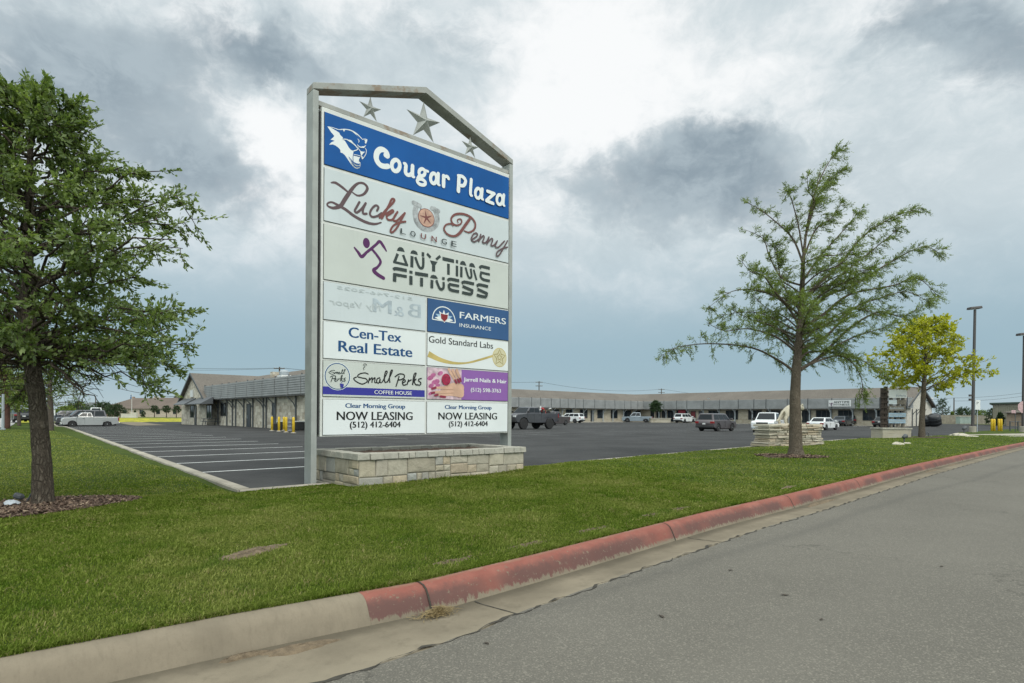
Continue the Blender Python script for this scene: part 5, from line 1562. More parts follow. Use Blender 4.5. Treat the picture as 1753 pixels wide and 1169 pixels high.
mb = MB(); slab(mb, FB, W0, SA, 0.003, 2.4, -0.3, 0.10); slab(mb, FA, N0 - 0.2, WB - 2.45, 0.003, 2.4, -0.5, 0.06); mb.build('shop_pavement', M_walk, shop)
zb = -0.05
for pa, pb in ((944.7, 956.7), (968.7, 979.8), (992.6, 1005.5), (1022.6, 1032.9), (1045.7, 1056.8), (1067, 1080), (1086.7, 1096.4)):
    window(shop, FB, ray_e2(pa, WB), ray_e2(pb, WB), 0.75 if pa < 1060 else 0.1, 2.35)
for px in (890, 905, 920):
    window(shop, FB, ray_e2(px, WB), ray_e2(px + 9, WB), 0.75, 2.35)
door(shop, FB, ray_e2(1011.5, WB), ray_e2(1016, WB), 0.1, 2.15, M_door)
for pa, pb, z0 in ((1114, 1120, .3), (1124, 1131, .1), (1133, 1141.6, .1), (1143, 1153.5, .1), (1158, 1178, .15), (1212.8, 1232.8, .65), (1242.5, 1263.7, .65), (1281, 1304, .65), (1312, 1336, .65), (1370.6, 1388.5, .3), (1397, 1424.7, .45), (1434.7, 1462, 0.0), (1477, 1509, .75), (1530, 1546, .7)):
    zg = float(g(*exy(WA, ray_e1(pa, WA))))
    window(shop, FA, ray_e1(pa, WA), ray_e1(pb, WA), z0 + zg + 0.05, 2.36, panes=3 if pb - pa > 15 else 2)
door(shop, FA, ray_e1(1183.5, WA), ray_e1(1190.5, WA), 0.08, 2.15, M_rdoor); door(shop, FA, ray_e1(1197, WA), ray_e1(1203, WA), 0.08, 2.15, M_door)
for px in (946, 962.7, 980.7, 999.5, 1015.5, 1033, 1050, 1068, 1085):
    brace_post(shop, FB, ray_e2(px, WB - 0.5), 0.35, 1.2, -0.3, SZ0 - 0.09, M_postl)
for px in (1128, 1140, 1154, 1178, 1204, 1231, 1258, 1287.7, 1318, 1351, 1385.6, 1422, 1459.5, 1500, 1545):
    brace_post(shop, FA, ray_e1(px, WA - 0.5), 0.35, 1.2, -0.5, SZ0 - 0.09, M_postl, 0.16)
for px in (1561, 1568, 1574):
    brace_post(shop, wallf('x', N0, -1), ray_e2(px, N0), 0.02, 0.9, -0.5, 2.55, M_post, 0.12)
# fascia sign of the gym, gable letters, red shop sign
ua, ub = ray_e1(1419, SA), ray_e1(1457, SA)
def shop_text(par, F, s_, u0, u1, z0, z1, o, mat, bold=0.03):
    v, f = text_shape(s_); mb = MB()
    for k, dx_ in enumerate((-bold / 2, bold / 2)):
        mb.add([F(u0 + (u1 - u0) * a + dx_, o + 0.004 * k, z0 + (z1 - z0) * b_) for a, b_ in v], f)
    return mb.build('lettering', mat, par)
mb = MB(); slab(mb, FA, min(ua, ub), max(ua, ub), 1.30, 1.42, 2.92, 3.92); fs = mb.build('sign_board', M_lawnch, shop)
L_ = ub - ua
shop_text(fs, FA, 'ANYTIME', ua + L_ * 0.24, ua + L_ * 0.95, 3.46, 3.78, 1.43, M_anth); shop_text(fs, FA, 'FITNESS', ua + L_ * 0.24, ua + L_ * 0.95, 3.06, 3.36, 1.43, M_anth)
ik = MB()
for l_ in (((0.05, .55), (0.10, .35), (0.16, .60), (0.20, .45)), ((0.13, .52), (0.16, .32), (0.11, .15), (0.17, .08))):
    ik.tube([FA(ua + L_ * a, 1.44, 2.92 + b_) for a, b_ in l_], 0.05, 5)
ik.build('runner_emblem', M_pur, fs)
ua, ub = ray_e1(1162, WA), ray_e1(1174, WA)
mb = MB(); slab(mb, FA, min(ua, ub), max(ua, ub), 0.10, 0.2, 1.85, 2.45); mb.build('red_sign', plain('shop_red', (0.30, 0.03, 0.05), 0.5, var=0.3, vscale=4), shop)
Fn = wallf('x', N0, -1)
ua, ub = ray_e2(1584, N0), ray_e2(1597, N0)
mb = MB(); slab(mb, Fn, ua, ub, 0.004, 0.05, 3.75, 4.55); o_ = mb.build('sign_board', M_lawnch, shop)
mb = MB(); slab(mb, Fn, ua + .3, ub - .6, 0.051, 0.07, 3.88, 4.0); slab(mb, Fn, ua + .9, ub - .3, 0.051, 0.07, 4.12, 4.22); slab(mb, Fn, ua + .4, ua + 1.4, 0.051, 0.07, 4.33, 4.43); mb.build('dark_marks', M_anth, o_)
# roof pipes
mb = MB(); mb.box(RA - 3.2, RA - 2.9, 60, 60.3, 4.2, 4.75); mb.build('roof_pipe', M_postl, shop)

# ================================================================== distant houses and the metal building
def mat_col(n, c, **k): return plain(n, c, 0.85, **k)
def hip_house(label, cx, cy, L, D, wz, rz, wallm, roofm, rot=0.0, group=None, wins=4, chim=True, zoff=0.0):
    h = thing('house', label, 'house', (cx, cy, float(g(cx, cy)) + zoff), rot, group)
    MB().box(-L / 2, L / 2, -D / 2, D / 2, -0.5, wz).build('wall', wallm, h)
    mb = MB(); o = 0.5; i = min(L, D) / 2 * 0.95
    b = [(-L / 2 - o, -D / 2 - o, wz - .1), (L / 2 + o, -D / 2 - o, wz - .1), (L / 2 + o, D / 2 + o, wz - .1), (-L / 2 - o, D / 2 + o, wz - .1)]
    if L >= D: r0, r1 = (-L / 2 + i, 0, rz), (L / 2 - i, 0, rz); fs = [(0, 1, 5, 4), (1, 2, 5), (2, 3, 4, 5), (3, 0, 4), (3, 2, 1, 0)]
    else: r0, r1 = (0, -D / 2 + i, rz), (0, D / 2 - i, rz); fs = [(0, 1, 4), (1, 2, 5, 4), (2, 3, 5), (3, 0, 4, 5), (3, 2, 1, 0)]
    mb.add(b + [r0, r1], fs); mb.build('roof', roofm, h)
    if chim: MB().box(-L / 4 - .5, -L / 4 + .5, D / 6, D / 6 + 1, wz, rz + 0.5).build('chimney', wallm, h)
    F = wallf('x', -D / 2, -1)
    for k in range(wins):
        u = -L / 2 + L * (k + 0.5) / wins
        window(h, F, u - 0.6, u + 0.6, 0.9, 2.1)
    return h
M_hbrick = mat_col('house_brick', (0.30, 0.215, 0.17), var=0.2, vscale=3); M_htan = mat_col('house_tan', (0.42, 0.36, 0.29), var=0.15, vscale=2)
q = at(205 + 40, 708, 200)
hip_house('brick house with tall brown hip roof behind the flagpole', at(243, 708, 205).x, 205, 19, 14, 2.7, 6.4, M_hbrick, M_shingd, 0.05, 'houses beyond the meadow')
hip_house('wide tan house with broad brown hip roof behind three round trees', at(284, 708, 190).x, 190, 22, 15, 2.6, 6.2, M_htan, M_shingd, -0.08, 'houses beyond the meadow')
hip_house('small red brick house wing half hidden by dark trees', at(217, 708, 198).x, 198, 9, 9, 2.6, 4.4, M_hbrick, M_shingd, 0.0, 'houses beyond the meadow', 2, False)
hip_house('low grey roofed house beyond the parked pickup', at(168, 708, 230).x, 230, 17, 12, 2.5, 5.2, M_htan, mat_shingle('grey_shingles', (0.13, 0.14, 0.15), (0.09, 0.095, 0.10)), 0.1, 'houses beyond the meadow', 3, False)
# metal building at the right edge
mt = at(1756, 708, 96)
m0 = at(1700, 708, 100); m1 = at(1960, 708, 74)
metal = thing('metal_building', 'tan ribbed metal building with dark green roof edge and low stone annex', 'building', (m0.x, m0.y, -0.15), math.atan2(m1.y - m0.y, m1.x - m0.x))
ML = math.hypot(m1.x - m0.x, m1.y - m0.y)
rv = Matrix.Rotation(-metal.rotation_euler[2], 3, 'Z') @ Vector((m0.x + 2.5, m0.y, 0)).normalized() * 18
M_tanm = plain('tan_sheeting', (0.30, 0.285, 0.215), 0.55, var=0.08, vscale=0.7); M_grn = plain('green_trim', (0.055, 0.085, 0.065), 0.5)
HM = 3.75
mb = MB(); mb.hexa([(0, 0, -0.5), (ML, 0, -0.5), (ML + rv.x, rv.y, -0.5), (rv.x, rv.y, -0.5)], [(0, 0, HM), (ML, 0, HM), (ML + rv.x, rv.y, HM), (rv.x, rv.y, HM)])
mb.build('wall', M_tanm, metal)
mb = MB()
for i in range(int(ML / 0.4)): mb.box(i * 0.4, i * 0.4 + 0.06, -0.05, 0.01, 0, HM - .02)
mb.build('wall_ribs', M_tanm, metal)
mb = MB(); e_ = 0.35; mb.hexa([(-e_, -e_, HM + .002), (ML + e_, -e_, HM + .002), (ML + rv.x, rv.y, HM + .002), (rv.x - e_, rv.y, HM + .002)], [(-e_, -e_, HM + .26), (ML + e_, -e_, HM + .26), (ML + rv.x, rv.y, HM + .26), (rv.x - e_, rv.y, HM + .26)]); mb.build('roof', M_grn, metal)
AD = 2.6
def _px(x, y):
    q_ = metal.matrix_basis @ Vector((x, y, 0)); return q_.x / q_.y
metal.matrix_basis = Matrix.Translation(metal.location) @ Matrix.Rotation(metal.rotation_euler[2], 4, 'Z')
ax0 = min((abs(_px(x, -AD) - uv(1723, 706)[0]), x) for x in np.arange(0, ML - 4, 0.1))[1]
mb = MB(); mb.box(ax0, ML, -AD, -0.06, -0.5, 2.2); mb.build('annex_wall', mat_limestone('annex_stone', (0.40, 0.30, 0.21), (0.33, 0.25, 0.18), (0.45, 0.36, 0.27), bw=0.5, bh=0.2), metal)
mb = MB(); mb.hexa([(ax0 - .4, -AD - .5, 2.2), (ML, -AD - .5, 2.2), (ML, -.06, 2.2), (ax0 - .4, -.06, 2.2)], [(ax0 - .4, -AD - .5, 2.32), (ML, -AD - .5, 2.32), (ML, -.06, 2.8), (ax0 - .4, -.06, 2.8)]); mb.build('annex_roof', M_shing, metal)
window(metal, wallf('x', -AD, -1), ax0 + 3.2, ax0 + 4.6, 0.6, 1.7)

# ================================================================== lot furniture
M_yel = plain('safety_yellow', (0.62, 0.42, 0.025), 0.5, var=0.12, vscale=5)
def bollard(loc, label, h=1.05, r=0.085, group='yellow bollards', cap=True):
    b = thing('bollard', label, 'bollard', loc, 0, group)
    MB().lathe([(r, -0.2), (r, h - 0.05), (r * 0.92, h - 0.02), (r * 0.6, h), (0.01, h + 0.012)], 14).build('pipe', M_yel, b, smooth=True)
    MB().lathe([(r + 0.09, -0.2), (r + 0.09, 0.03), (r + .002, 0.06)], 14).build('footing', M_walk, b)
    return b
for px, py, lab in ((465.5, 737.5, 'yellow bollard at the far left of the bin row, tip of the red paved corner'), (477.5, 738.5, 'yellow bollard second from the left before the dark bins'), (489.8, 740, 'yellow bollard beside the grey drum, its left side'), (502.3, 741.3, 'yellow bollard nearest the sign post, in front of the dark box'), (486, 737.0, 'yellow bollard standing behind the others against the stone wall')):
    bollard(gp(px, py), lab)
for px, lab in ((1698, 'yellow bollard at the left of the left pair by the light pole'), (1702, 'yellow bollard at the right of the left pair by the light pole'), (1710, 'yellow bollard at the left of the right pair with dark knob'), (1714, 'yellow bollard at the right of the right pair')):
    q = gp(px, 739); bollard((q.x, q.y, q.z), lab, 1.35, 0.11)
q = gp(321, 718.5, 0); bollard((at(314.5, 715, 76).x, 76, -0.15), 'yellow bollard alone at the far gable end beside the meadow', 1.2, 0.12)
# bins
M_bin = plain('bin_black', (0.022, 0.025, 0.028), 0.5, var=0.2, vscale=4); M_drum = plain('drum_grey', (0.16, 0.165, 0.185), 0.4, 0.3, var=0.15)
def bin_box(px, py, w, d, h, label, lid=True):
    q = gp(px, py); b = thing('storage_bin', label, 'bin', q, PHI, 'dark bins by the stone wall')
    MB().box(-w / 2, w / 2, -d / 2, d / 2, 0.04, h - 0.08).build('body', M_bin, b, bevel=0.03)
    if lid: MB().box(-w / 2 - .04, w / 2 + .04, -d / 2 - .04, d / 2 + .04, h - 0.078, h).build('lid', plain('pale_lid', (0.46, 0.49, 0.48), 0.5), b, bevel=0.02)
    for sx in (-1, 1): MB().lathe([(0.05, 0), (0.05, 0.05)], 10, Matrix.Translation((sx * w * .38, 0, -0.01))).build('foot', M_bin, b)
    return b
bin_box(471, 736.3, 0.5, 0.5, 0.62, 'small black bin between the two left bollards', False)
bin_box(483, 736.3, 0.62, 0.6, 0.72, 'black bin with pale lid between the middle bollards')
bin_box(512, 736.5, 1.5, 0.8, 0.72, 'wide black box with pale lid beside the sign post')
q = gp(496, 737.8); dr = thing('steel_drum', 'grey steel drum between the two right bollards', 'drum', q, 0)
mb = MB(); mb.lathe([(0.28, 0.0), (0.29, 0.02), (0.28, 0.04), (0.28, 0.29), (0.292, 0.31), (0.28, 0.33), (0.28, 0.58), (0.292, 0.60), (0.28, 0.62), (0.28, 0.86), (0.29, 0.88), (0.27, 0.88)], 20); mb.build('body', M_drum, dr, smooth=True)
mb = MB(); mb.lathe([(0.27, 0.872), (0.05, 0.872), (0.04, 0.90), (0.02, 0.90)], 16); mb.build('lid', M_drum, dr)
# red paved corner before the bins
# outdoor tables at the gable end
def picnic(px, py, label):
    q = gp(px, py); t = thing('picnic_table', label, 'table', q, PHI, 'tables by the gable wall')
    MB().box(-0.8, 0.8, -0.38, 0.38, 0.70, 0.75).build('tabletop', M_post, t)
    for sy in (-1, 1): MB().box(-0.8, 0.8, sy * 0.72 - 0.14, sy * 0.72 + 0.14, 0.42, 0.46).build('seat', M_post, t)
    for sx in (-0.6, 0.6):
        mb = MB(); mb.tube([(sx, -0.75, 0), (sx, -0.2, 0.69)], 0.035, 6); mb.tube([(sx, 0.75, 0), (sx, 0.2, 0.69)], 0.035, 6); mb.tube([(sx, -0.8, 0.40), (sx, 0.8, 0.40)], 0.03, 6)
        mb.build('leg', M_trim, t)
picnic(353, 726.5, 'dark picnic table by the gable wall, the one nearer the meadow'); picnic(360, 728.0, 'dark picnic table by the gable wall under the awning window')

# light poles
M_bronze = plain('bronze_paint', (0.055, 0.048, 0.046), 0.45)
def light_pole(loc, h, label, lean=0.0, side=0.5, sgn=True):
    p = thing('light_pole', label, 'light pole', loc, 0, 'parking lot light poles')
    MB().lathe([(0.30, -0.4), (0.30, 0.62), (0.27, 0.66)], 18).build('pedestal', M_walk, p, smooth=False)
    mb = MB(); w = 0.10; dx_ = lean * h
    mb.hexa([(-w, -w, .66), (w, -w, .66), (w, w, .66), (-w, w, .66)], [(-w * .8 + dx_, -w * .8, h), (w * .8 + dx_, -w * .8, h), (w * .8 + dx_, w * .8, h), (-w * .8 + dx_, w * .8, h)])
    mb.build('pole', M_bronze, p)
    MB().box(-0.2, 0.2, -0.2, 0.2, 0.66, 0.70).build('base_plate', M_bronze, p)
    mb = MB(); mb.hexa([(dx_ - 0.62, -0.3, h + .0), (dx_ + 0.55, -0.3, h + .10), (dx_ + 0.55, 0.3, h + .10), (dx_ - 0.62, 0.3, h + .0)], [(dx_ - 0.60, -0.28, h + .22), (dx_ + 0.5, -0.28, h + .34), (dx_ + 0.5, 0.28, h + .34), (dx_ - 0.60, 0.28, h + .22)])
    lh = mb.build('lamp_head', M_bronze, p, bevel=0.03)
    mb = MB(); mb.hexa([(dx_ - 0.55, -0.25, h - .012), (dx_ - 0.05, -0.25, h + .03), (dx_ - 0.05, 0.25, h + .03), (dx_ - 0.55, 0.25, h - .012)], [(dx_ - 0.55, -0.25, h + .0), (dx_ - 0.05, -0.25, h + .042), (dx_ - 0.05, 0.25, h + .042), (dx_ - 0.55, 0.25, h + .0)])
    mb.build('lens', plain('lamp_lens', (0.5, 0.52, 0.52), 0.3), lh)
    return p
q = gp(1665, 741)
lp = light_pole(q, 12.2, 'tall bronze light pole on concrete pedestal behind the yellow leaved tree', 0.013)
MB().box(-0.45, -0.16, -0.14, 0.10, 7.35, 7.75).build('camera_box', M_bronze, lp)
MB().box(-0.38, -0.12, -0.1, 0.06, 3.6, 3.8).build('fixing_clip', M_bronze, lp); MB().box(-0.38, -0.12, -0.1, 0.06, 3.2, 3.4).build('fixing_clip', M_bronze, lp)
pl_ = MB().box(0.14, 0.62, -0.16, -0.13, 2.3, 3.25).build('notice_sign', M_lawnch, lp)
v, f = text_shape('P'); MB().add([(0.26 + 0.18 * a, -0.166, 2.82 + 0.26 * b_) for a, b_ in v], f).build('lettering', M_anth, pl_)
MB().box(0.34, 0.40, -0.13, -0.10, -0.2, 3.2).build('sign_post', M_postl, lp)
q2 = gp(1751.5, 741); light_pole(q2, 9.6, 'bronze light pole cut by the right edge of the view', 0.006)
# utility cabinet, fence
q = gp(1649, 725.5)
cabm = plain('pale_green_metal', (0.33, 0.40, 0.38), 0.5, var=0.1, vscale=2)
cb = thing('utility_shed', 'pale green corrugated utility cabinet standing on the far grass', 'cabinet', (q.x, q.y, q.z), -0.2)
MB().box(-1.0, 1.0, -0.8, 0.8, 0.05, 1.4).build('body', cabm, cb)
mb = MB()
for i in range(13): mb.box(-0.98 + i * 0.16, -0.93 + i * 0.16, -0.84, -0.79, 0.08, 1.36)
mb.build('ribs', cabm, cb); MB().box(-1.08, 1.08, -0.9, 0.9, 1.4, 1.5).build('roof', plain('pale_lid2', (0.40, 0.45, 0.44), 0.5), cb); MB().box(-1.0, 1.0, -0.8, 0.8, -0.1, 0.05).build('plinth', M_walk, cb)
def fence(p0, p1, h, label, mat, n, gap=0.0):
    f_ = thing('fence', label, 'fence', p0, math.atan2(p1[1] - p0[1], p1[0] - p0[0])); L = math.hypot(p1[0] - p0[0], p1[1] - p0[1])
    mb = MB(); k = int(L / 0.2)
    for i in range(k): mb.box(i * 0.2, i * 0.2 + 0.2 - gap - .012, -0.02, 0.02, 0.05, h + 0.015 * (i % 3))
    mb.build('boards', mat, f_)
    for i in range(n + 1): MB().box(L * i / n - .06, L * i / n + .06, 0.03, 0.14, -0.4, h + 0.05).build('post', mat, f_)
M_wood = plain('grey_wood', (0.20, 0.18, 0.145), 0.9, var=0.2, vscale=1.5)
a_, b_ = at(1603, 718, 125), at(1690, 718, 125)
fence((a_.x, 125, -0.1), (b_.x + 4, 128, -0.1), 1.9, 'weathered grey board fence along the far side of the plaza', M_wood, 10)
# low rail by the right edge
a_, b_ = gp(1729, 739), gp(1768, 737)
rl = thing('pipe_railing', 'low dark pipe railing on the grass at the right edge', 'railing', (a_.x, a_.y, a_.z), math.atan2(b_.y - a_.y, b_.x - a_.x))
L_ = math.hypot(b_.x - a_.x, b_.y - a_.y)
for k in range(4): MB().box(L_ * k / 3 - .05, L_ * k / 3 + .05, -.05, .05, -0.3, 1.1).build('post', M_trim, rl)
mb = MB(); mb.tube([(0, 0, 1.05), (L_, 0, 1.05)], 0.04, 8); mb.tube([(0, 0, 0.55), (L_, 0, 0.55)], 0.025, 8); mb.build('rail', M_trim, rl)
# faded traffic sign at the right edge
q = gp(1738, 741); ts = thing('street_sign', 'faded pink and white road sign on thin post by the right edge', 'sign', q, 0.0)
MB().lathe([(0.035, -0.3), (0.035, 2.35)], 8).build('post', M_trim, ts)
mb = MB(); mb.box(-0.42, -0.02, -0.06, -0.04, 1.95, 2.25); mb.build('small_plate', plain('faded_pink', (0.45, 0.30, 0.31), 0.5, var=0.2, vscale=8), ts)
mb = MB(); mb.lathe([(0.62, 0), (0.62, 0.03)], 8, Matrix.Translation((0.75, -0.08, 2.55)) @ Matrix.Rotation(R(90), 4, 'X') @ Matrix.Rotation(R(22.5), 4, 'Z')); mb.build('sign_plate', MATS['faded_pink'], ts)
MB().lathe([(0.035, -0.3), (0.035, 2.6)], 8, Matrix.Translation((0.75, 0, 0))).build('post', M_trim, ts)

# black wrapped bales against the gable
M_wrap = plain('black_wrap', (0.012, 0.013, 0.015), 0.32, var=0.3, vscale=3, bump=0.5, bscale=4)
for px, py, r_, h_, tl, lab in ((1589, 730.2, 0.75, 1.35, 0.42, 'black plastic wrapped bundle leaning at the white gable, the smaller one'), (1601, 730.4, 0.85, 1.6, 0.40, 'black plastic wrapped bundle leaning at the white gable, the larger right one')):
    q = gp(px, py); b = thing('wrapped_bundle', lab, 'bundle', (q.x, q.y, q.z), 0.6, 'black bundles by the gable')
    M = Matrix.Translation((0, 0, 0.25)) @ Matrix.Rotation(-tl, 4, 'Y')
    mb = MB(); mb.lathe([(0.05, -0.02), (r_ * .8, 0), (r_ * .98, 0.12), (r_, h_ * .5), (r_ * .96, h_ - .15), (r_ * .75, h_), (0.05, h_ + .03)], 18, M); mb.build('bundle', M_wrap, b, smooth=True)
    for zz in (0.3, 0.62): MB().lathe([(r_ * 1.005, h_ * zz), (r_ * 1.012, h_ * zz + .03), (r_ * 1.005, h_ * zz + .06)], 18, M, cap=False).build('tie_strap', M_trim, b)

# utility poles and wires
M_pole = plain('pole_wood', (0.085, 0.070, 0.058), 0.9, var=0.2, vscale=2)
POLES = []
def utility_pole(px, ytop, Y, label, arms=1, armw=1.3):
    q = at(px, 715, Y); zt = at(px, ytop, Y).z
    p = thing('utility_pole', label, 'utility pole', (q.x, Y, 0), 0, 'utility poles')
    MB().lathe([(0.17, -0.5), (0.12, zt)], 10).build('pole', M_pole, p)
    for k in range(arms):
        z = zt - 0.35 - 0.95 * k
        ar = MB().box(-armw, armw, -0.18, -0.08, z, z + 0.14).build('crossarm', M_pole, p)
        mb = MB()
        for x_ in (-armw * .9, -armw * .45, armw * .45, armw * .9): mb.lathe([(0.05, 0), (0.07, 0.08), (0.05, 0.16), (0.02, 0.2)], 8, Matrix.Translation((x_, -0.13, z + 0.14)))
        mb.build('insulators', M_postl, ar)
    POLES.append((Vector((q.x, Y, zt)), armw)); return p
utility_pole(478, 628, 98, 'wooden utility pole with crossarm rising behind the stone building', 1, 0.9)
utility_pole(922.5, 652.5, 150, 'wooden utility pole with crossarms behind the back shops, nearer the sign', 2, 0.9)
utility_pole(1132, 665, 175, 'wooden utility pole with crossarms behind the inner corner of the shops', 2, 0.95)
utility_pole(1633, 681, 150, 'bare wooden utility pole beyond the white gable', 0)
utility_pole(163.5, 678, 170, 'thin wooden utility pole beyond the parked pickup', 0)
M_wire = plain('wire', (0.02, 0.02, 0.022), 0.6)
def wire(a, b, sag, label, r=0.022):
    pts = [a.lerp(b, t) - Vector((0, 0, sag * 4 * t * (1 - t))) for t in np.linspace(0, 1, 24)]
    o = MB().tube(pts, r, 5).build('power_line', M_wire); o['label'] = label; o['category'] = 'wire'; o['group'] = 'overhead wires'
p0 = POLES[0][0]; p1 = POLES[1][0]; p2 = POLES[2][0]; p3 = POLES[3][0]
wire(at(110, 618, 92), p0 + Vector((-.8, 0, -.2)), 0.5, 'upper overhead wire left of the stone building roof'); wire(at(110, 626, 92), p0 + Vector((.8, 0, -.2)), 0.5, 'second overhead wire left of the stone building roof')
wire(at(90, 640, 110), at(345, 640, 110), 0.4, 'third and lowest of the long overhead wires at left')
wire(at(200, 664, 70), we(GE - 0.1, G1, 3.3), 0.25, 'service wire dropping to the gable of the stone building', 0.028)
wire(p0 + Vector((.8, 0, -.2)), p1 + Vector((-.7, 0, -.25)), 0.8, 'overhead wire passing behind the tall sign', 0.03); wire(p1 + Vector((.7, 0, -.25)), p2 + Vector((-.8, 0, -.25)), 1.2, 'overhead wire above the back shops', 0.03)
wire(p2 + Vector((.8, 0, -.25)), p3, 2.5, 'overhead wire above the right shop wing', 0.03); wire(p3, at(1800, 664, 140), 0.6, 'upper overhead wire beyond the light pole', 0.03); wire(p3 - Vector((0, 0, .8)), at(1800, 670, 140), 0.6, 'lower overhead wire beyond the light pole', 0.03)

# small things on the left
q = gp(83, 727.5); tb = thing('transformer_box', 'pale green utility box behind the feathery tree trunk', 'utility box', (at(79, 723, 52).x, 52, 0.0), 0.5)
MB().box(-0.35, 0.35, -0.35, 0.35, 0.06, 0.95).build('body', cabm, tb, bevel=0.03); MB().box(-0.39, 0.39, -0.39, 0.39, 0.952, 1.02).build('lid', MATS['pale_lid2'], tb); MB().box(-0.4, 0.4, -0.4, 0.4, -0.1, 0.06).build('plinth', M_walk, tb)
q = at(80.5, 712, 60); bs = thing('notice_board', 'small white notice board with red print on two posts among the trees', 'sign', (q.x, 60, 0), 0.3)
bp = MB().box(-0.19, 0.19, -0.03, 0.0, 1.15, 1.8).build('board', M_lawnch, bs); MB().box(-0.14, 0.14, -0.036, -0.031, 1.3, 1.5).build('red_print', M_red, bp)
for sx in (-0.16, 0.16): MB().box(sx - .03, sx + .03, 0.002, 0.06, -0.3, 1.8).build('post', M_postl, bs)
q = at(92, 714, 60); MBs = MB(); sg2 = thing('small_sign', 'small white sign on a stake beside the feathery tree trunk', 'sign', (q.x, 60, 0), 0.2)
MB().box(-0.14, 0.14, -0.02, 0, 0.95, 1.5).build('board', M_lawnch, sg2); MB().box(-.03, .03, 0.001, 0.05, -0.3, 1.5).build('post', M_postl, sg2)
q = at(225.5, 708, 160); fp = thing('flagpole', 'white flagpole with limp dark flag before the brick house', 'flagpole', (q.x, 160, 0), 0)
MB().lathe([(0.07, -0.3), (0.045, 6.4), (0.06, 6.45), (0.02, 6.55)], 8).build('pole', M_lawnch, fp)
mb = MB(); mb.add([(-.05, 0, 6.2), (-.45, .05, 6.0), (-.25, -.05, 5.75), (-.5, .04, 5.2), (-.2, 0, 4.9), (-.05, 0, 5.1)], [(0, 1, 2), (0, 2, 5), (2, 3, 4), (2, 4, 5)]); mb.build('flag', M_navy, fp)
q = at(221.5, 709, 158); sm = thing('stone_monument', 'low pale stone entrance wall at the foot of the flagpole', 'wall', (q.x, 158, 0), 0)
MB().box(-2.1, 2.1, -0.3, 0.3, -0.3, 0.95).build('wall', M_lime3, sm); MB().box(0.5, 2.1, -0.34, 0.34, 0.952, 1.3).build('raised_wall', M_lime3, sm); MB().box(-2.2, 0.49, -0.36, 0.36, 0.952, 1.03).build('cap', M_cap, sm)
# grey pole beside the left oak trunk
q = gp(5, 735, 0.05); gpole = thing('metal_pole', 'slim grey metal pole beside the reddish trunk', 'pole', (q.x, q.y, q.z), 0)
MB().lathe([(0.09, -0.3), (0.075, 2.5)], 10).build('pole', M_postl, gpole); MB().lathe([(0.16, -0.2), (0.16, 0.06), (0.1, 0.08)], 12).build('base_collar', M_postl, gpole)

# ================================================================== cougar statue on its stacked stone wall
M_ledge = mat_stone('ledge_stone', [(0.50, 0.46, 0.37), (0.34, 0.30, 0.235), (0.56, 0.52, 0.43), (0.40, 0.33, 0.24), (0.47, 0.43, 0.36)])
wl = gp(1318, 766, 0.03); wr = gp(1374, 762.0, 0.03)
lw = thing('stacked_stone_wall', 'low wall of stacked rough ledge stone carrying the animal statue', 'wall', (wl.x, wl.y, 0.0), math.atan2(wr.y - wl.y, wr.x - wl.x) - 0.30)
def stacked(mb, L, D, z0, z1, seed, x0=0.0):
    r_ = random.Random(seed); z = z0
    while z < z1 - 0.02:
        h = min(r_.uniform(0.05, 0.14), z1 - z); x = x0 - r_.uniform(0, .08)
        while x < x0 + L:
            w = min(r_.uniform(0.25, 0.75), x0 + L - x + r_.uniform(0, .08)); o = r_.uniform(-0.06, 0.07)
            if w > 0.05:
                j = lambda a=0.012: r_.uniform(-a, a)
                b_ = [(x + .01 + j(), -o + j(), z + .012), (x + w - .01 + j(), -o + j(.03), z + .012), (x + w - .01, D + o, z + .012), (x + .01, D + o, z + .012)]
                t_ = [(x + .012 + j(), -o + j(.025), z + h - .006 + j(.008)), (x + w - .012 + j(), -o + j(.03), z + h - .006 + j(.008)), (x + w - .012, D + o, z + h - .006), (x + .012, D + o, z + h - .006)]
                mb.hexa(b_, t_)
            x += w
        z += h
Lw = (wr - wl).length
mb = MB(); stacked(mb, Lw * 0.95, 0.80, -0.1, 0.98, 21); stacked(mb, Lw * 1.0, 0.85, -0.1, 0.22, 22, -0.08)
mb.build('stone_courses', M_ledge, lw, bevel=0.012)
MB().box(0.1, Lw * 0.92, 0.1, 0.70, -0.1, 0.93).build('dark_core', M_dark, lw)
w2a = gp(1382, 763.5, 0.03); w2b = gp(1401, 761.5, 0.03)
rw = thing('address_wall', 'short stacked stone wall with tan number plaque beside the statue wall', 'wall', (w2a.x - 0.35, w2a.y - 0.1, 0.0), math.atan2(w2b.y - w2a.y, w2b.x - w2a.x) - 0.35)
Lr = 1.05
mb = MB(); stacked(mb, Lr, 0.6, -0.1, 0.80, 31); mb.build('stone_courses', M_ledge, rw, bevel=0.012)
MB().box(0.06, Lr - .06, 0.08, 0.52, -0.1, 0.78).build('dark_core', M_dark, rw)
mb = MB(); r_ = random.Random(8); x = -0.12
while x < Lr - 0.05:
    w = r_.uniform(0.4, 0.6); mb.hexa([(x, -0.12 + r_.uniform(-.04, .04), .80), (x + w - .02, -0.12 + r_.uniform(-.04, .04), .80), (x + w - .02, .7, .80), (x, .7, .80)], [(x, -0.1, .95 + r_.uniform(-.03, .03)), (x + w - .02, -0.1, .95 + r_.uniform(-.03, .03)), (x + w - .02, .7, .95), (x, .7, .95)]); x += w
mb.build('cap_slab', M_ledge, rw, bevel=0.015)
pc = Lr * 0.30
pq_ = MB().box(pc - 0.22, pc + 0.24, -0.17, -0.10, 0.10, 0.74).build('plaque', plain('plaque_tan', (0.46, 0.35, 0.21), 0.8, var=0.12, vscale=6), rw)
v, f = text_shape('305'); mb = MB()
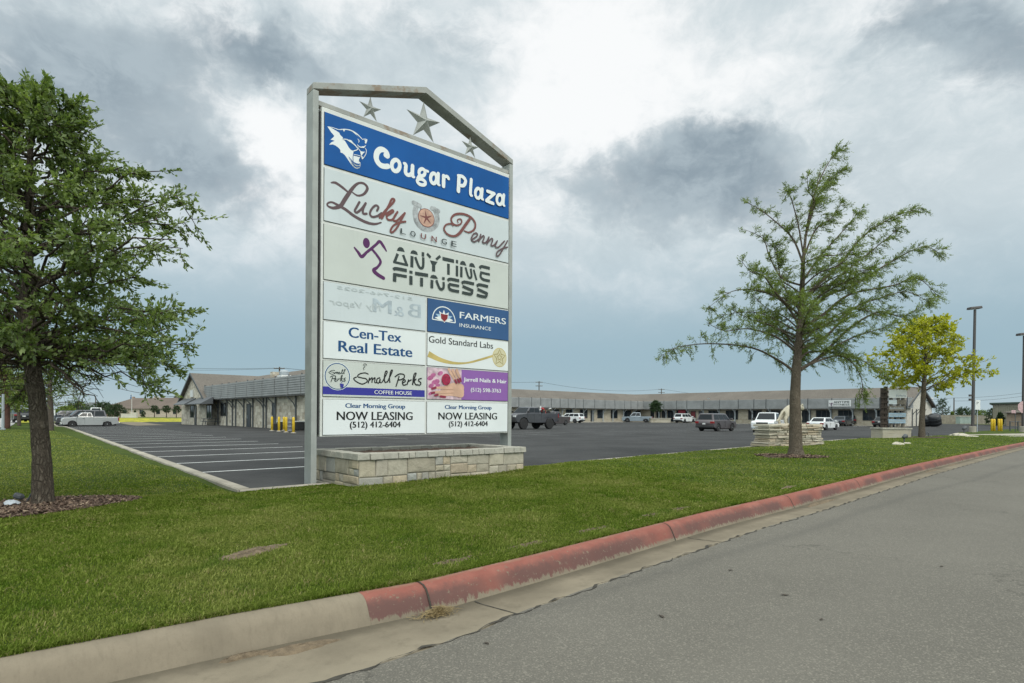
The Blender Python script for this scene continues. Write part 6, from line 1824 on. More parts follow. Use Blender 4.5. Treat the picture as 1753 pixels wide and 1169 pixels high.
for dx_ in (-.006, .006): mb.add([(pc - 0.13 + 0.28 * a + dx_, -0.174 - abs(dx_) * .2 - dx_ * .1, 0.47 + 0.20 * b_) for a, b_ in v], f)
mb.build('number', plain('plaque_ink', (0.05, 0.035, 0.02), 0.8), pq_)
mb = MB()
for z_, segs in ((0.33, ((-.14, .16),)), (0.18, ((-.16, -.04), (0.0, .16)))):
    for s0, s1 in segs: mb.box(pc + s0, pc + s1, -0.175, -0.171, z_, z_ + 0.045)
mb.build('engraved_line', MATS['plaque_ink'], pq_)
MB().box(pc + 0.25, pc + 0.40, -0.12, 0.0, 0.0, 0.79).build('wooden_upright', plain('dark_upright', (0.07, 0.03, 0.02), 0.8), rw)

def skin_body(name, verts, edges, radii, mat, parent, sub=2, root=0):
    me = bpy.data.meshes.new(name); me.from_pydata(verts, edges, []); me.materials.append(mat)
    o = bpy.data.objects.new(name, me); COL.objects.link(o)
    if parent: o.parent = parent
    o.modifiers.new('skin', 'SKIN')
    for i, sv in enumerate(me.skin_vertices[0].data):
        r_ = radii[i]; sv.radius = r_ if hasattr(r_, '__len__') else (r_, r_); sv.use_root = (i == root)
    s_ = o.modifiers.new('sub', 'SUBSURF'); s_.levels = sub; s_.render_levels = sub
    return o
M_statue = plain('carved_stone', (0.44, 0.405, 0.32), 0.9, var=0.18, vscale=6, bump=0.5, bscale=14)
st0 = lw.matrix_basis @ Vector((0, 0, 0))
stq = at(1362, 722, wr.y + 0.05)
statue = thing('animal_statue', 'pale carved stone cougar statue standing head lowered on the stacked wall', 'statue', (stq.x, stq.y + 0.35, 0.98), math.atan2(wr.y - wl.y, wr.x - wl.x) - 0.35)
V_ = [(-0.38, 0, 0.62), (-0.18, 0, 0.70), (0.06, 0, 0.72), (0.30, 0, 0.76), (0.46, 0, 0.78), (0.60, 0, 0.73), (0.70, 0, 0.64),     # spine, neck, head, muzzle
      (-0.46, 0.09, 0.40), (-0.66, 0.10, 0.22), (-0.70, 0.10, 0.03), (-0.58, 0.10, 0.015),
      (-0.40, -0.09, 0.38), (-0.52, -0.10, 0.20), (-0.50, -0.10, 0.03), (-0.40, -0.10, 0.015),
      (0.30, 0.10, 0.44), (0.26, 0.11, 0.22), (0.30, 0.11, 0.03), (0.38, 0.11, 0.015),
      (0.34, -0.10, 0.44), (0.42, -0.11, 0.22), (0.40, -0.11, 0.03), (0.48, -0.11, 0.015),
      (-0.55, 0, 0.58), (-0.72, 0, 0.36), (-0.84, 0, 0.16), (-0.96, 0, 0.12)]
E_ = [(0, 1), (1, 2), (2, 3), (3, 4), (4, 5), (5, 6), (0, 7), (7, 8), (8, 9), (9, 10), (0, 11), (11, 12), (12, 13), (13, 14), (3, 15), (15, 16), (16, 17), (17, 18), (3, 19), (19, 20), (20, 21), (21, 22), (0, 23), (23, 24), (24, 25), (25, 26)]
R_ = [.17, .165, .165, .18, .125, .13, .075] + [.11, .065, .055, .05] * 2 + [.095, .07, .058, .052] * 2 + [.06, .045, .04, .035]
skin_body('body', V_, E_, R_, M_statue, statue, 2, 2)
for sy in (-1, 1):
    MB().lathe([(0.05, 0), (0.04, 0.05), (0.01, 0.085)], 8, Matrix.Translation((0.54, sy * 0.085, 0.83))).build('ear', M_statue, statue, smooth=True)
mb = MB(); rr = random.Random(4); vs = []
for k in range(3):
    for j in range(14):
        w = 2 * math.pi * j / 14; s_ = (1.0, 0.95, 0.6)[k] * rr.uniform(.9, 1.05)
        vs.append((-0.15 + 0.92 * s_ * math.cos(w), 0.34 * s_ * math.sin(w), (-0.02, 0.0, 0.03)[k] - 0.03))
mb.add(vs, [(k * 14 + j, k * 14 + (j + 1) % 14, (k + 1) * 14 + (j + 1) % 14, (k + 1) * 14 + j) for k in range(2) for j in range(14)] + [tuple(28 + j for j in range(14))]); mb.build('rock_base', M_ledge, statue)

# ================================================================== timber tenant board on stone base
db = gp(1511, 751.5, 0.0); dc = gp(1558, 750.8, 0.0)
rot = math.atan2(dc.y - db.y, dc.x - db.x) - 0.55
dirb = thing('tenant_board', 'weathered timber tenant board with pale blue panels on a square stone base', 'sign', (db.x, db.y, db.z), -0.05)
MB().box(0.0, 1.75, 0.0, 1.3, -0.2, 0.62).build('stone_base', M_lime2, dirb); MB().box(-0.05, 1.80, -0.05, 1.35, 0.622, 0.72).build('cap', M_cap, dirb)
M_tim = plain('dark_timber', (0.045, 0.033, 0.026), 0.9, var=0.3, vscale=5); M_tim2 = plain('grey_timber', (0.17, 0.15, 0.125), 0.9, var=0.25, vscale=6)
for x_, w_, zt_ in ((0.22, 0.16, 3.25), (0.42, 0.16, 3.35), (0.78, 0.12, 3.2), (1.22, 0.12, 3.2), (1.52, 0.12, 3.2)):
    MB().box(x_, x_ + w_, 0.5, 0.68, 0.72, zt_).build('upright', M_tim if x_ < .5 else M_tim2, dirb)
for k in range(7): MB().box(0.12, 0.60, 0.44, 0.498, 0.95 + 0.33 * k, 1.10 + 0.33 * k).build('batten', M_tim, dirb)
M_pblue = plain('board_blue', (0.28, 0.39, 0.48), 0.6, var=0.15, vscale=6)
def board(z0, z1, x0, x1, mat, txt, ink_):
    o = MB().box(x0, x1, 0.40, 0.438, z0, z1).build('name_board', mat, dirb)
    if txt:
        v, f = text_shape(txt); MB().add([(x0 + (x1 - x0) * (.12 + .76 * a), 0.396, z0 + (z1 - z0) * (.25 + .5 * b_)) for a, b_ in v], f).build('lettering', ink_, o)
board(2.62, 3.15, 0.60, 1.72, M_lawnch, None, M_navy); board(2.22, 2.48, 0.60, 1.10, plain('board_white', (0.55, 0.60, 0.63), 0.6), None, M_navy); board(2.20, 2.48, 1.12, 1.66, M_tim2, None, M_lw)
board(1.80, 2.10, 0.60, 1.64, M_tim2, None, M_lw); board(1.40, 1.66, 0.60, 1.66, M_pblue, None, M_navy); board(1.00, 1.25, 0.60, 1.64, M_pblue, None, M_navy)
mb = MB()
for z_, x0, x1, n_ in ((2.70, 1.05, 1.66, 8), (1.90, 0.68, 1.55, 11), (1.48, 0.68, 1.58, 12), (1.08, 0.68, 1.55, 12)):
    for i in range(n_):
        xx = x0 + (x1 - x0) * i / n_; mb.box(xx, xx + 0.045, 0.396, 0.40, z_, z_ + 0.10 + 0.03 * (i % 3 == 0))
mb.build('worn_lettering', M_postl, dirb)

# ================================================================== small yard things
M_rock = mat_stone('field_rock', [(0.40, 0.36, 0.28), (0.50, 0.46, 0.38), (0.33, 0.30, 0.25)])
def rock_mb(mb, c, r, seed, fl=0.6):
    r_ = np.random.default_rng(seed); n1, n2 = 7, 12; vs = []
    ph = r_.uniform(0, 6, 6)
    for i in range(n1 + 1):
        th = math.pi * i / n1
        for j in range(n2):
            w = 2 * math.pi * j / n2
            k = 1 + 0.16 * math.sin(2 * w + ph[0]) * math.sin(th) + 0.12 * math.sin(3 * w + ph[1] + th) + 0.08 * math.sin(5 * w + 3 * th + ph[2]) + r_.uniform(-.05, .05)
            vs.append((c[0] + r * k * math.sin(th) * math.cos(w), c[1] + r * 0.8 * k * math.sin(th) * math.sin(w), c[2] + r * fl * k * math.cos(th)))
    mb.add(vs, [(i * n2 + j, (i + 1) * n2 + j, (i + 1) * n2 + (j + 1) % n2, i * n2 + (j + 1) % n2) for i in range(n1) for j in range(n2)])
def floodlight(px, py, label, s=1.0):
    q = gp(px, py, 0.06); f_ = thing('floodlight', label, 'floodlight', (q.x, q.y, q.z), 0.4, 'ground floodlights')
    MB().lathe([(0.08 * s, -0.05), (0.07 * s, 0.06 * s), (0.035 * s, 0.08 * s), (0.03 * s, 0.3 * s)], 10).build('stem', M_trim, f_)
    mb = MB(); mb.lathe([(0.05 * s, -0.12 * s), (0.09 * s, -0.08 * s), (0.12 * s, 0.10 * s), (0.125 * s, 0.14 * s)], 14, Matrix.Translation((0, 0, 0.40 * s)) @ Matrix.Rotation(R(65), 4, 'Y')); h = mb.build('lamp_housing', M_trim, f_, smooth=True)
    MB().lathe([(0.115 * s, 0.141 * s), (0.115 * s, 0.15 * s)], 14, Matrix.Translation((0, 0, 0.40 * s)) @ Matrix.Rotation(R(65), 4, 'Y')).build('lens', M_glass, h)
floodlight(1548, 760, 'black floodlight standing on the lawn rock before the tenant board', 0.85); floodlight(1650.5, 744.5, 'black floodlight on the rock at the lawn end near the light pole', 1.35)
def rock(px, py, r, seed, label, fl=0.55):
    q = gp(px, py, 0.05); o = thing('garden_rock', label, 'rock', (q.x, q.y, q.z), 0, 'rocks on the lawn')
    mb = MB(); rock_mb(mb, (0, 0, 0.1 * r), r, seed, fl); mb.build('rock', M_rock, o, smooth=False)
    mb = MB(); rock_mb(mb, (0.8 * r, -0.3 * r, 0.0), r * 0.5, seed + 1, fl); mb.build('broken_piece', M_rock, o)
rock(1538, 763, 0.24, 1, 'pale rock on the lawn at the left of the floodlight'); rock(1552, 762, 0.20, 2, 'grey rock on the lawn under the floodlight')
rock(1642, 747.5, 0.62, 5, 'long pale flat rock at the far lawn end', 0.32); rock(1662, 748.5, 0.40, 6, 'small flat pale slab beside the far lawn rock', 0.2)
# tree guard stakes by the yellow tree
for px in (1561, 1590):
    q = gp(px, 751, 0.0); o = thing('path_light', 'short bent black path light %s the yellow tree trunk' % ('left of' if px < 1570 else 'right of'), 'path light', (q.x, q.y, q.z), 0, 'path lights by the yellow tree')
    MB().tube([(0, 0, -.05), (0, 0, 0.30), (-0.04, 0, 0.40), (-.10, 0, 0.42)], 0.022, 6).build('stem', M_trim, o); MB().lathe([(0.02, 0), (0.07, -.05), (0.07, -.07)], 10, Matrix.Translation((-.10, 0, .43))).build('lamp_shade', M_trim, o)
# litter and spike light at the left tree
q = gp(50, 859, 0.06); o = thing('spike_light', 'black garden spike light leaning on the oak trunk', 'garden light', (q.x, q.y, q.z), 0.3)
MB().tube([(-0.03, 0, 0.0), (0.03, 0, 0.12), (0.10, 0, 0.30)], 0.012, 6).build('stem', M_trim, o); MB().lathe([(0.02, 0), (0.045, 0.03), (0.045, 0.10), (0.03, 0.12)], 10, Matrix.Translation((-0.06, 0, 0.06)) @ Matrix.Rotation(R(-70), 4, 'Y')).build('lamp_housing', M_trim, o)
q = gp(20, 862, 0.07); mb = MB(); r_ = random.Random(3); n_ = 16; vs = [(0, 0, 0.05)]
for k in range(3):
    for j in range(n_):
        w = 2 * math.pi * j / n_; s_ = (0.035, 0.065, 0.095)[k] * r_.uniform(.75, 1.25); vs.append((s_ * math.cos(w), s_ * 0.7 * math.sin(w), (0.045, 0.03, 0.0)[k] + r_.uniform(-.012, .012)))
mb.add(vs, [(0, 1 + j, 1 + (j + 1) % n_) for j in range(n_)] + [(1 + k * n_ + j, 1 + (k + 1) * n_ + j, 1 + (k + 1) * n_ + (j + 1) % n_, 1 + k * n_ + (j + 1) % n_) for k in range(2) for j in range(n_)])
o = mb.build('plastic_bag', plain('bag_white', (0.48, 0.52, 0.56), 0.5), smooth=True); o.location = q; o['label'] = 'crumpled white plastic bag on the mulch beside the oak'; o['category'] = 'litter'
# dead grass caught at the kerb joint
mb = MB(); r_ = random.Random(9); q = we(2.44, float(kb(2.44)) - 0.27, -0.165)
for i in range(420):
    a_ = r_.uniform(0, 6.28); d_ = abs(r_.gauss(0, .055)); c = q + E1 * (d_ * 1.6 * math.cos(a_)) + E2 * (d_ * 0.8 * math.sin(a_)) + Vector((0, 0, max(0, .055 - d_ * .5) * r_.random()))
    az = r_.gauss(PHI, .9); l_ = r_.uniform(.02, .05); dv = Vector((math.cos(az), math.sin(az), r_.uniform(-.25, .4))) * l_; w_ = Vector((-math.sin(az), math.cos(az), .3)) * .0025
    mb.add([c - dv - w_, c - dv + w_, c + dv], [(0, 1, 2)])
o = mb.build('dead_grass', leaf_mat('straw', (0.16, 0.11, 0.05), (0.32, 0.24, 0.12), 0.2)); o['kind'] = 'stuff'; o['label'] = 'clump of dead straw caught against the kerb joint'; o['category'] = 'grass clippings'
# twigs and leaves on the road
M_twig = plain('dark_twig', (0.05, 0.04, 0.03), 0.9)
for k_, (px, py) in enumerate(((833, 1101), (1250, 977), (1344, 1022), (1406, 1066), (1612, 975), (1133, 1057))):
    u, v_ = uv(px, py); y = (CAM_H + 0.145) / v_; a_, b_ = ee(Vector((u * y, y, 0))); mb = MB(); r_ = random.Random(k_); az = r_.uniform(0, 3); L = 0.022 + .006 * (k_ % 3)
    n_ = 9; vs = [(0, 0, .009)] + [(L * math.cos(2 * math.pi * j / n_) * r_.uniform(.7, 1.2), L * .45 * math.sin(2 * math.pi * j / n_) * r_.uniform(.7, 1.2), .004 + .004 * (j % 2)) for j in range(n_)]
    mb.add(vs, [(0, 1 + j, 1 + (j + 1) % n_) for j in range(n_)])
    o = mb.build('fallen_leaf', M_twig); o.location = (u * y, y, -0.155 + 0.018 * (float(kb(a_)) - b_ - .66) * max(0, min(1, 1.5 - (float(kb(a_)) - b_) / 7)) + .001); o.rotation_euler = (0, 0, az)
    o['label'] = 'dry curled dark leaf lying on the open road'; o['category'] = 'leaf'; o['group'] = 'dry leaves on the road'
# ================================================================== trees
def mat_bark(name, a, b_, scale=1.0):
    m, T, b = new_mat(name)
    p = T.n('ShaderNodeTexCoord').outputs['Object']
    q = T.vm('MULTIPLY', p, (14 * scale, 14 * scale, 3.2 * scale))
    n = T.noise(q, 1.6, 6, 0.75, 0.6); n2 = T.noise(p, 3.0, 4)
    v = T.n('ShaderNodeTexVoronoi', feature='DISTANCE_TO_EDGE'); v.inputs['Scale'].default_value = 1.7
    T.put(v.inputs['Vector'], T.vm('ADD', q, T.vm('SCALE', T.noise(p, 6.0, 4, col=True), 1.6)))
    f = T.m('MULTIPLY', T.ramp(v.outputs['Distance'], 0.0, 0.28), T.ramp(n, 0.2, 0.7))
    c = T.mix(f, b_, a)
    c = T.mix(T.m('MULTIPLY', T.ramp(n2, 0.5, 0.75), 0.4), c, tuple(x * 1.35 for x in a))
    T.t.links.new(c, b.inputs['Base Color']); b.inputs['Roughness'].default_value = 0.95; b.inputs['Specular IOR Level'].default_value = 0.1
    bn = T.n('ShaderNodeBump'); bn.inputs['Strength'].default_value = 1.0; bn.inputs['Distance'].default_value = 0.03
    T.put(bn.inputs['Height'], f); T.t.links.new(bn.outputs[0], b.inputs['Normal'])
    return m
M_oak = mat_bark('oak_bark', (0.205, 0.172, 0.135), (0.062, 0.050, 0.040))
M_cyp = mat_bark('cypress_bark', (0.215, 0.180, 0.138), (0.115, 0.094, 0.072), 1.3)
M_far = plain('far_bark', (0.085, 0.068, 0.055), 0.95, var=0.25, vscale=3)
M_red = M_red
M_redb = plain('reddish_bark', (0.11, 0.055, 0.042), 0.95, var=0.25, vscale=4)
L_oak = leaf_mat('oak_leaf', (0.048, 0.092, 0.020), (0.260, 0.325, 0.110), 0.42)
L_cyp = leaf_mat('cypress_leaf', (0.075, 0.115, 0.024), (0.235, 0.295, 0.070), 0.45)
L_gold = leaf_mat('gold_leaf', (0.21, 0.235, 0.014), (0.52, 0.50, 0.03), 0.42)
L_mid = leaf_mat('bright_leaf', (0.070, 0.115, 0.020), (0.22, 0.28, 0.05), 0.40)
L_dark = leaf_mat('dark_leaf', (0.020, 0.042, 0.018), (0.055, 0.092, 0.034), 0.25)

def nrm(v): return v / np.maximum(np.linalg.norm(v, axis=-1, keepdims=True), 1e-9)
def leaf_verts(P, D, length, width, spread, r_, droop=0.0, wide=0.5):
    """one six-point leaf at each P, roughly along D"""
    n = len(P)
    a = nrm(D + r_.normal(0, spread, (n, 3)) - np.array([0, 0, droop]))
    s_ = nrm(np.cross(a, r_.normal(0, 1, (n, 3))))
    nn = np.cross(a, s_)
    L = length * r_.uniform(0.5, 1.4, (n, 1)); Wd = width * r_.uniform(0.7, 1.2, (n, 1))
    V = np.empty((n, 4, 3))
    V[:, 0] = P; V[:, 1] = P + a * L * wide + s_ * Wd * 0.5 + nn * Wd * .12; V[:, 2] = P + a * L; V[:, 3] = P + a * L * wide - s_ * Wd * 0.5 + nn * Wd * .12
    return V.reshape(-1, 3)
def leaves(name, P, D, length, width, mat, parent, r_, spread=0.6, droop=0.0, wide=0.5):
    V = leaf_verts(np.asarray(P), np.asarray(D), length, width, spread, r_, droop, wide)
    F = np.arange(len(V)).reshape(-1, 4)
    return np_mesh(name, V, F, mat, parent)
def bez(p0, p1, p2, n):
    t = np.linspace(0, 1, n)[:, None]
    return (1 - t) ** 2 * p0 + 2 * t * (1 - t) * p1 + t * t * p2
def rnd_unit(r_):
    v = r_.normal(0, 1, 3); return v / np.linalg.norm(v)

def crown_tree(label, cat, loc, trunk, trunk_r, prof, nlimb, seed, leafmat, barkmat, leaf=(0.075, 0.032), ntwig=12, nleaf=26, twig=(0.25, 0.6), rise=0.55, group=None, droop=0.15, name='tree', spread=0.65, inner=0.35, limb_r=0.035, sag=0.25, low=0.9, zbmin=0.0, hollow=None):
    """trunk: local points; prof(z, azimuth) -> crown radius round the trunk line"""
    r_ = np.random.default_rng(seed)
    t = thing(name, label, cat, loc, 0, group)
    tk = [np.array(p, float) for p in trunk]
    tz = np.array([p[2] for p in tk])
    def axis(z): return np.array([np.interp(z, tz, [p[0] for p in tk]), np.interp(z, tz, [p[1] for p in tk]), z])
    mb = MB()
    # flared, slightly lumpy trunk
    pts, rad = [], []
    for i in range(len(tk) - 1):
        for k in range(5):
            f = k / 5; pts.append(tk[i] * (1 - f) + tk[i + 1] * f); rad.append((trunk_r[i] * (1 - f) + trunk_r[i + 1] * f) * (1 + 0.03 * math.sin(9 * len(pts))))
    pts.append(tk[-1]); rad.append(trunk_r[-1])
    mb.tube(pts, rad, 14)
    zs0, zs1 = prof(None, None)
    P, D = [], []
    ga = 2.39996
    for i in range(nlimb):
        f = (i + 0.5) / nlimb
        zt = zs0 + (zs1 - zs0) * (f ** low)
        az = i * ga + r_.uniform(-.5, .5)
        Rr = prof(zt, az) * r_.uniform(0.72, 1.06)
        if i % 4 == 3: Rr *= r_.uniform(inner, 0.8)
        c = axis(min(zt, tz[-1]))
        tip = np.array([c[0] + Rr * math.cos(az), c[1] + Rr * math.sin(az), zt])
        zb = max(zbmin, zs0 * 0.9, min(tz[-1] * 0.97, zt - rise * Rr * r_.uniform(.5, 1.2)))
        b = axis(zb)
        mid = (b + tip) / 2 + np.array([0, 0, sag * Rr * r_.uniform(0.2, 1.0)]) + r_.normal(0, .08 * Rr, 3)
        n = 9
        path = bez(b, mid, tip, n) + np.concatenate([np.zeros((1, 3)), r_.normal(0, .025 * Rr + .008, (n - 1, 3))])
        br = max(0.012, limb_r * (0.45 + 0.3 * Rr))
        mb.tube([Vector(p) for p in path], list(np.linspace(br, 0.006, n)), 5, cap=False)
        Ld = tip - b; Ld = Ld / (np.linalg.norm(Ld) + 1e-9)
        for k in range(ntwig):
            s_ = r_.uniform(0.32, 1.0) ** 0.75
            x = s_ * (n - 1); j = min(int(x), n - 2); p = path[j] * (1 - x + j) + path[j + 1] * (x - j)
            dv = Ld * r_.uniform(.3, 1.0) + rnd_unit(r_) * 0.85 - np.array([0, 0, droop]); dv /= np.linalg.norm(dv)
            l = r_.uniform(*twig) * (0.6 + 0.5 * min(1, Rr))
            e = p + dv * l
            mb.tube([Vector(p), Vector(p + dv * l * .5 + r_.normal(0, .02, 3)), Vector(e)], [0.006, 0.0045, 0.003], 3, cap=False)
            m = max(4, int(nleaf * r_.uniform(.6, 1.3)))
            u = r_.uniform(0.1, 1.05, m)[:, None]
            P.append(p + dv * l * u + r_.normal(0, 0.018, (m, 3))); D.append(np.repeat(dv[None], m, 0))
    mb.build('trunk', barkmat, t, smooth=True)
    P = np.concatenate(P); D = np.concatenate(D)
    if hollow:
        kp = ~((np.hypot(P[:, 0] - tk[2][0], P[:, 1]) < hollow[0]) & (P[:, 2] < hollow[1] - 0.1 * np.sin(5 * P[:, 0]))); P, D = P[kp], D[kp]
    leaves('crown', P, D, leaf[0], leaf[1], leafmat, t, r_, spread)
    return t

# ---- big oak at the left
ok = we(*OAK, lz(*OAK) - 0.02)
def oak_prof(z, az):
    if z is None: return 1.48, 5.65
    r0 = np.interp(z, [1.4, 1.8, 2.2, 2.7, 3.3, 3.9, 4.5, 4.9, 5.2, 5.5, 5.75], [1.15, 1.9, 2.2, 2.3, 2.5, 2.1, 1.62, 1.35, 1.0, 0.55, 0.12])
    return r0 * (1 + 0.10 * math.sin(3 * az + 1.5 * z) + 0.07 * math.sin(7 * az + 4 * z))
crown_tree('large leafy oak with rough trunk in the mulch bed, crown cut by the frame', 'tree', ok,
           [(0, 0, -0.1), (-0.01, 0, 0.10), (-0.03, 0, 0.7), (-0.10, 0, 1.5), (-0.20, 0, 2.2), (-0.25, 0, 3.4), (-0.22, 0, 4.6), (-0.2, 0, 5.4)],
           [0.172, 0.130, 0.108, 0.098, 0.090, 0.07, 0.045, 0.015], oak_prof, 150, 11, L_oak, M_oak, leaf=(0.072, 0.036), ntwig=16, nleaf=30, twig=(0.16, 0.42), rise=0.45, name='oak_tree', low=1.05, zbmin=2.05, hollow=(1.25, 2.02), spread=0.6, inner=0.25, limb_r=0.026)

# ---- bald cypress at the right
def cypress():
    r_ = np.random.default_rng(5)
    cy = we(*CYP, lz(*CYP) - 0.02)
    Y0 = cy.y
    t = thing('cypress_tree', 'feathery wind-swept bald cypress tree in the lawn before the statue wall', 'tree', cy)
    RG = lambda x, y: at(1130 + x / 2.658, 240 + y / 2.658, Y0)
    def loc(x, y, dy=0.0):
        q = RG(x, y) - cy
        return np.array([q.x * (1 + dy / Y0), dy, (q.z + cy.z - CAM_H) * (1 + dy / Y0) + CAM_H - cy.z])
    mb = MB(); P, D = [], []
    trunk = [(618, 1440), (617, 1400), (614, 1169), (620, 1040), (628, 950), (640, 800), (648, 640), (652, 540), (662, 440), (690, 300), (715, 200), (728, 130)]
    tr = [0.27, 0.195, 0.150, 0.132, 0.108, 0.088, 0.070, 0.052, 0.036, 0.022, 0.012, 0.005]
    pts = [loc(x, y) for x, y in trunk]
    q = [];w = []
    for i in range(len(pts) - 1):
        for k in range(4):
            q.append(Vector(pts[i] * (1 - k / 4) + pts[i + 1] * k / 4)); w.append(tr[i] * (1 - k / 4) + tr[i + 1] * k / 4)
    mb.tube(q, w, 14)
    limbs = [
        [(608, 1050), (540, 995), (430, 945), (250, 925), (110, 935), (45, 985)], [(622, 965), (520, 890), (380, 860), (250, 865), (165, 825)],
        [(632, 835), (560, 730), (440, 690), (310, 695), (200, 770)], [(640, 800), (500, 700), (420, 625), (345, 595), (285, 560)],
        [(642, 660), (560, 620), (510, 535), (480, 445), (405, 410)], [(650, 560), (620, 440), (560, 370), (495, 320), (460, 288)],
        [(650, 510), (610, 380), (580, 260), (552, 225)], [(662, 440), (685, 290), (650, 230), (630, 160)], [(665, 420), (720, 260), (800, 130), (872, 48)],
        [(662, 440), (740, 300), (830, 190), (920, 140)], [(655, 530), (720, 420), (820, 350), (875, 272)], [(650, 640), (760, 530), (880, 420), (980, 318)],
        [(648, 720), (800, 580), (920, 440), (1060, 345), (1195, 312)], [(642, 800), (780, 650), (900, 560), (1000, 480), (1110, 400)],
        [(640, 835), (760, 710), (900, 650), (1060, 560), (1230, 485), (1330, 515)], [(640, 860), (760, 790), (900, 710), (1100, 650), (1235, 640), (1330, 700)],
        [(632, 950), (750, 890), (880, 770), (1000, 720), (1150, 700), (1250, 745)], [(638, 1045), (760, 970), (900, 850), (1050, 785), (1160, 800), (1300, 745)],
        [(636, 1050), (740, 990), (860, 920), (1010, 870), (1120, 835)], [(632, 1040), (790, 985), (880, 1010), (925, 1090), (950, 1160)],
        [(630, 1005), (700, 960), (860, 970), (1000, 1010), (1100, 1085)], [(612, 905), (490, 850), (400, 810)], [(640, 780), (560, 650), (545, 540), (530, 470)],
        [(645, 740), (720, 640), (800, 600), (870, 590)], [(640, 880), (540, 800), (460, 790), (370, 800)], [(636, 930), (720, 830), (830, 770), (930, 790)]]
    n0 = len(limbs)
    # limbs towards and away from the viewer fill the crown's depth
    for k in range(22):
        y0 = r_.uniform(560, 1040); f = (1060 - y0) / 520
        dx_ = r_.uniform(-170, 230) * (1 - 0.4 * f); rise = r_.uniform(40, 170)
        limbs.append([(640, y0), (640 + dx_ * .4, y0 - rise * .5), (640 + dx_ * .8, y0 - rise * .85), (640 + dx_ * 1.15, y0 - rise * (0.9 if y0 > 900 else 1.25))])
    for i, L in enumerate(limbs):
        n = len(L)
        depth = r_.uniform(-1.3, 1.3) if i < n0 else r_.choice([-1, 1]) * r_.uniform(1.2, 3.2) * (0.5 + 0.5 * (L[0][1] - 500) / 560)
        pts = [loc(x + r_.normal(0, 6), y + r_.normal(0, 6), depth * (k / (n - 1)) ** 0.9) if k else loc(x, y) for k, (x, y) in enumerate(L)]
        # smooth
        q = []
        for k in range(n - 1):
            p0, p1, p2, p3 = pts[max(k - 1, 0)], pts[k], pts[k + 1], pts[min(k + 2, n - 1)]
            for s_ in np.arange(0, 1, 0.2):
                q.append(0.5 * (2 * p1 + (p2 - p0) * s_ + (2 * p0 - 5 * p1 + 4 * p2 - p3) * s_ ** 2 + (-p0 + 3 * p1 - 3 * p2 + p3) * s_ ** 3))
        q.append(pts[-1])
        q = np.array(q); ln = np.sum(np.linalg.norm(np.diff(q, axis=0), axis=1))
        mb.tube([Vector(p) for p in q], list(np.linspace(0.012 + 0.0075 * ln, 0.004, len(q))), 6, cap=False)
        nt = int(ln * 15)
        for k in range(nt):
            s_ = r_.uniform(0.16, 1.0) * (len(q) - 1); j = min(int(s_), len(q) - 2); p = q[j] + (q[j + 1] - q[j]) * (s_ - j)
            tg = q[j + 1] - q[j]; tg = tg / (np.linalg.norm(tg) + 1e-9)
            low = np.clip((3.6 - p[2]) / 2.2, 0, 1)
            dv = tg * 0.55 + rnd_unit(r_) * 0.75 + np.array([0.38 - 0.25 * low, 0, 0.22 - 0.95 * low]); dv /= np.linalg.norm(dv)
            l = r_.uniform(0.15, 0.60) * (1 - 0.5 * s_ / (len(q) - 1))
            e1_ = p + dv * l * .5 + r_.normal(0, .02, 3); e2_ = p + dv * l + np.array([0.05, 0, -0.07 - 0.20 * low])
            mb.tube([Vector(p), Vector(e1_), Vector(e2_)], [0.006, 0.0045, 0.003], 3, cap=False)
            # feathered sprays along the twig
            m = int(5 + l * 19)
            u = r_.uniform(0.2, 1.05, m)[:, None]
            base = np.where(u < .5, p + (e1_ - p) * u * 2, e1_ + (e2_ - e1_) * (u - .5) * 2)
            dd = np.repeat(dv[None], m, 0) + r_.normal(0, .40, (m, 3)) + np.array([0.18, 0, -0.12 - 0.35 * low])
            dd = nrm(dd)
            sl = r_.uniform(0.06, 0.15, m)[:, None]
            for w_ in np.linspace(0.0, 1.0, 5):       # leaflets of one spray
                P.append(base + dd * sl * w_); D.append(dd + r_.normal(0, .25, (m, 3)))
    mb.build('trunk', M_cyp, t, smooth=True)
    leaves('crown', np.concatenate(P), np.concatenate(D), 0.075, 0.019, L_cyp, t, r_, 0.35, 0.12)
cypress()

# ---- yellow-green tree by the tenant board
gl_ = we(*GLD, float(g(*exy(*GLD))))
def gold_prof(z, az):
    if z is None: return 3.35, 7.6
    r0 = np.interp(z, [3.3, 4.0, 4.6, 5.4, 6.2, 7.0, 7.6], [1.6, 3.0, 3.5, 3.2, 2.5, 1.6, 0.6])
    return r0 * (1 + 0.12 * math.sin(3 * az + z) + 0.06 * math.sin(8 * az))
crown_tree('bright yellow-green leaved young tree beside the timber tenant board', 'tree', gl_, [(0, 0, -.2), (0, 0, 1.2), (0.10, 0, 3.0), (0.15, 0, 5.0), (0.1, 0, 7.0)], [0.21, 0.16, 0.13, 0.07, 0.02],
           gold_prof, 68, 21, L_gold, M_cyp, leaf=(0.20, 0.12), ntwig=10, nleaf=16, twig=(0.35, 0.75), rise=0.45, name='golden_tree', spread=0.8, limb_r=0.02)

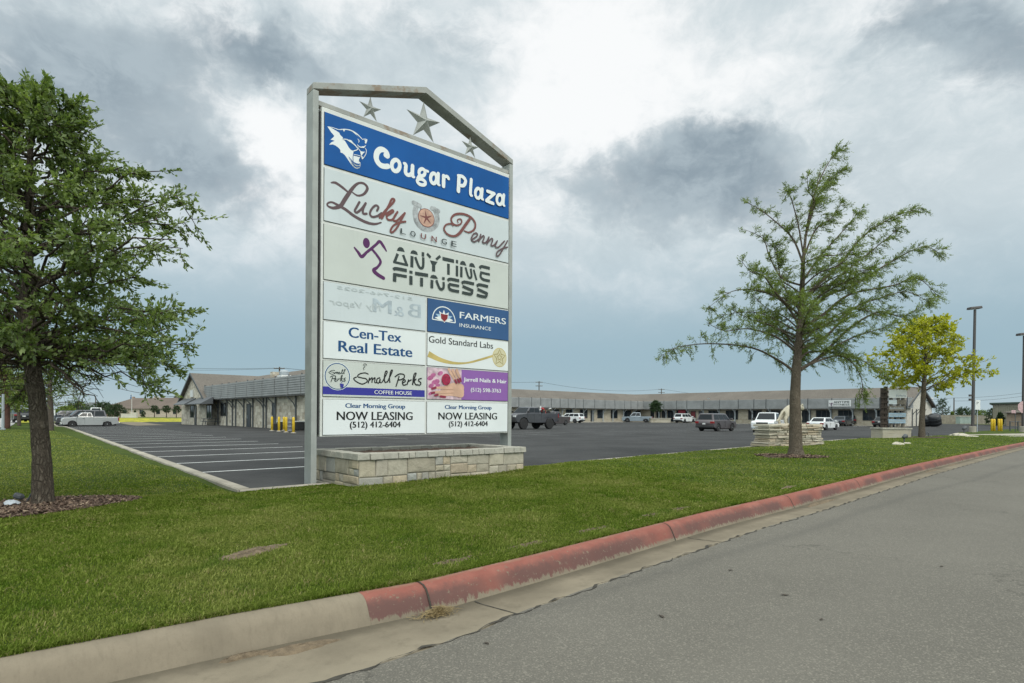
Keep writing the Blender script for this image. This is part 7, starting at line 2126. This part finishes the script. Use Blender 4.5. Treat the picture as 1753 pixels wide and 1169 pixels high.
# ---- trees along the left verge
def simple_prof(z0, z1, tab):
    zs = [p[0] for p in tab]; rs = [p[1] for p in tab]
    def f(z, az):
        if z is None: return z0, z1
        return np.interp(z, zs, rs) * (1 + 0.12 * math.sin(3 * az + z) + 0.06 * math.sin(7 * az))
    return f
q = we(2.55, 51.5, 0.05)
crown_tree('feathery light green tree with level branches, trunk just left of the parked pickup', 'tree', q, [(0, 0, -.2), (0.05, 0, 1.3), (0, 0, 3.2), (0, 0, 5.6)], [0.26, 0.19, 0.12, 0.02],
           simple_prof(1.75, 5.6, [(1.7, 1.4), (2.2, 2.7), (2.9, 2.5), (4.0, 1.7), (5.6, .25)]), 60, 31, L_mid, M_far, leaf=(0.14, 0.03), ntwig=9, nleaf=20, twig=(0.4, 0.8), rise=0.06, name='verge_tree', group='trees along the left verge', droop=0.0, spread=0.35, sag=0.02)
q = gp(12, 732.5, 0.05)
crown_tree('dense bright green tree with reddish trunk beside the grey pole', 'tree', q, [(0, 0, -.2), (0, 0, 2.2), (-.2, 0, 3.5), (-.2, 0, 6)], [0.21, 0.18, 0.13, 0.03],
           simple_prof(2.0, 6.3, [(2.0, 1.9), (2.8, 3.0), (4.0, 3.0), (5.3, 2.0), (6.3, .4)]), 70, 32, L_mid, M_redb, leaf=(0.20, 0.11), ntwig=9, nleaf=16, twig=(0.4, 0.9), name='verge_tree', group='trees along the left verge')
q = gp(33, 728.3, 0.05)
crown_tree('slim green tree with thin trunk between the reddish trunk and the oak', 'tree', q, [(0, 0, -.2), (-.1, 0, 1.8), (0, 0, 5)], [0.19, 0.13, 0.03],
           simple_prof(1.7, 5.2, [(1.7, 1.5), (2.6, 2.5), (3.8, 2.0), (5.2, .4)]), 54, 33, L_mid, M_far, leaf=(0.18, 0.10), ntwig=9, nleaf=15, twig=(0.4, 0.8), name='verge_tree', group='trees along the left verge')
q = we(-1.8, 62, 0.0)
crown_tree('leafy green tree at the frame edge behind the grey pole', 'tree', q, [(0, 0, -.2), (0, 0, 2.5), (0, 0, 6)], [0.2, 0.15, 0.03],
           simple_prof(2.2, 6.6, [(2.2, 2.0), (3.2, 3.0), (4.6, 2.6), (6.6, .4)]), 60, 34, L_mid, M_far, leaf=(0.2, 0.11), ntwig=8, nleaf=15, twig=(0.4, 0.9), name='verge_tree', group='trees along the left verge')

# ---- far trees and shrubs
def far_tree(px, ytop, Y, wpx, label, mat=L_dark, trunkfrac=0.22, seed=1, group='distant trees', n=46, ball=False, base=0.0, leafk=1.0):
    q = at(px, 712, Y); H_ = at(px, ytop, Y).z - base; Rr = wpx / 2 * Y / 1000
    z0 = H_ * trunkfrac
    tab = [(z0, Rr * .65), (z0 + (H_ - z0) * .3, Rr), (z0 + (H_ - z0) * .65, Rr * .88), (H_, Rr * .25)]
    lf_ = max(0.16, Rr * 0.10) * leafk
    crown_tree(label, 'tree', (q.x, Y, base), [(0, 0, -.5), (0, 0, z0), (0, 0, H_ * .9)], [Rr * .09 + .05, Rr * .06 + .04, .02], simple_prof(z0, H_ * .97, tab), n, seed, mat, M_far,
               leaf=(lf_, lf_ * .6), ntwig=8, nleaf=14, twig=(Rr * .18, Rr * .38), name='distant_tree', group=group, limb_r=0.01 * Rr + 0.01)
far_tree(131, 688, 120, 42, 'round dark green tree beyond the parked cars at left', seed=41, trunkfrac=0.1)
far_tree(112, 696, 110, 34, 'light green low tree beyond the parked cars at left', L_mid, seed=42, trunkfrac=0.08)
far_tree(175, 690, 170, 38, 'broad green tree right behind the silver pickup roof', seed=43, trunkfrac=0.08)
far_tree(198, 692, 165, 30, 'dark green tree left of the brick house', seed=44, trunkfrac=0.08)
far_tree(156, 697, 175, 26, 'small green tree left of the thin utility pole', seed=45, trunkfrac=0.08)
far_tree(302, 677, 215, 20, 'green tree rising behind the broad brown roof', seed=46)
far_tree(316, 690, 200, 14, 'small green tree between the house and the stone gable', L_mid, seed=47)
for k_, (px, lab) in enumerate(((264.5, 'leftmost of the three round trees before the tan house'), (285, 'middle one of the three round trees before the tan house'), (302, 'rightmost of the three round trees before the tan house'))):
    far_tree(px, 694, 165, 13, lab, L_dark, 0.42, 50 + k_, 'three round trees before the tan house', 34)
far_tree(231, 702, 160, 5, 'narrow dark conifer shrub right of the flagpole', L_dark, 0.05, 55, None, 20)
far_tree(245, 703.5, 168, 9, 'low dark shrub before the brick house', L_dark, 0.05, 56, None, 20)
# right side
far_tree(1613, 682, 128, 24, 'dark green tree showing past the white gable', seed=61, trunkfrac=0.1)
far_tree(1648, 698, 160, 30, 'low green tree behind the pale utility cabinet', seed=62, trunkfrac=0.05)
far_tree(1668, 700, 170, 26, 'low green tree right behind the light pole foot', seed=63, trunkfrac=0.05)
far_tree(1682, 702, 150, 20, 'rounded green bush between light pole and metal building', L_mid, seed=64, trunkfrac=0.05)
far_tree(1699, 699, 120, 24, 'bushy tree at the corner of the metal building', L_dark, seed=65, trunkfrac=0.05)
far_tree(1712, 706, 95, 12, 'dark shrub behind the right yellow bollards', L_dark, seed=66, trunkfrac=0.05)
far_tree(1630, 704, 150, 10, 'small green tree right of the bare utility pole', L_mid, seed=67, trunkfrac=0.05)
# horizon wood
def treeline(px0, px1, Y, hpx, label, seed):
    r_ = np.random.default_rng(seed); P = []
    n = int((px1 - px0) * 2.2)
    for i in range(n):
        px = px0 + (px1 - px0) * (i + r_.uniform()) / n; h = hpx * Y / 1000 * r_.uniform(.5, 1.1); x = at(px, 710, Y).x; y = Y + r_.uniform(-8, 8); rr = h * .55
        m = 26; u = r_.normal(0, 1, (m, 3)); u /= np.linalg.norm(u, axis=1, keepdims=True); P.append(np.array([x, y, h * .5]) + u * np.array([rr, rr, h * .5]) * r_.uniform(.4, 1, (m, 1)))
    P = np.concatenate(P); o = leaves('treeline', P, r_.normal(0, 1, P.shape), hpx * Y / 1000 * .30, hpx * Y / 1000 * .22, L_dark, None, r_, 1.0)
    o['kind'] = 'stuff'; o['label'] = label; o['category'] = 'trees'
treeline(-60, 330, 330, 9, 'far low wood along the horizon at left', 71); treeline(1590, 1830, 260, 9, 'far low wood along the horizon at right', 72)
treeline(-60, 118, 130, 14, 'hedge of trees beyond the side road at far left', 73)
# courtyard tree in its stone planter at the inner corner
q = we(float(ee(at(1122, 715, 112))[0]), float(ee(at(1122, 715, 112))[1]))
crown_tree('small leafy tree in the long stone planter at the inner corner of the shops', 'tree', (q.x, q.y, 0.0), [(0, 0, 0.0), (0.1, 0, 2.0), (0, 0, 3.8)], [0.13, 0.09, 0.03],
           simple_prof(2.2, 4.05, [(2.2, .8), (2.7, 1.15), (3.4, 1.05), (4.05, .3)]), 34, 75, L_dark, M_far, leaf=(0.22, 0.13), ntwig=8, nleaf=14, twig=(.25, .5), name='courtyard_tree')
a_ = at(1131, 718, 111); pl2 = thing('stone_planter', 'long low pale stone planter under the small courtyard tree', 'planter', (a_.x, 111.5, 0), 0.0)
MB().box(-1.9, 1.9, -0.6, 1.2, -0.3, 0.75).build('stone_wall', M_lime2, pl2); MB().box(-2.0, 2.0, -0.7, 1.3, 0.752, 0.85).build('cap', M_cap, pl2)
# ================================================================== vehicles
M_tyre = plain('tyre_rubber', (0.018, 0.018, 0.019), 0.85); M_rim = plain('alloy_rim', (0.38, 0.39, 0.40), 0.35, 0.7); M_rimd = plain('dark_rim', (0.04, 0.04, 0.042), 0.4, 0.6)
M_cglass = plain('car_glass', (0.016, 0.021, 0.025), 0.10, spec=0.22); M_under = plain('underbody', (0.012, 0.012, 0.012), 0.9)
M_lampw = plain('headlamp', (0.62, 0.64, 0.65), 0.15, spec=0.7); M_lampr = plain('tail_lamp', (0.22, 0.012, 0.014), 0.2, spec=0.6); M_chrome = plain('chrome', (0.55, 0.56, 0.57), 0.18, 0.9)
M_blkp = plain('black_plastic', (0.022, 0.023, 0.024), 0.6); M_plate = plain('plate_white', (0.60, 0.61, 0.60), 0.5)
def paint(name, c, metal=0.25): return plain('paint_' + name, c, 0.32, metal, coat=0.7, var=0.05, vscale=1.5)
def car(kind, label, cat, loc, heading, pm, L=4.6, W=1.85, H=1.7, rw=0.35, wb=None, lift=0.0, group=None, rim=None, cab=None, grille=M_blkp, bumper=None):
    t = thing({'pickup': 'pickup_truck', 'suv': 'sport_utility_car', 'sedan': 'sedan_car'}[kind], label, cat, loc, heading, group)
    wb = wb or L * 0.60; gc = 0.22 + lift; hw = W / 2
    fx, rx = wb / 2 + 0.05 * L * (0.2 if kind != 'pickup' else 0.0), -wb / 2 + 0.02
    fx = L / 2 - 0.19 * L + 0.02; rx = fx - wb
    ra = rw * 1.17; cz = rw
    hh = {'pickup': 1.12, 'suv': 1.04, 'sedan': 0.90}[kind] + lift; bh = {'pickup': 1.16, 'suv': 1.06, 'sedan': 0.93}[kind] + lift
    th = {'pickup': 0.74, 'suv': bh, 'sedan': 0.98}[kind] + (lift if kind == 'pickup' else 0)
    if kind == 'sedan': th += 0
    xa = {'pickup': L * .5 - L * .25, 'suv': L * .5 - L * .25, 'sedan': L * .5 - L * .27}[kind]
    if cab is None: cab = {'pickup': 0.34, 'suv': 0.70, 'sedan': 0.55}[kind]
    xd = xa - cab * L if kind != 'suv' else -L / 2 + 0.10
    if kind == 'sedan': xd = -L / 2 + 0.62
    def arch(cx, n=9):                            # from rear to front over the wheel
        return [(cx - ra * math.cos(math.pi * k / n), max(gc + 0.08, cz + ra * math.sin(math.pi * k / n))) for k in range(n + 1)]
    lo = gc + 0.08
    bot = [(-L / 2 + 0.06, lo + 0.12)] + ([(rx - ra - .02, lo)] if rx - ra - .05 > -L / 2 + .08 else []) + arch(rx) + [(rx + ra + .03, lo - .03), (fx - ra - .03, lo - .03)] + arch(fx) + [(L / 2 - 0.12, lo + 0.02)]
    nose = [(L / 2 - 0.01, lo + 0.22), (L / 2, hh - 0.36), (L / 2 - 0.05, hh - 0.18), (L / 2 - 0.18, hh - 0.07)]
    if kind == 'pickup':
        top = [(xa + 0.05, hh), (xa - 0.1, bh), (xd, bh), (xd - 0.01, th), (-L / 2 + 0.04, th)]
        tail = [(-L / 2 + 0.02, lo + 0.3)]
    elif kind == 'suv':
        top = [(xa + 0.05, hh), (xa - .1, bh), (xd, bh)]; tail = [(-L / 2 + 0.01, bh - 0.12), (-L / 2, lo + 0.42), (-L / 2 + 0.03, lo + 0.2)]
    else:
        top = [(xa + 0.05, hh), (xa - .1, bh), (xd, bh + 0.02), (-L / 2 + 0.08, th - 0.02)]; tail = [(-L / 2 + 0.01, th - 0.14), (-L / 2, lo + 0.35), (-L / 2 + 0.03, lo + 0.2)]
    poly = bot + nose + top + tail
    mb = MB(); n = len(poly)
    czp = sum(p[1] for p in poly) / n
    secs = []
    for y, sx_, sz in ((-hw + .005, 0.972, 0.93), (-hw + 0.03, 0.99, 0.975), (-hw + 0.14, 1.0, 1.0), (0, 1.004, 1.008), (hw - 0.14, 1.0, 1.0), (hw - 0.03, 0.99, 0.975), (hw - .005, 0.972, 0.93)):
        row = []
        for i, (x, z) in enumerate(poly):
            in_bot = i < len(bot)
            row.append((x * (1 if in_bot and 0 < i < len(bot) - 1 else sx_), y, z if in_bot else (czp + (z - czp) * sz)))
        secs.append(row)
    vs = [p for r_ in secs for p in r_]
    fs = []
    for k in range(len(secs) - 1):
        for i in range(n):
            j = (i + 1) % n; fs.append((k * n + i, k * n + j, (k + 1) * n + j, (k + 1) * n + i))
    fs.append(tuple(range(n - 1, -1, -1))); fs.append(tuple((len(secs) - 1) * n + i for i in range(n)))
    mb.add(vs, fs); body = mb.build('body', pm, t)
    for p in body.data.polygons: p.use_smooth = len(p.vertices) == 4
    # cabin
    b0, b1 = xa, xd
    t0, t1 = (xa - 0.34 * (H - bh + lift) / .6 - .22, xd + (0.14 if kind == 'pickup' else 0.22 if kind == 'suv' else 0.55))
    Ht = H + lift; ws, wt = hw - 0.055, hw - 0.24
    B4 = [(b1, -ws, bh - .03), (b0, -ws, bh - .03), (b0, ws, bh - .03), (b1, ws, bh - .03)]
    T4 = [(t1, -wt, Ht - .035), (t0, -wt, Ht - .035), (t0, wt, Ht - .035), (t1, wt, Ht - .035)]
    mb = MB(); mb.hexa(B4, T4); mb.hexa([(t1, -wt + .002, Ht - .0352), (t0, -wt + .002, Ht - .0352), (t0, wt - .002, Ht - .0352), (t1, wt - .002, Ht - .0352)], [(t1 + .2, -wt + .16, Ht), (t0 - .2, -wt + .16, Ht), (t0 - .2, wt - .16, Ht), (t1 + .2, wt - .16, Ht)])
    mb.build('cabin', pm, t, bevel=0.03, seg=2)
    def lerp(a, b, f): return tuple(a[i] + (b[i] - a[i]) * f for i in range(3))
    def glass(name, bl, br, tl, tr, nrm_, off=0.012):
        nv = Vector(nrm_) * off; mb = MB(); q = [Vector(v) + nv for v in (bl, br, tr, tl)]; q0 = [v - nv * .6 for v in q]
        mb.hexa(q0, q); return mb.build(name, M_cglass, t)
    def inset(bl, br, tl, tr, m0, m1, mb_, mt):
        P = lambda u, v: lerp(lerp(bl, br, u), lerp(tl, tr, u), v)
        return P(m0, mb_), P(1 - m1, mb_), P(m0, 1 - mt), P(1 - m1, 1 - mt)
    def fnorm(a, b, c): return (Vector(b) - Vector(a)).cross(Vector(c) - Vector(a)).normalized()
    q = inset(B4[1], B4[2], T4[1], T4[2], .06, .06, .10, .07); glass('windscreen', *q, fnorm(B4[1], B4[2], T4[2]))
    q = inset(B4[3], B4[0], T4[3], T4[0], .09, .09, .16, .10); glass('rear_window', *q, fnorm(B4[3], B4[0], T4[0]))
    splits = {'pickup': ([(0.06, 0.50), (0.54, 0.94)] if cab > .3 else [(0.06, 0.60), (0.64, 0.94)]), 'suv': [(0.04, 0.32), (0.35, 0.63), (0.66, 0.95)], 'sedan': [(0.06, 0.47), (0.50, 0.94)]}[kind]
    for sy in (-1, 1):
        a = (B4[1], B4[0], T4[1], T4[0]) if sy < 0 else (B4[2], B4[3], T4[2], T4[3])
        for (u0, u1) in splits:
            P = lambda u, v: lerp(lerp(a[0], a[1], u), lerp(a[2], a[3], u), v)
            f = 0.06 if u0 < .1 else 0
            nv = fnorm(a[0], a[1], a[3]) if sy > 0 else -fnorm(a[0], a[1], a[3])
            if nv.y * sy < 0: nv = -nv
            glass('side_window', P(u0, .14), P(u1, .14), P(u0 + f, .88), P(u1, .88), nv)
        xm = b0 - 0.12; MB().box(xm - .06, xm + .10, sy * (hw - .02) if sy > 0 else -hw - .20, sy * (hw - .02) + .22 if sy > 0 else -hw + .02, bh + .02, bh + .20).build('mirror', M_blkp if kind == 'pickup' else pm, t, bevel=0.03)
        nd = 2 if cab > .3 or kind != 'pickup' else 1
        for k in range(nd):
            xh = b0 - (b0 - b1) * (0.40 if kind == 'suv' else 0.46) * (k + 1) + .06
            MB().box(xh - .10, xh + .08, sy * hw - .012, sy * hw + .022, bh - .20, bh - .165).build('door_handle', M_blkp, t)
        mb = MB()
        for xs_ in ([b0 - .03] + [b0 - (b0 - b1) * (0.35 if kind == 'suv' else 0.5) * (k + 1) for k in range(nd)]):
            mb.box(xs_ - .007, xs_ + .007, sy * hw - .010, sy * hw + .001, lo + .08, bh - .05)
        mb.build('door_seams', M_under, t)
        # lights
        MB().box(L / 2 - 0.17, L / 2 - 0.008, sy * (hw - .42) if sy > 0 else -hw + .03, sy * (hw - .03) if sy > 0 else -hw + .42, hh - .36, hh - .20).build('headlight', M_lampw, t, bevel=0.02)
        if kind == 'pickup': MB().box(-L / 2 - .008, -L / 2 + .10, sy * (hw - .17) if sy > 0 else -hw - .006, sy * hw + .006 if sy > 0 else -hw + .17, lo + .42, lo + .80).build('tail_light', M_lampr, t, bevel=0.01)
        else: MB().box(-L / 2 - .006, -L / 2 + .20, sy * (hw - .36) if sy > 0 else -hw - .002, sy * hw + .002 if sy > 0 else -hw + .36, bh - .30, bh - .10).build('tail_light', M_lampr, t, bevel=0.02)
    MB().box(L / 2 - .03, L / 2 + .012, -hw * .52, hw * .52, hh - .48, hh - .17).build('grille', grille, t, bevel=0.02)
    bmat = bumper or (M_chrome if kind == 'pickup' else pm)
    MB().box(L / 2 - .14, L / 2 + .05, -hw + .05, hw - .05, lo + .02, lo + .24).build('front_bumper', bmat, t, bevel=0.04)
    MB().box(-L / 2 - .07, -L / 2 + .10, -hw + .05, hw - .05, lo + .06, lo + .26).build('rear_bumper', bmat if kind == 'pickup' else M_blkp, t, bevel=0.04)
    MB().box(-L / 2 - .082, -L / 2 - .071, -.15, .15, lo + (.10 if kind == 'pickup' else .36), lo + (.24 if kind == 'pickup' else .50)).build('number_plate', M_plate, t)
    MB().box(-L / 2 + .25, L / 2 - .3, -hw + .30, hw - .30, gc - .02, gc + .45).build('underbody', M_under, t)
    if kind == 'pickup':
        bz = bh - .02; mb = MB()
        for sy in (-1, 1): mb.box(-L / 2 + .05, xd - .03, sy * (hw - .012) - (.09 if sy > 0 else 0), sy * (hw - .012) + (.09 if sy < 0 else 0), th - .12, bz)
        mb.box(-L / 2 + .03, -L / 2 + .09, -hw + .03, hw - .03, th - .3, bz); mb.build('bed_sides', pm, t, bevel=0.015)
        MB().box(-L / 2 + .1, xd - .04, -hw + .11, hw - .11, th + .003, th + .02).build('bed_floor', M_blkp, t)
    for cx in (fx, rx):
        for sy in (-1, 1):
            M = Matrix.Translation((cx, sy * (hw - .13), rw)) @ Matrix.Rotation(R(-90 * sy), 4, 'X')
            w_ = 0.13 * (1.3 if lift else 1)
            whl = MB().lathe([(rw * .62, -w_), (rw * .93, -w_), (rw, -w_ * .65), (rw, w_ * .65), (rw * .93, w_ * .95), (rw * .66, w_)], 22, M).build('wheel', M_tyre, t, smooth=False)
            mb = MB(); mb.lathe([(rw * .66, w_ * .80), (rw * .62, w_ * 1.02), (rw * .57, w_ * .72), (0.02, w_ * .70)], 22, M)
            for k in range(6):
                a_ = k * math.pi / 3
                mb.add([M @ Vector((rw * r0 * math.cos(a_ + s0), rw * r0 * math.sin(a_ + s0), w_ * zz)) for r0, s0, zz in ((.10, -.5, .98), (.10, .5, .98), (.60, .12, .96), (.60, -.12, .96))], [(0, 1, 2, 3)])
            mb.lathe([(rw * .14, w_ * .7), (rw * .14, w_ * 1.0), (.01, w_ * 1.02)], 10, M)
            mb.build('rim', rim or M_rim, whl)
    return t
HE1 = PHI; HE2 = PHI + math.pi / 2
def park(a, b): q = we(a, b); return (q.x, q.y, float(g(q.x, q.y)))
P_sil = paint('silver', (0.40, 0.405, 0.40), 0.5); P_wht = paint('white', (0.66, 0.68, 0.69), 0.0); P_gry = paint('graphite', (0.075, 0.075, 0.085), 0.5); P_drk = paint('dark', (0.020, 0.022, 0.028), 0.3)
P_brn = paint('bronze_grey', (0.105, 0.090, 0.095), 0.5); P_blk = paint('black', (0.012, 0.013, 0.016), 0.2); P_sil2 = paint('blue_silver', (0.27, 0.31, 0.345), 0.5); P_nav = paint('slate', (0.035, 0.045, 0.06), 0.4)
q = gp(154, 731.4); a_, b_ = ee(q); K_ = 1.26
q = Vector((q.x * K_, q.y * K_, 0)); 
car('pickup', 'silver extended cab pickup truck nosed to the kerb at the far left of the lot', 'pickup', (q.x, q.y, CAM_H - (CAM_H - float(gp(154, 731.4).z)) * K_), HE1 + math.pi, P_sil, 5.2, 1.8, 1.66, 0.36, cab=0.29)
a_, b_ = ee(q)
def row_car(kind, da, db, label, cat, pm, **k):
    q = we(a_ + da, b_ + db); car(kind, label, cat, (q.x, q.y, float(g(q.x, q.y))), k.pop('hd', HE1 + math.pi), pm, **k)
row_car('suv', -0.3, 5.2, 'grey sport utility car parked just beyond the silver pickup', 'car', P_gry, H=1.85, L=4.9, W=1.95)
row_car('sedan', -0.8, 11.0, 'dark sedan parked beyond the grey utility car, nearest the tree trunk', 'car', P_drk, H=1.5)
row_car('suv', -1.2, 14.5, 'dark blue hatchback at the far end of the left parking row', 'car', P_nav, H=1.6, L=4.4)
q = at(164, 715, 105); car('pickup', 'white truck whose cab shows above the bed of the silver pickup', 'pickup', (q.x, 105, 0), HE2, P_wht, 5.6, 2.0, 2.15, 0.38)
# traffic on the side road
q = gp(34, 723.5); car('suv', 'dark car with red tail lamps driving on the side road behind the trees', 'car', (at(34, 720, 72).x, 72, 0.05), HE2 + 0.15, P_drk, 4.5, 1.85, 1.6)
# in front of the shops
q = gp(908, 734.3); lifted = car('pickup', 'lifted dark grey pickup truck on huge tyres beside the sign post', 'pickup', q, HE1 + math.pi + .02, P_gry, 5.7, 2.02, 1.72, 0.52, lift=0.36, rim=M_rimd, cab=0.33, bumper=M_blkp)
def dirt_bike():
    c, s_ = math.cos(HE1 + math.pi), math.sin(HE1 + math.pi)
    base = q + Vector((-1.75 * c, -1.75 * s_, 1.12))
    t = thing('dirt_bike', 'red and white dirt bike standing in the bed of the lifted pickup', 'motorcycle', base, HE1 + math.pi)
    for x in (-.62, .62):
        M = Matrix.Translation((x, 0, .33)) @ Matrix.Rotation(R(90), 4, 'X'); w = MB().lathe([(.25, -.05), (.31, -.05), (.33, 0), (.31, .05), (.25, .05)], 18, M).build('wheel', M_tyre, t)
        mb = MB(); mb.lathe([(.25, -.02), (.25, .02)], 18, M, cap=False)
        for k in range(8): mb.tube([M @ Vector((.02, 0, 0)), M @ Vector((.25 * math.cos(k * .785), .25 * math.sin(k * .785), 0))], .006, 4)
        mb.build('rim', M_chrome, w)
    rd = plain('bike_red', (0.36, 0.03, 0.03), 0.4)
    mb = MB(); mb.tube([(.62, 0, .33), (.46, 0, .72), (.36, 0, 1.02)], .035, 8); mb.build('fork', M_chrome, t)
    mb = MB(); mb.tube([(.40, 0, .85), (.1, 0, .78), (-.2, 0, .75), (-.3, 0, .45), (.05, 0, .30), (.38, 0, .72)], .035, 8); mb.tube([(-.62, 0, .33), (-.05, 0, .40)], .03, 8); mb.build('frame', rd, t)
    MB().box(-.12, .22, -.12, .12, .32, .62).build('engine', M_blkp, t, bevel=0.03)
    mb = MB(); mb.hexa([(.0, -.13, .72), (.36, -.10, .80), (.36, .10, .80), (.0, .13, .72)], [(-.02, -.09, .90), (.34, -.08, .98), (.34, .08, .98), (-.02, .09, .90)]); mb.build('fuel_tank', rd, t, bevel=0.03)
    mb = MB(); mb.hexa([(-.65, -.10, .84), (.05, -.11, .82), (.05, .11, .82), (-.65, .10, .84)], [(-.65, -.09, .92), (.05, -.10, .89), (.05, .10, .89), (-.65, .09, .92)]); mb.build('seat', M_blkp, t, bevel=0.02)
    mb = MB(); mb.hexa([(-1.0, -.1, .88), (-.55, -.12, .78), (-.55, .12, .78), (-1.0, .1, .88)], [(-1.02, -.1, .92), (-.55, -.12, .83), (-.55, .12, .83), (-1.02, .1, .92)]); mb.build('rear_fender', M_lawnch, t)
    mb = MB(); mb.hexa([(.35, -.09, .74), (.95, -.07, .66), (.95, .07, .66), (.35, .09, .74)], [(.35, -.09, .78), (.97, -.07, .69), (.97, .07, .69), (.35, .09, .78)]); mb.build('front_fender', M_lawnch, t)
    mb = MB(); mb.tube([(.28, -.40, 1.08), (.34, -.2, 1.04), (.36, 0, 1.02), (.34, .2, 1.04), (.28, .40, 1.08)], .016, 6); mb.build('handlebar', M_chrome, t)
    mb = MB(); mb.hexa([(.44, -.1, .86), (.47, -.1, .86), (.47, .1, .86), (.44, .1, .86)], [(.38, -.09, 1.10), (.41, -.09, 1.10), (.41, .09, 1.10), (.38, .09, 1.10)]); mb.build('number_board', M_lawnch, t)
dirt_bike()
q = gp(948, 727.6); car('pickup', 'dark brown pickup truck half hidden behind the lifted pickup', 'pickup', q, HE1 + math.pi + .25, P_brn, 5.6, 1.95, 1.8, 0.40)
q = gp(977, 723.8); car('suv', 'white utility car parked before the back shops by the lifted pickup', 'car', q, HE2 + .22, P_wht, 4.6, 1.85, 1.66, 0.35)
q = gp(1091, 722.8); car('pickup', 'silver blue crew cab pickup parked near the inner corner of the shops', 'pickup', q, HE2 + .55, P_sil2, 5.8, 2.0, 1.92, 0.40, cab=0.38)
q = gp(1172, 723.6); car('suv', 'white utility car parked nose to the red door, its back to us', 'car', q, HE1 + .0, P_wht, 4.8, 1.9, 1.75, 0.36)
q = gp(1226, 737.8); car('suv', 'bronze grey utility car driving across the middle of the lot', 'car', q, HE1 + .03, P_brn, 4.6, 1.9, 1.72, 0.37)
q = gp(1316, 739.3); car('pickup', 'white pickup truck facing us behind the stacked stone wall', 'pickup', q, PHI + R(193), P_wht, 5.6, 2.0, 1.88, 0.40, cab=0.36)
q = gp(1409, 735.8); car('sedan', 'white sedan parked right of the statue wall', 'car', q, HE1 - .02, P_wht, 4.6, 1.85, 1.46, 0.33)
q = gp(1442, 729.0); car('sedan', 'dark plum sedan with its boot to us under the white fascia sign', 'car', q, HE1 + .05, P_nav, 4.5, 1.85, 1.5, 0.33)
q = gp(1463, 728.0); car('suv', 'black utility car parked close behind the dark plum sedan', 'car', q, HE1 + .0, P_blk, 4.5, 1.85, 1.66, 0.35)
q = gp(1513, 731.0); car('sedan', 'black sedan partly hidden by the timber tenant board', 'car', q, HE1 + .05, P_blk, 4.6, 1.85, 1.45, 0.33)
